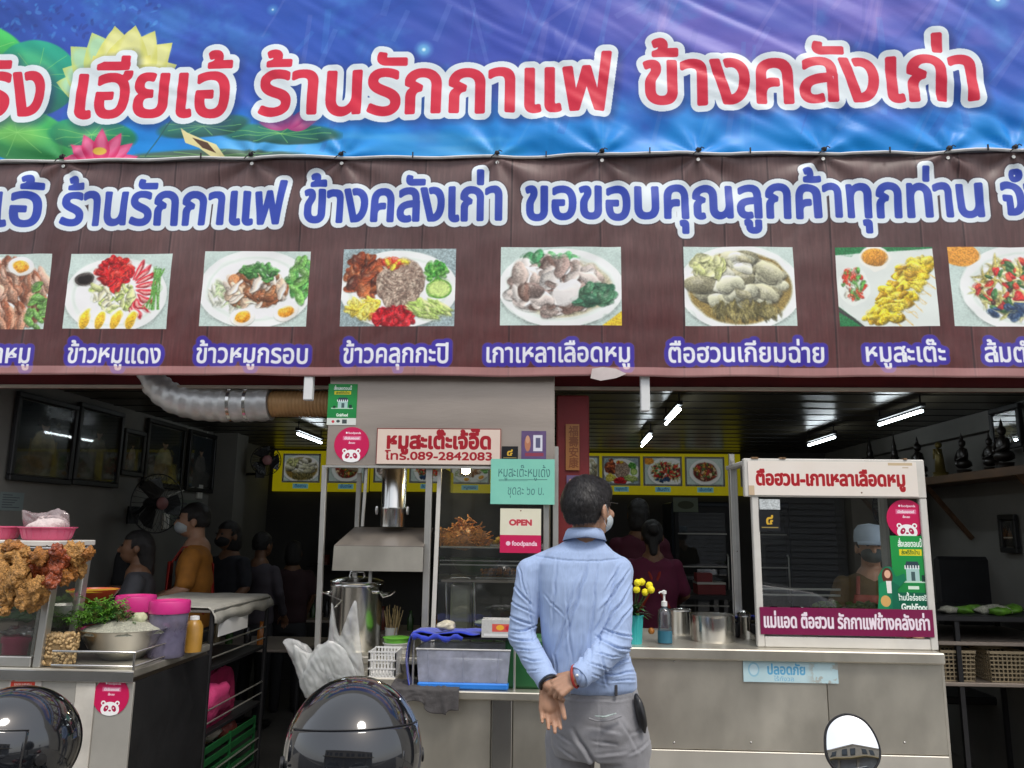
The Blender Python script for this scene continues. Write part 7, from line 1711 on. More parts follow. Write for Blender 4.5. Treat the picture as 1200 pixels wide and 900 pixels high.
def hand(bm, w_, d, pn, side, L_=.175, curl=(.25, .3, .25), spread=.16, thumb=.7, scale=1.0, pw=.041):
    """w_ wrist point, d direction of the fingers, pn normal of the palm side, side = unit vector towards the thumb"""
    d = Vector(d).normalized(); pn = Vector(pn); pn = (pn - d * pn.dot(d)).normalized(); s_ = Vector(side); s_ = (s_ - d * s_.dot(d) - pn * s_.dot(pn)).normalized(); w_ = Vector(w_); k = L_ / .175
    palmL = .088 * k
    for i, (off, fl) in enumerate(((.030, .068), (.010, .077), (-.010, .072), (-.029, .056))):
        kn = w_ + d * palmL * (1 - .06 * abs(i - 1)) + s_ * off * k
        capsule(bm, w_ + s_ * off * .55 * k + d * .012, kn, .0125 * k, .0105 * k)
        ang = 0; p = kn; dirn = (d + s_ * off * spread * 5).normalized(); segs = (.45, .30, .25)
        for q in range(3):
            ang = curl[q] * (1 + .18 * (i - 1)); rotax = dirn.cross(pn).normalized(); dirn = Matrix.Rotation(ang, 3, rotax) @ dirn
            e = p + dirn * fl * k * segs[q]; r0 = (.0092 - .0009 * q - (.0012 if i == 3 else 0)) * k; capsule(bm, p, e, r0, r0 * .93, n=10, m=4); p = e
    t0 = w_ + d * .022 * k + s_ * .020 * k; t1 = t0 + (d * .55 + s_ * thumb + pn * .25).normalized() * .042 * k; t2 = t1 + (d * .85 + s_ * thumb * .45 + pn * .3).normalized() * .032 * k; t3 = t2 + (d * 1.0 + s_ * .1 + pn * .3).normalized() * .024 * k
    capsule(bm, t0, t1, .015 * k, .0115 * k); capsule(bm, t1, t2, .011 * k, .0098 * k, n=10); capsule(bm, t2, t3, .0098 * k, .0085 * k, n=10)
    capsule(bm, w_ + d * .02, w_ + d * .065 * k + pn * .004, .026 * k, .028 * k, .5, s_)

# ---- the customer in the light blue shirt, seen from behind
YM_ = 2.95
man = thing('person', 'man seen from behind in light blue shirt and grey trousers, hands clasped behind his back', 'person', (P(700, 850, Y=YM_).x, YM_, 0))
Q = lambda px, py, y: P(px, py, Y=y)
def ring(py, l, r, ry, y=YM_, ex=.85): a = Q(l, py, y); b = Q(r, py, y); c = (a + b) / 2; return (c, abs(b.x - a.x) / 2, ry, ex)
eL, wL = Q(611, 745, 2.93), Q(641, 797, 2.77); eR, wR = Q(723, 752, 2.86), Q(680, 792, 2.73)
sL, sR = Q(622, 670, 2.96), Q(724, 669, 2.95)
def shirt_b(bm):
    loft(bm, [ring(628, 668, 702, .050, YM_ - .005), ring(633, 664, 706, .056, YM_ - .003), ring(638, 656, 711, .064), ring(647, 640, 720, .082), ring(660, 630, 724, .098), ring(680, 630, 724, .112), ring(705, 632, 726, .120), ring(740, 634, 731, .118), ring(770, 637, 738, .114), ring(792, 645, 745, .118), ring(803, 652, 746, .114), ring(808, 654, 744, .106)])
    capsule(bm, Q(654, 652, 2.96), sL, .040, .054); capsule(bm, Q(702, 651, 2.95), sR, .040, .055)
    capsule(bm, sL, eL, .054, .049); capsule(bm, eL, eL.lerp(wL, .45), .048, .044); capsule(bm, eL.lerp(wL, .45), eL.lerp(wL, .93), .046, .037)
    capsule(bm, sR, eR, .056, .052); capsule(bm, eR, eR.lerp(wR, .5), .051, .046); capsule(bm, eR.lerp(wR, .5), eR.lerp(wR, .95), .047, .038)
def segd(p, a, b):
    ab = b - a; t_ = max(0, min(1, (p - a).dot(ab) / ab.length_squared)); return (p - a - ab * t_).length, t_
CR = []
def cr_(x0, y0, x1, y1, w_, d_):
    a = Q(x0, y0, 2.83); b = Q(x1, y1, 2.83); CR.append((a.x, a.z, b.x, b.z, w_, d_))
for c_ in [ # long pulls over the back
    (688, 662, 664, 745, .010, .007), (700, 668, 690, 770, .009, .005), (652, 664, 646, 735, .008, .004), (672, 690, 652, 768, .008, .005), (664, 700, 670, 780, .007, .004), (718, 690, 700, 735, .007, .006), (640, 700, 660, 720, .006, .003), (684, 745, 676, 796, .007, .004), (700, 760, 712, 800, .007, .005), (650, 770, 655, 800, .006, .004), (668, 775, 668, 802, .006, .003),
    # right sleeve
    (738, 672, 706, 712, .007, .008), (742, 690, 712, 728, .007, .007), (728, 664, 712, 690, .006, .005), (742, 712, 716, 742, .006, .006), (708, 738, 742, 748, .006, .007), (702, 748, 738, 762, .006, .008), (698, 762, 728, 768, .005, .006), (690, 770, 716, 782, .005, .005), (684, 778, 704, 790, .005, .004), (712, 728, 700, 752, .006, .006), (736, 735, 742, 765, .006, .004),
    # left sleeve
    (602, 690, 622, 712, .006, .006), (598, 708, 624, 722, .006, .005), (618, 692, 624, 748, .006, .006), (597, 725, 622, 734, .006, .007), (600, 742, 628, 738, .006, .007), (598, 752, 626, 752, .006, .007), (604, 762, 632, 760, .005, .006), (612, 772, 636, 772, .005, .005), (618, 784, 642, 780, .005, .004), (606, 668, 616, 700, .006, .004),
    # bunching above the belt at the right
    (712, 782, 742, 776, .006, .007), (706, 790, 744, 792, .006, .008), (716, 798, 744, 800, .005, .006), (724, 764, 740, 770, .006, .005), (694, 796, 712, 802, .005, .004)]: cr_(*c_)
def shirt_d(v):
    k = .0028 * mnoise.noise(v * 13) + .0012 * mnoise.noise(v * 34)
    wx = v.x + .007 * mnoise.noise(v * 19); wz = v.z + .007 * mnoise.noise(v * 17 + Vector((5, 5, 5)))
    if v.y < 2.955:
        for x0, z0, x1, z1, w_, d_ in CR:
            dx, dz = x1 - x0, z1 - z0; L2 = dx * dx + dz * dz; t_ = ((wx - x0) * dx + (wz - z0) * dz) / L2
            if -.15 < t_ < 1.15:
                s_ = ((wx - x0) * dz - (wz - z0) * dx) / math.sqrt(L2)
                if abs(s_) < .035:
                    env = max(0, math.sin(math.pi * min(1, max(0, (t_ + .15) / 1.3)))) ** .7
                    k += 1.25 * env * d_ * (-1.15 * math.exp(-(s_ / (w_ * .5)) ** 2) + .75 * math.exp(-((s_ - w_ * .9) / (w_ * .7)) ** 2) + .35 * math.exp(-((s_ + w_ * 1.1) / (w_ * .8)) ** 2))
    zb_ = Q(700, 806, YM_).z
    k += .006 * math.exp(-((v.z - zb_ - .045) / .04) ** 2) * (.6 + mnoise.noise(Vector((v.x * 30, 1, v.z * 14))) * 1.6)
    zy = Q(680, 656, YM_).z + .01 * ((v.x - Q(684, 656, YM_).x) / .15) ** 2
    if abs(v.z - zy) < .0028 and v.y < YM_: k -= .0035
    return k
m_shirt = mat('light_blue_shirt', (.335, .44, .66), .8, 0, .07, 200, .06, 500, stretch=(1, 1, .04), sheen=.15)
shirt = fuse('shirt', shirt_b, .0042, m_shirt, man, 5, shirt_d)
# cuffs, collar, placket button
def cuff(w_, e_, r, nm='cuff'):
    d = (w_ - e_).normalized(); tube(nm, [w_ - d * .030, w_ + d * .004, w_ + d * .010], [r * 1.0, r, r * .96], m_shirt, man, 22)
cuff(wL, eL, .0385); cuff(wR, eR, .040)
MB().blob(wR + Vector((-.012, -.038, .008)), .005, 1, 0, 2).make('cuff_button', M['white_plastic'], man, True)
cc = Q(685, 622, 2.932); vs = []; fs = []; N_ = 40
for j, (dz, r) in enumerate(((-.030, 1.12), (-.012, 1.04), (.002, 1.0), (.005, 1.02), (-.004, 1.12), (-.026, 1.30))):
    for k in range(N_): a = 2 * math.pi * k / N_; back = max(0, -math.sin(a)); vs.append(cc + Vector((.060 * r * math.cos(a), 0.064 * r * math.sin(a), dz + .006 * back - .012 * max(0, math.sin(a)) + (.0 if j != 5 else -.010 * abs(math.cos(a))))))
for j in range(5):
    for k in range(N_): a = j * N_ + k; b = j * N_ + (k + 1) % N_; fs.append((a, b, b + N_, a + N_))
co = obj('collar', vs, fs, m_shirt, man, True, offset=cc); s_ = co.modifiers.new('thickness', 'SOLIDIFY'); s_.thickness = .002
# body: head, neck, forearm ends and hands as one surface
FZ = R(180 - 38); hq = Matrix.Rotation(-R(180 - 38) , 3, 'Z')     # face turned away from us and a little to the right
hcn = Q(690, 596, 2.93)
def HL(x, y, z): return hcn + Matrix.Rotation(R(142), 3, 'Z') @ Vector((x, y, z))
hrot = Matrix.Rotation(R(142), 3, 'Z')
gripd = (wL - wR).normalized()
def body_b(bm):
    ellip(bm, HL(0, .012, .02), (.074, .092, .094), hrot); ellip(bm, HL(0, -.030, -.048), (.056, .058, .060), hrot); ellip(bm, HL(0, -.02, -.01), (.066, .074, .07), hrot)
    capsule(bm, HL(0, -.088, .008), HL(0, -.102, -.022), .010, .014); capsule(bm, HL(-.018, -.083, -.055), HL(.018, -.083, -.055), .009, .009)
    for s in (-1, 1): ellip(bm, HL(s * .077, .014, -.012), (.009, .019, .031), Matrix.Rotation(R(142) - s * .35, 3, 'Z')); ellip(bm, HL(s * .04, -.07, -.02), (.022, .02, .02), hrot)
    capsule(bm, HL(0, .012, -.05), Q(684, 645, 2.955), .050, .056)
    capsule(bm, eL.lerp(wL, .75), wL + (wL - eL).normalized() * .02, .030, .027, .8); capsule(bm, eR.lerp(wR, .75), wR + gripd * .015, .032, .028, .8)
    for sh_, e_ in ((sL, eL), (sR, eR)): capsule(bm, Q(684, 650, 2.965), sh_, .03, .03); capsule(bm, sh_, e_, .028, .028); capsule(bm, e_, e_.lerp(wL if e_ is eL else wR, .8), .028, .026)
    # left hand hangs down, palm towards us
    hand(bm, Q(641, 803, 2.765), Q(646, 850, 2.76) - Q(641, 803, 2.765), (0, -1, .15), (1, 0, 0), .165, (.25, .45, .35), .1, .35)
    # right hand closes round the left wrist
    hand(bm, wR + gripd * .012, (Q(648, 812, 2.715) - wR), (.15, .75, -.55), (-.2, -.1, 1), .16, (.75, .9, .6), .04, .4)
bd = fuse('body', body_b, .0036, m_skin, man, 2)
tube('wrist_cord', [wR + gripd * .018 + Matrix.Rotation(a, 3, gripd) @ (gripd.orthogonal().normalized() * .034) for a in [k / 18 * 6.283 for k in range(19)]], .0045, mat('red_cord', (.35, .03, .02), .7), man, 7)
gl_ = (wL - eL).normalized(); tube('watch_strap', [wL + gl_ * .016 + Matrix.Rotation(a, 3, gl_) @ (gl_.orthogonal().normalized() * .031) for a in [k / 18 * 6.283 for k in range(19)]], .005, M['black'], man, 7)
def hair_b(bm):
    ellip(bm, HL(0, .017, .030), (.083, .099, .094), hrot); ellip(bm, HL(0, .046, -.004), (.072, .063, .075), hrot); ellip(bm, HL(0, .05, .02), (.078, .068, .075), hrot); ellip(bm, HL(0, -.015, .06), (.074, .085, .06), hrot)
def hair_cut(v):
    l = hrot.inverted() @ (v - hcn); 
    if l.z < -.062 + .012 * abs(l.x) / .07: return True
    if l.y < -.030 and l.z < .055 - .2 * (abs(l.x)): return True
    if l.z < .0 and l.y < .0 + .02: return True
    return False
hair = fuse('hair', hair_b, .005, m_hair, man, 2, lambda v: .0016 * mnoise.noise(v * 70) + .001 * mnoise.noise(Vector((v.x * 160, v.y * 160, v.z * 30))), hair_cut)
hs_ = MB(); rgh = random.Random(9); hv_ = []; hf_ = []
hme = hair.data; cen = HL(0, .01, .02); crown = HL(.01, .05, .13)
polys = [p for p in hme.polygons]
for i in range(14000):
    p = polys[rgh.randrange(len(polys))]; c_ = Vector(p.center) + hair.location + man.location; n_ = p.normal.normalized()
    if n_.dot(c_ - cen) < 0: continue
    flow = (c_ - crown); flow = flow - n_ * flow.dot(n_)
    if flow.length < 1e-4: flow = Vector((0, 0, -1)) - n_ * n_.dot(Vector((0, 0, -1)))
    flow.normalize(); flow = (flow * .7 + Vector((0, 0, -.6)) + Vector((rgh.gauss(0, .10), rgh.gauss(0, .10), rgh.gauss(0, .10)))); flow = (flow - n_ * flow.dot(n_)).normalized()
    low = hrot.inverted() @ (c_ - hcn); L_ = (.020 if low.z > 0 else .010) * rgh.uniform(.6, 1.3); w_ = .00045; sd_ = flow.cross(n_) * w_
    a = c_ - n_ * .0004; b = c_ + flow * L_ * .5 + n_ * .0018; e = c_ + flow * L_ + n_ * .0010; q = len(hv_)
    hv_ += [a - sd_, a + sd_, b - sd_, b + sd_, e]; hf_ += [(q, q + 1, q + 3, q + 2), (q + 2, q + 3, q + 4)]
m_str = mat('hair_strands', (.014, .012, .012), .5, 0, .6, 8, spec=.6)
obj('hair_strands', hv_, hf_, m_str, hair, False, kind='stuff', offset=hair.location + man.location)
# mask: shell over nose and mouth with an ear loop; thin glasses arm
def mask_b(bm): ellip(bm, HL(0, -.045, -.042), (.064, .066, .052), hrot)
fuse('face_mask', mask_b, .005, m_mask, man, 1, None, lambda v: (hrot.inverted() @ (v - hcn)).y > -.028)
for s in (-1, 1):
    tube('ear_loop', [HL(s * .060, -.035, -.025), HL(s * .078, -.01, -.012), HL(s * .084, .014, .014), HL(s * .083, .03, -.01), HL(s * .07, .0, -.05), HL(s * .056, -.035, -.065)], .0012, M['white_plastic'], man, 5)
    tube('glasses_arm', [HL(s * .07, -.085, .02), HL(s * .08, -.03, .022), HL(s * .084, .015, .02)], .0018, M['black'], man, 5)
    MB().blob(HL(s * .03, -.083, .018), .011, 1, 0, 2).make('eye', m_eye, man, True)
# trousers
m_tr = mat('grey_trousers', (.235, .235, .25), .75, 0, .05, 80, .1, 250, sheen=.2)
zf = 0.0
hL, hR = Q(668, 868, 3.0), Q(728, 868, 2.93); kL = Vector((hL.x - .0, 3.04, .50)); kR = Vector((hR.x + .05, 2.95, .50)); aL = Vector((kL.x - .01, 3.07, .10)); aR = Vector((kR.x + .03, 3.0, .10))
def tr_b(bm):
    loft(bm, [ring(804, 656, 746, .102), ring(812, 653, 748, .106), ring(832, 648, 754, .118), ring(852, 645, 759, .125, ex=.9), ring(872, 645, 763, .122, ex=.9), ring(885, 650, 762, .11)])
    capsule(bm, Q(716, 850, 2.91), Q(716, 852, 2.90), .085, .085); capsule(bm, Q(672, 852, 2.96), Q(672, 854, 2.96), .078, .078)
    for h, k, a in ((hL, kL, aL), (hR, kR, aR)): capsule(bm, h, k, .092, .072); capsule(bm, k, a, .070, .058); capsule(bm, a, a + Vector((0, 0, -.02)), .060, .062)
CT = []
for x0, y0, x1, y1, w_, d_ in [(656, 821, 748, 822, .004, .004), (704, 822, 701, 880, .005, .004), (672, 858, 700, 900, .010, .014), (690, 852, 728, 858, .007, .004), (694, 868, 722, 872, .006, .006), (700, 884, 735, 880, .007, .005), (740, 862, 762, 858, .006, .006), (738, 884, 766, 876, .006, .006), (650, 862, 672, 872, .006, .005), (728, 846, 752, 884, .007, .004), (742, 815, 756, 865, .006, .004), (655, 880, 675, 892, .006, .005)]:
    a = Q(x0, y0, 2.83); b = Q(x1, y1, 2.83); CT.append((a.x, a.z, b.x, b.z, w_, d_))
def tr_d(v):
    k = .003 * mnoise.noise(v * 13) + .0015 * mnoise.noise(v * 30)
    if v.y < 2.97:
        wx = v.x + .006 * mnoise.noise(v * 18); wz = v.z + .006 * mnoise.noise(v * 16 + Vector((5, 5, 5)))
        for x0, z0, x1, z1, w_, d_ in CT:
            dx, dz = x1 - x0, z1 - z0; L2 = dx * dx + dz * dz; t_ = ((wx - x0) * dx + (wz - z0) * dz) / L2
            if -.1 < t_ < 1.1:
                s_ = ((wx - x0) * dz - (wz - z0) * dx) / math.sqrt(L2)
                if abs(s_) < .04: k += math.sin(math.pi * (t_ + .1) / 1.2) ** .6 * d_ * (-math.exp(-(s_ / (w_ * .6)) ** 2) + .6 * math.exp(-((s_ - w_ * 1.1) / w_) ** 2))
    k += .008 * math.sin(v.z * 34 + 5 * mnoise.noise(v * 6)) * max(0, .9 - v.z) * .6
    return k
fuse('trousers', tr_b, .0055, m_tr, man, 5, tr_d)
yw = 2.85
for px in (667, 722): a = Q(px, 803, yw); box('belt_loop', Q(px, 809, 2.838) + Vector((0, .002, 0)), (.010, .012, .036), m_tr if px != 722 else mat('belt_loop_dark', (.05, .05, .06), .7), man, .002)
sl = [Q(690, 842, 2.80), Q(700, 845, 2.795), Q(714, 844, 2.797), Q(728, 839, 2.81)]
tube('pocket_welt', sl, .0035, m_tr, man, 6)
b = MB(); b.tube([Q(697, 839, 2.795), Q(708, 840, 2.79), Q(722, 836, 2.80)], [.004, .007, .004], 8, sq=.5); b.make('pocket_contents', mat('folded_note', (.35, .42, .40), .5, 0, .4, 90), man, True)
MB().blob(Q(751, 836, 2.86), (.016, .03, .062), 3, .15, 3, Matrix.Rotation(R(-14), 3, 'Y')).make('phone_pouch', M['black'], man, True)
for a in (aL, aR):
    MB().blob((a.x, a.y + .05, .045), (.048, .13, .045), 1, .03, 3).make('shoe', M['black'], man, True)

# ---- people further inside
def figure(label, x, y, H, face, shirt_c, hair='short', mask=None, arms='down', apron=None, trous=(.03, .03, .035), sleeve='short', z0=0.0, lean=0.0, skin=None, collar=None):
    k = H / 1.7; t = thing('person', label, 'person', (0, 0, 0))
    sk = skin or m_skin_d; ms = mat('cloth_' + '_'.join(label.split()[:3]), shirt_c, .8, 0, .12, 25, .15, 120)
    V = lambda a, b, c: Vector((a * k, b * k + lean * c * .12, c * k))
    hc = V(0, -.02, 1.585)
    A = {'down': ((.22, .02, 1.18), (.24, -.04, .92)), 'front': ((.235, -.02, 1.16), (.15, -.28, 1.05)), 'low': ((.22, .0, 1.18), (.12, -.22, .95)), 'up': ((.22, -.08, 1.2), (.12, -.26, 1.34))}[arms]
    def HL_(a, b, c): return hc + Vector((a * k, b * k, c * k))
    def body(bm):
        ellip(bm, HL_(0, .012, .02), (.074 * k, .092 * k, .094 * k)); ellip(bm, HL_(0, -.030, -.048), (.054 * k, .056 * k, .058 * k)); ellip(bm, HL_(0, -.02, -.01), (.066 * k, .074 * k, .07 * k))
        capsule(bm, HL_(0, -.088, .008), HL_(0, -.102, -.022), .010 * k, .014 * k); capsule(bm, HL_(-.018, -.083, -.055), HL_(.018, -.083, -.055), .009 * k, .009 * k)
        for s in (-1, 1): ellip(bm, HL_(s * .077, .014, -.012), (.010 * k, .019 * k, .03 * k))
        capsule(bm, HL_(0, .03, -.05), V(0, .02, 1.40), .050 * k, .058 * k)
        for s in (-1, 1):
            e = V(s * A[0][0], A[0][1], A[0][2]); w_ = V(s * A[1][0], A[1][1], A[1][2]); s0 = V(s * .165, .01, 1.36); capsule(bm, s0.lerp(e, .2), e, .034 * k, .034 * k); capsule(bm, V(0, .02, 1.36), s0.lerp(e, .25), .034 * k, .034 * k); capsule(bm, e, w_, .036 * k, .026 * k)
            d = (w_ - e).normalized(); hand(bm, w_, d, Vector((-s, 0, 0)) if arms == 'down' else Vector((0, 0, -1)), Vector((0, -1, 0)) if arms == 'down' else Vector((-s, 0, 0)), .165 * k, (.4, .5, .3))
        capsule(bm, V(0, .02, 1.40), V(0, .02, 1.1), .09 * k, .10 * k)
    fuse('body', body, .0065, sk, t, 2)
    def sh(bm):
        loft(bm, [(V(0, .02, c), a * k, b * k, .85) for c, a, b in ((1.44, .06, .055), (1.41, .13, .08), (1.36, .175, .10), (1.25, .185, .118), (1.1, .17, .115), (.98, .165, .115), (.90, .17, .12))])
        for s in (-1, 1):
            e = V(s * A[0][0], A[0][1], A[0][2]); w_ = V(s * A[1][0], A[1][1], A[1][2]); s0 = V(s * .165, .01, 1.36)
            if sleeve == 'short': capsule(bm, s0, s0.lerp(e, .8), .060 * k, .056 * k)
            else: capsule(bm, s0, e, .056 * k, .048 * k); capsule(bm, e, e.lerp(w_, .86), .047 * k, .036 * k)
    fuse('shirt', sh, .011, ms, t, 3, lambda v: .006 * mnoise.noise(v * 9) + .004 * math.sin(v.z * 40 + 3 * mnoise.noise(v * 5)))
    mt = bpy.data.materials.get('dark_trousers') or mat('dark_trousers', trous, .8)
    def tr(bm):
        loft(bm, [(V(0, .02, c), a * k, b * k, .9) for c, a, b in ((.93, .15, .105), (.86, .17, .12), (.80, .165, .115))])
        for s in (-1, 1): capsule(bm, V(s * .09, .02, .82), V(s * .10, .01, .47), .088 * k, .066 * k); capsule(bm, V(s * .10, .01, .47), V(s * .10, .03, .10), .064 * k, .05 * k)
    fuse('trousers', tr, .014, mt, t, 3)
    for s in (-1, 1): MB().blob(V(s * .10, -.03, .04), (.045 * k, .12 * k, .04 * k), 1, .03, 2).make('shoe', M['black'], t, True); MB().blob(HL_(s * .03, -.084, .016), .0095 * k, 1, 0, 2).make('eye', m_eye, t, True)
    def hb(bm):
        ellip(bm, HL_(0, .02, .034), (.084 * k, .098 * k, .092 * k)); ellip(bm, HL_(0, .05, -.005), (.074 * k, .066 * k, .07 * k))
        if hair == 'long': capsule(bm, HL_(0, .06, .0), HL_(0, .085, -.17), .075 * k, .055 * k)
        if hair == 'bun': ellip(bm, HL_(0, .12, .05), (.042 * k, .038 * k, .042 * k)); capsule(bm, HL_(0, .07, .0), HL_(0, .10, -.12), .045 * k, .03 * k)
        if hair == 'bob': capsule(bm, HL_(0, .045, .0), HL_(0, .05, -.07), .085 * k, .082 * k)
    def hcut(v): return (v.y < hc.y - .028 * k and v.z < hc.z + .048 * k) or (hair == 'short' and v.z < hc.z - .045 * k)
    fuse('hair', hb, .008, m_hair, t, 2, lambda v: .004 * mnoise.noise(v * 30), hcut)
    if mask:
        def mb(bm): ellip(bm, HL_(0, -.045, -.040), (.064 * k, .066 * k, .052 * k))
        fuse('face_mask', mb, .007, mask, t, 1, None, lambda v: v.y > hc.y - .026 * k)
    if hair == 'cap':
        mcap = mat('pale_blue_cap', (.42, .52, .62), .7, 0, .05)
        lathe('cap', [(.0875 * k, .03 * k), (.088 * k, .06 * k), (.082 * k, .10 * k), (.06 * k, .128 * k), (0, .138 * k)], hc + Vector((0, .015, 0)), mcap, t, 28, sy=1.12)
        b = MB(); vs = []
        for i in range(13):
            a = R(-62) + R(124) * i / 12; vs += [Vector((math.sin(a) * .086 * k, -math.cos(a) * .096 * k + .015, .035 * k)), Vector((math.sin(a) * .088 * k, -math.cos(a) * .155 * k + .012, .018 * k))]
        b.add([hc + v for v in vs] + [hc + v - Vector((0, 0, .004)) for v in vs], [(2 * i, 2 * i + 1, 2 * i + 3, 2 * i + 2) for i in range(12)] + [(26 + 2 * i + 2, 26 + 2 * i + 3, 26 + 2 * i + 1, 26 + 2 * i) for i in range(12)]); b.make('cap_peak', mcap, t, True)
    if apron:
        ma = mat('apron_' + '_'.join(label.split()[:3]), apron, .7, 0, .1, 20)
        def apf(u, v):
            a = (u - .5) * 2; hw = .12 + .07 * min(1, v * 2.2); z = 1.32 - v * .62
            return V(a * hw, -.112 - .018 * (1 - a * a) - .012 + .005 * math.sin(a * 9 + v * 4), z)
        cloth_strip('apron', apf, 14, 18, ma, t)
        for s in (-1, 1):
            tube('apron_strap', [V(s * .10, -.115, 1.32), V(s * .085, -.06, 1.415), V(s * .06, .06, 1.42), V(s * .03, .13, 1.30), V(-s * .10, .145, 1.08), V(-s * .16, .10, 1.0)], .011 * k, ma, t, 8, .4)
    for o in t.children:
        pass
    t.location = (x, y, z0); t.rotation_euler = (0, 0, face); return t
def at_head(px, ptop, Y): p = P(px, ptop, Y=Y); return p.x, p.z
def fig(px, ptop, Y, label, face, shirt_c, **kw):
    x, zt_ = at_head(px, ptop, Y); H = kw.pop('H', None)
    H = min(1.78, max(1.45, zt_ + .0)); return figure(label, x, Y, H, face, shirt_c, z0=zt_ - H if abs(zt_ - H) > .01 else 0.0, **kw)
fig(231, 590, 5.15, 'man in an orange T-shirt, red apron and white mask standing inside, facing left', R(-70), (.40, .155, .02), hair='short', mask=m_mask, arms='front', apron=(.40, .02, .012), skin=m_skin)
fig(270, 611, 5.9, 'person in dark clothes and black mask behind the man in orange', R(-25), (.02, .022, .03), hair='bob', mask=m_maskd, arms='low')
fig(308, 624, 6.3, 'person in a dull lilac-grey top seen from behind, inside left of the stall post', R(160), (.075, .065, .08), hair='short', arms='low', sleeve='long')
fig(345, 634, 6.9, 'person in dark maroon clothes deep inside, right of the lilac-grey top', R(190), (.04, .016, .02), hair='bob', arms='low')
fig(136, 598, 5.5, 'dark-haired person in black at the back left, looking down', R(-40), (.02, .02, .022), hair='bob', arms='front')
fig(164, 622, 4.85, 'woman with big dark hair and grey top behind the pink-lid jars', R(-65), (.075, .075, .085), hair='long', arms='front')
fig(748, 585, 6.4, 'tall dark-haired woman in maroon standing behind the woman with crossed red straps', R(180), (.09, .012, .03), hair='bob', arms='low')
fig(764, 610, 5.7, 'woman in maroon top with red apron straps and tied hair, seen from behind', R(178), (.13, .012, .045), hair='bun', arms='front', apron=(.35, .02, .01))
fig(1018, 618, 4.45, 'vendor in pale blue cap, dark mask and brown shirt behind the glass cabinet', R(-12), (.10, .062, .018), hair='cap', mask=mat('grey_mask', (.06, .075, .075), .8), arms='front', apron=(.20, .03, .015), skin=m_skin)
# ------------------------------------------------------------------ the other side of the street (seen in glass, mirror and helmets)
m_render = mat('opposite_render', (.36, .33, .28), .8, 0, .1, 2, .1, 20, stain=.4, stain_col=(.18, .16, .13)); m_shut = mat('shutter_grey', (.26, .27, .28), .5, .3, .1, 4)
ob = thing('shophouse', 'two-storey rendered shophouse with grey roller shutters across the street', 'building', (0, -9.5, 0))
boxb('wall', (-10, -13, 0), (10, -8.9, .12), m_render, ob)
boxb('upper_wall', (-10, -13, 2.9), (10, -8.9, 4.7), m_render, ob)
boxb('wall', (-10, -13, .12), (10, -9.3, 2.9), m_render, ob)
boxb('canopy', (-10, -8.88, 2.75), (10, -7.6, 2.88), mat('tan_canopy', (.42, .33, .17), .6, 0, .1), ob)
boxb('parapet', (-10, -8.95, 4.702), (10, -8.75, 4.95), m_render, ob)
slat0 = None
for b_ in range(5):
    x0 = -9.6 + b_ * 4.0; boxb('pier', (x0 - .4, -9.3, .12), (x0, -8.9, 2.9), m_render, ob)
    for k in range(22):
        z = .16 + k * .12
        if slat0 is None: s_ = slat0 = boxb('slat', (x0 + .02, -9.18, z), (x0 + 3.56, -9.15, z + .112), m_shut, ob, .01)
        else: s_ = slat0.copy(); link(s_); s_.location = slat0.location + Vector((b_ * 4.0, 0, k * .12))
    for q in range(2):
        xw = x0 + .5 + q * 1.7; w_ = boxb('window', (xw, -8.9, 3.3), (xw + 1.1, -8.86, 4.3), M['dark_metal'], ob); boxb('pane', (xw + .06, -8.857, 3.36), (xw + 1.04, -8.852, 4.24), mat('window_glass', (.03, .04, .05), .08, 0, .05) if 'window_glass' not in bpy.data.materials else bpy.data.materials['window_glass'], w_)
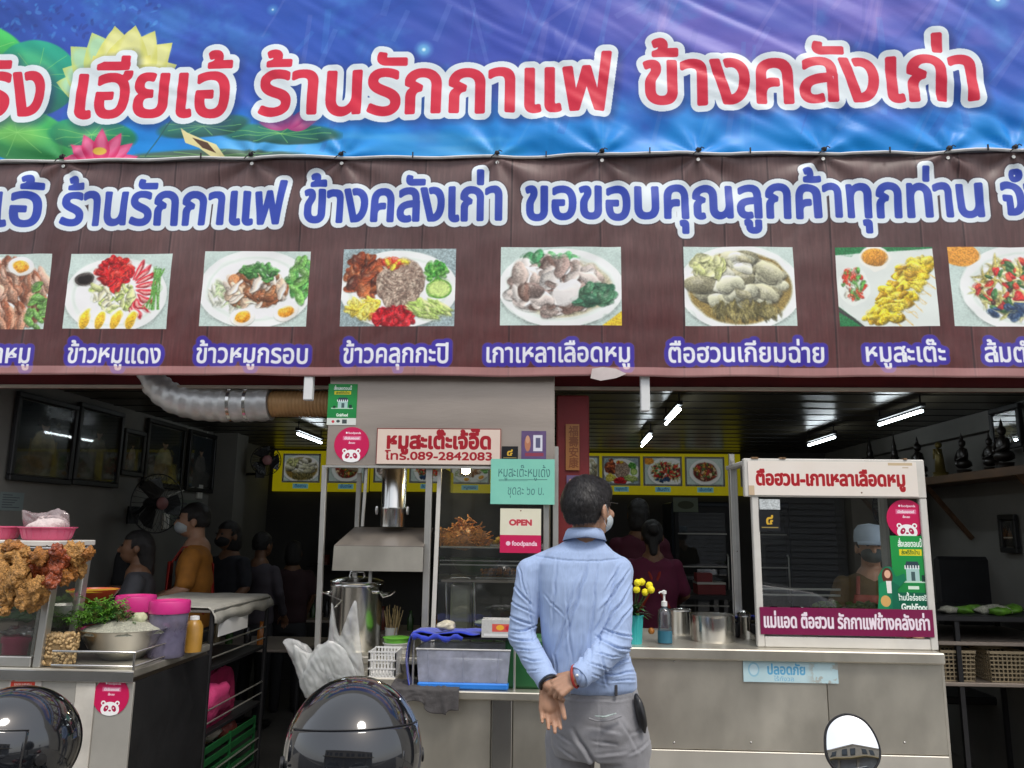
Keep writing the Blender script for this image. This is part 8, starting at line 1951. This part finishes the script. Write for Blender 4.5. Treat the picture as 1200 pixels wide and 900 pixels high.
def car(loc, col_, label):
    t = thing('parked_car', label, 'car', (0, 0, 0)); m = mat('car_paint_' + label.split()[0], col_, .25, .2, .03, coat=.7); gl = bpy.data.materials['window_glass']
    def bd_(bm):
        prof = [(-2.1, .35, .62, .78), (-2.0, .30, .80, .84), (-1.3, .28, .92, .87), (0, .28, .95, .88), (1.0, .28, .93, .88), (1.8, .30, .82, .85), (2.1, .35, .66, .78)]; rows = []
        for x, zl, zh, hw in prof: rows.append([bm.verts.new((x, y, z)) for y, z in ((-hw, zl), (-hw * 1.02, (zl + zh) / 2), (-hw * .93, zh), (hw * .93, zh), (hw * 1.02, (zl + zh) / 2), (hw, zl))])
        for i in range(len(rows) - 1):
            for k in range(6): bm.faces.new((rows[i][k], rows[i][(k + 1) % 6], rows[i + 1][(k + 1) % 6], rows[i + 1][k]))
        bm.faces.new(rows[0][::-1]); bm.faces.new(rows[-1])
    fuse('car_body', bd_, .04, m, t, 3)
    vs = [(-1.5, -.76, .93), (-1.5, .76, .93), (1.1, .76, .93), (1.1, -.76, .93), (-.9, -.6, 1.42), (-.9, .6, 1.42), (.45, .6, 1.44), (.45, -.6, 1.44)]
    obj('greenhouse', vs, [(0, 4, 7, 3), (0, 1, 5, 4), (1, 2, 6, 5), (2, 3, 7, 6)], gl, t); boxb('roof', (-.92, -.61, 1.42), (.47, .61, 1.47), m, t, .02)
    for x in (-1.35, 1.35):
        for y in (-.80, .80):
            w_ = MB().lathe([(.2, -.1), (.31, -.1), (.32, 0), (.31, .1), (.2, .1)], (x, y, .32), 26, ax=Matrix.Rotation(R(90), 3, 'X')).make('wheel', M['black'], t, True); MB().lathe([(0, -.105), (.2, -.1), (.2, .1), (0, .105)], (x, y, .32), 20, ax=Matrix.Rotation(R(90), 3, 'X')).make('hub', M['alu'], w_ if False else t, True)
    for y in (-.6, .6): MB().blob((2.06, y, .66), (.05, .14, .07), 1, .02, 2).make('headlight', M['white_plastic'], t, True); MB().blob((-2.08, y, .68), (.04, .13, .06), 1, .02, 2).make('tail_light', M['red_paint'], t, True)
    t.location = loc; return t
car((1.9, -5.0, -.12), (.6, .6, .6), 'white sedan parked across the street'); car((-3.2, -5.1, -.12), (.10, .11, .13), 'grey sedan parked across the street, left of the white one')
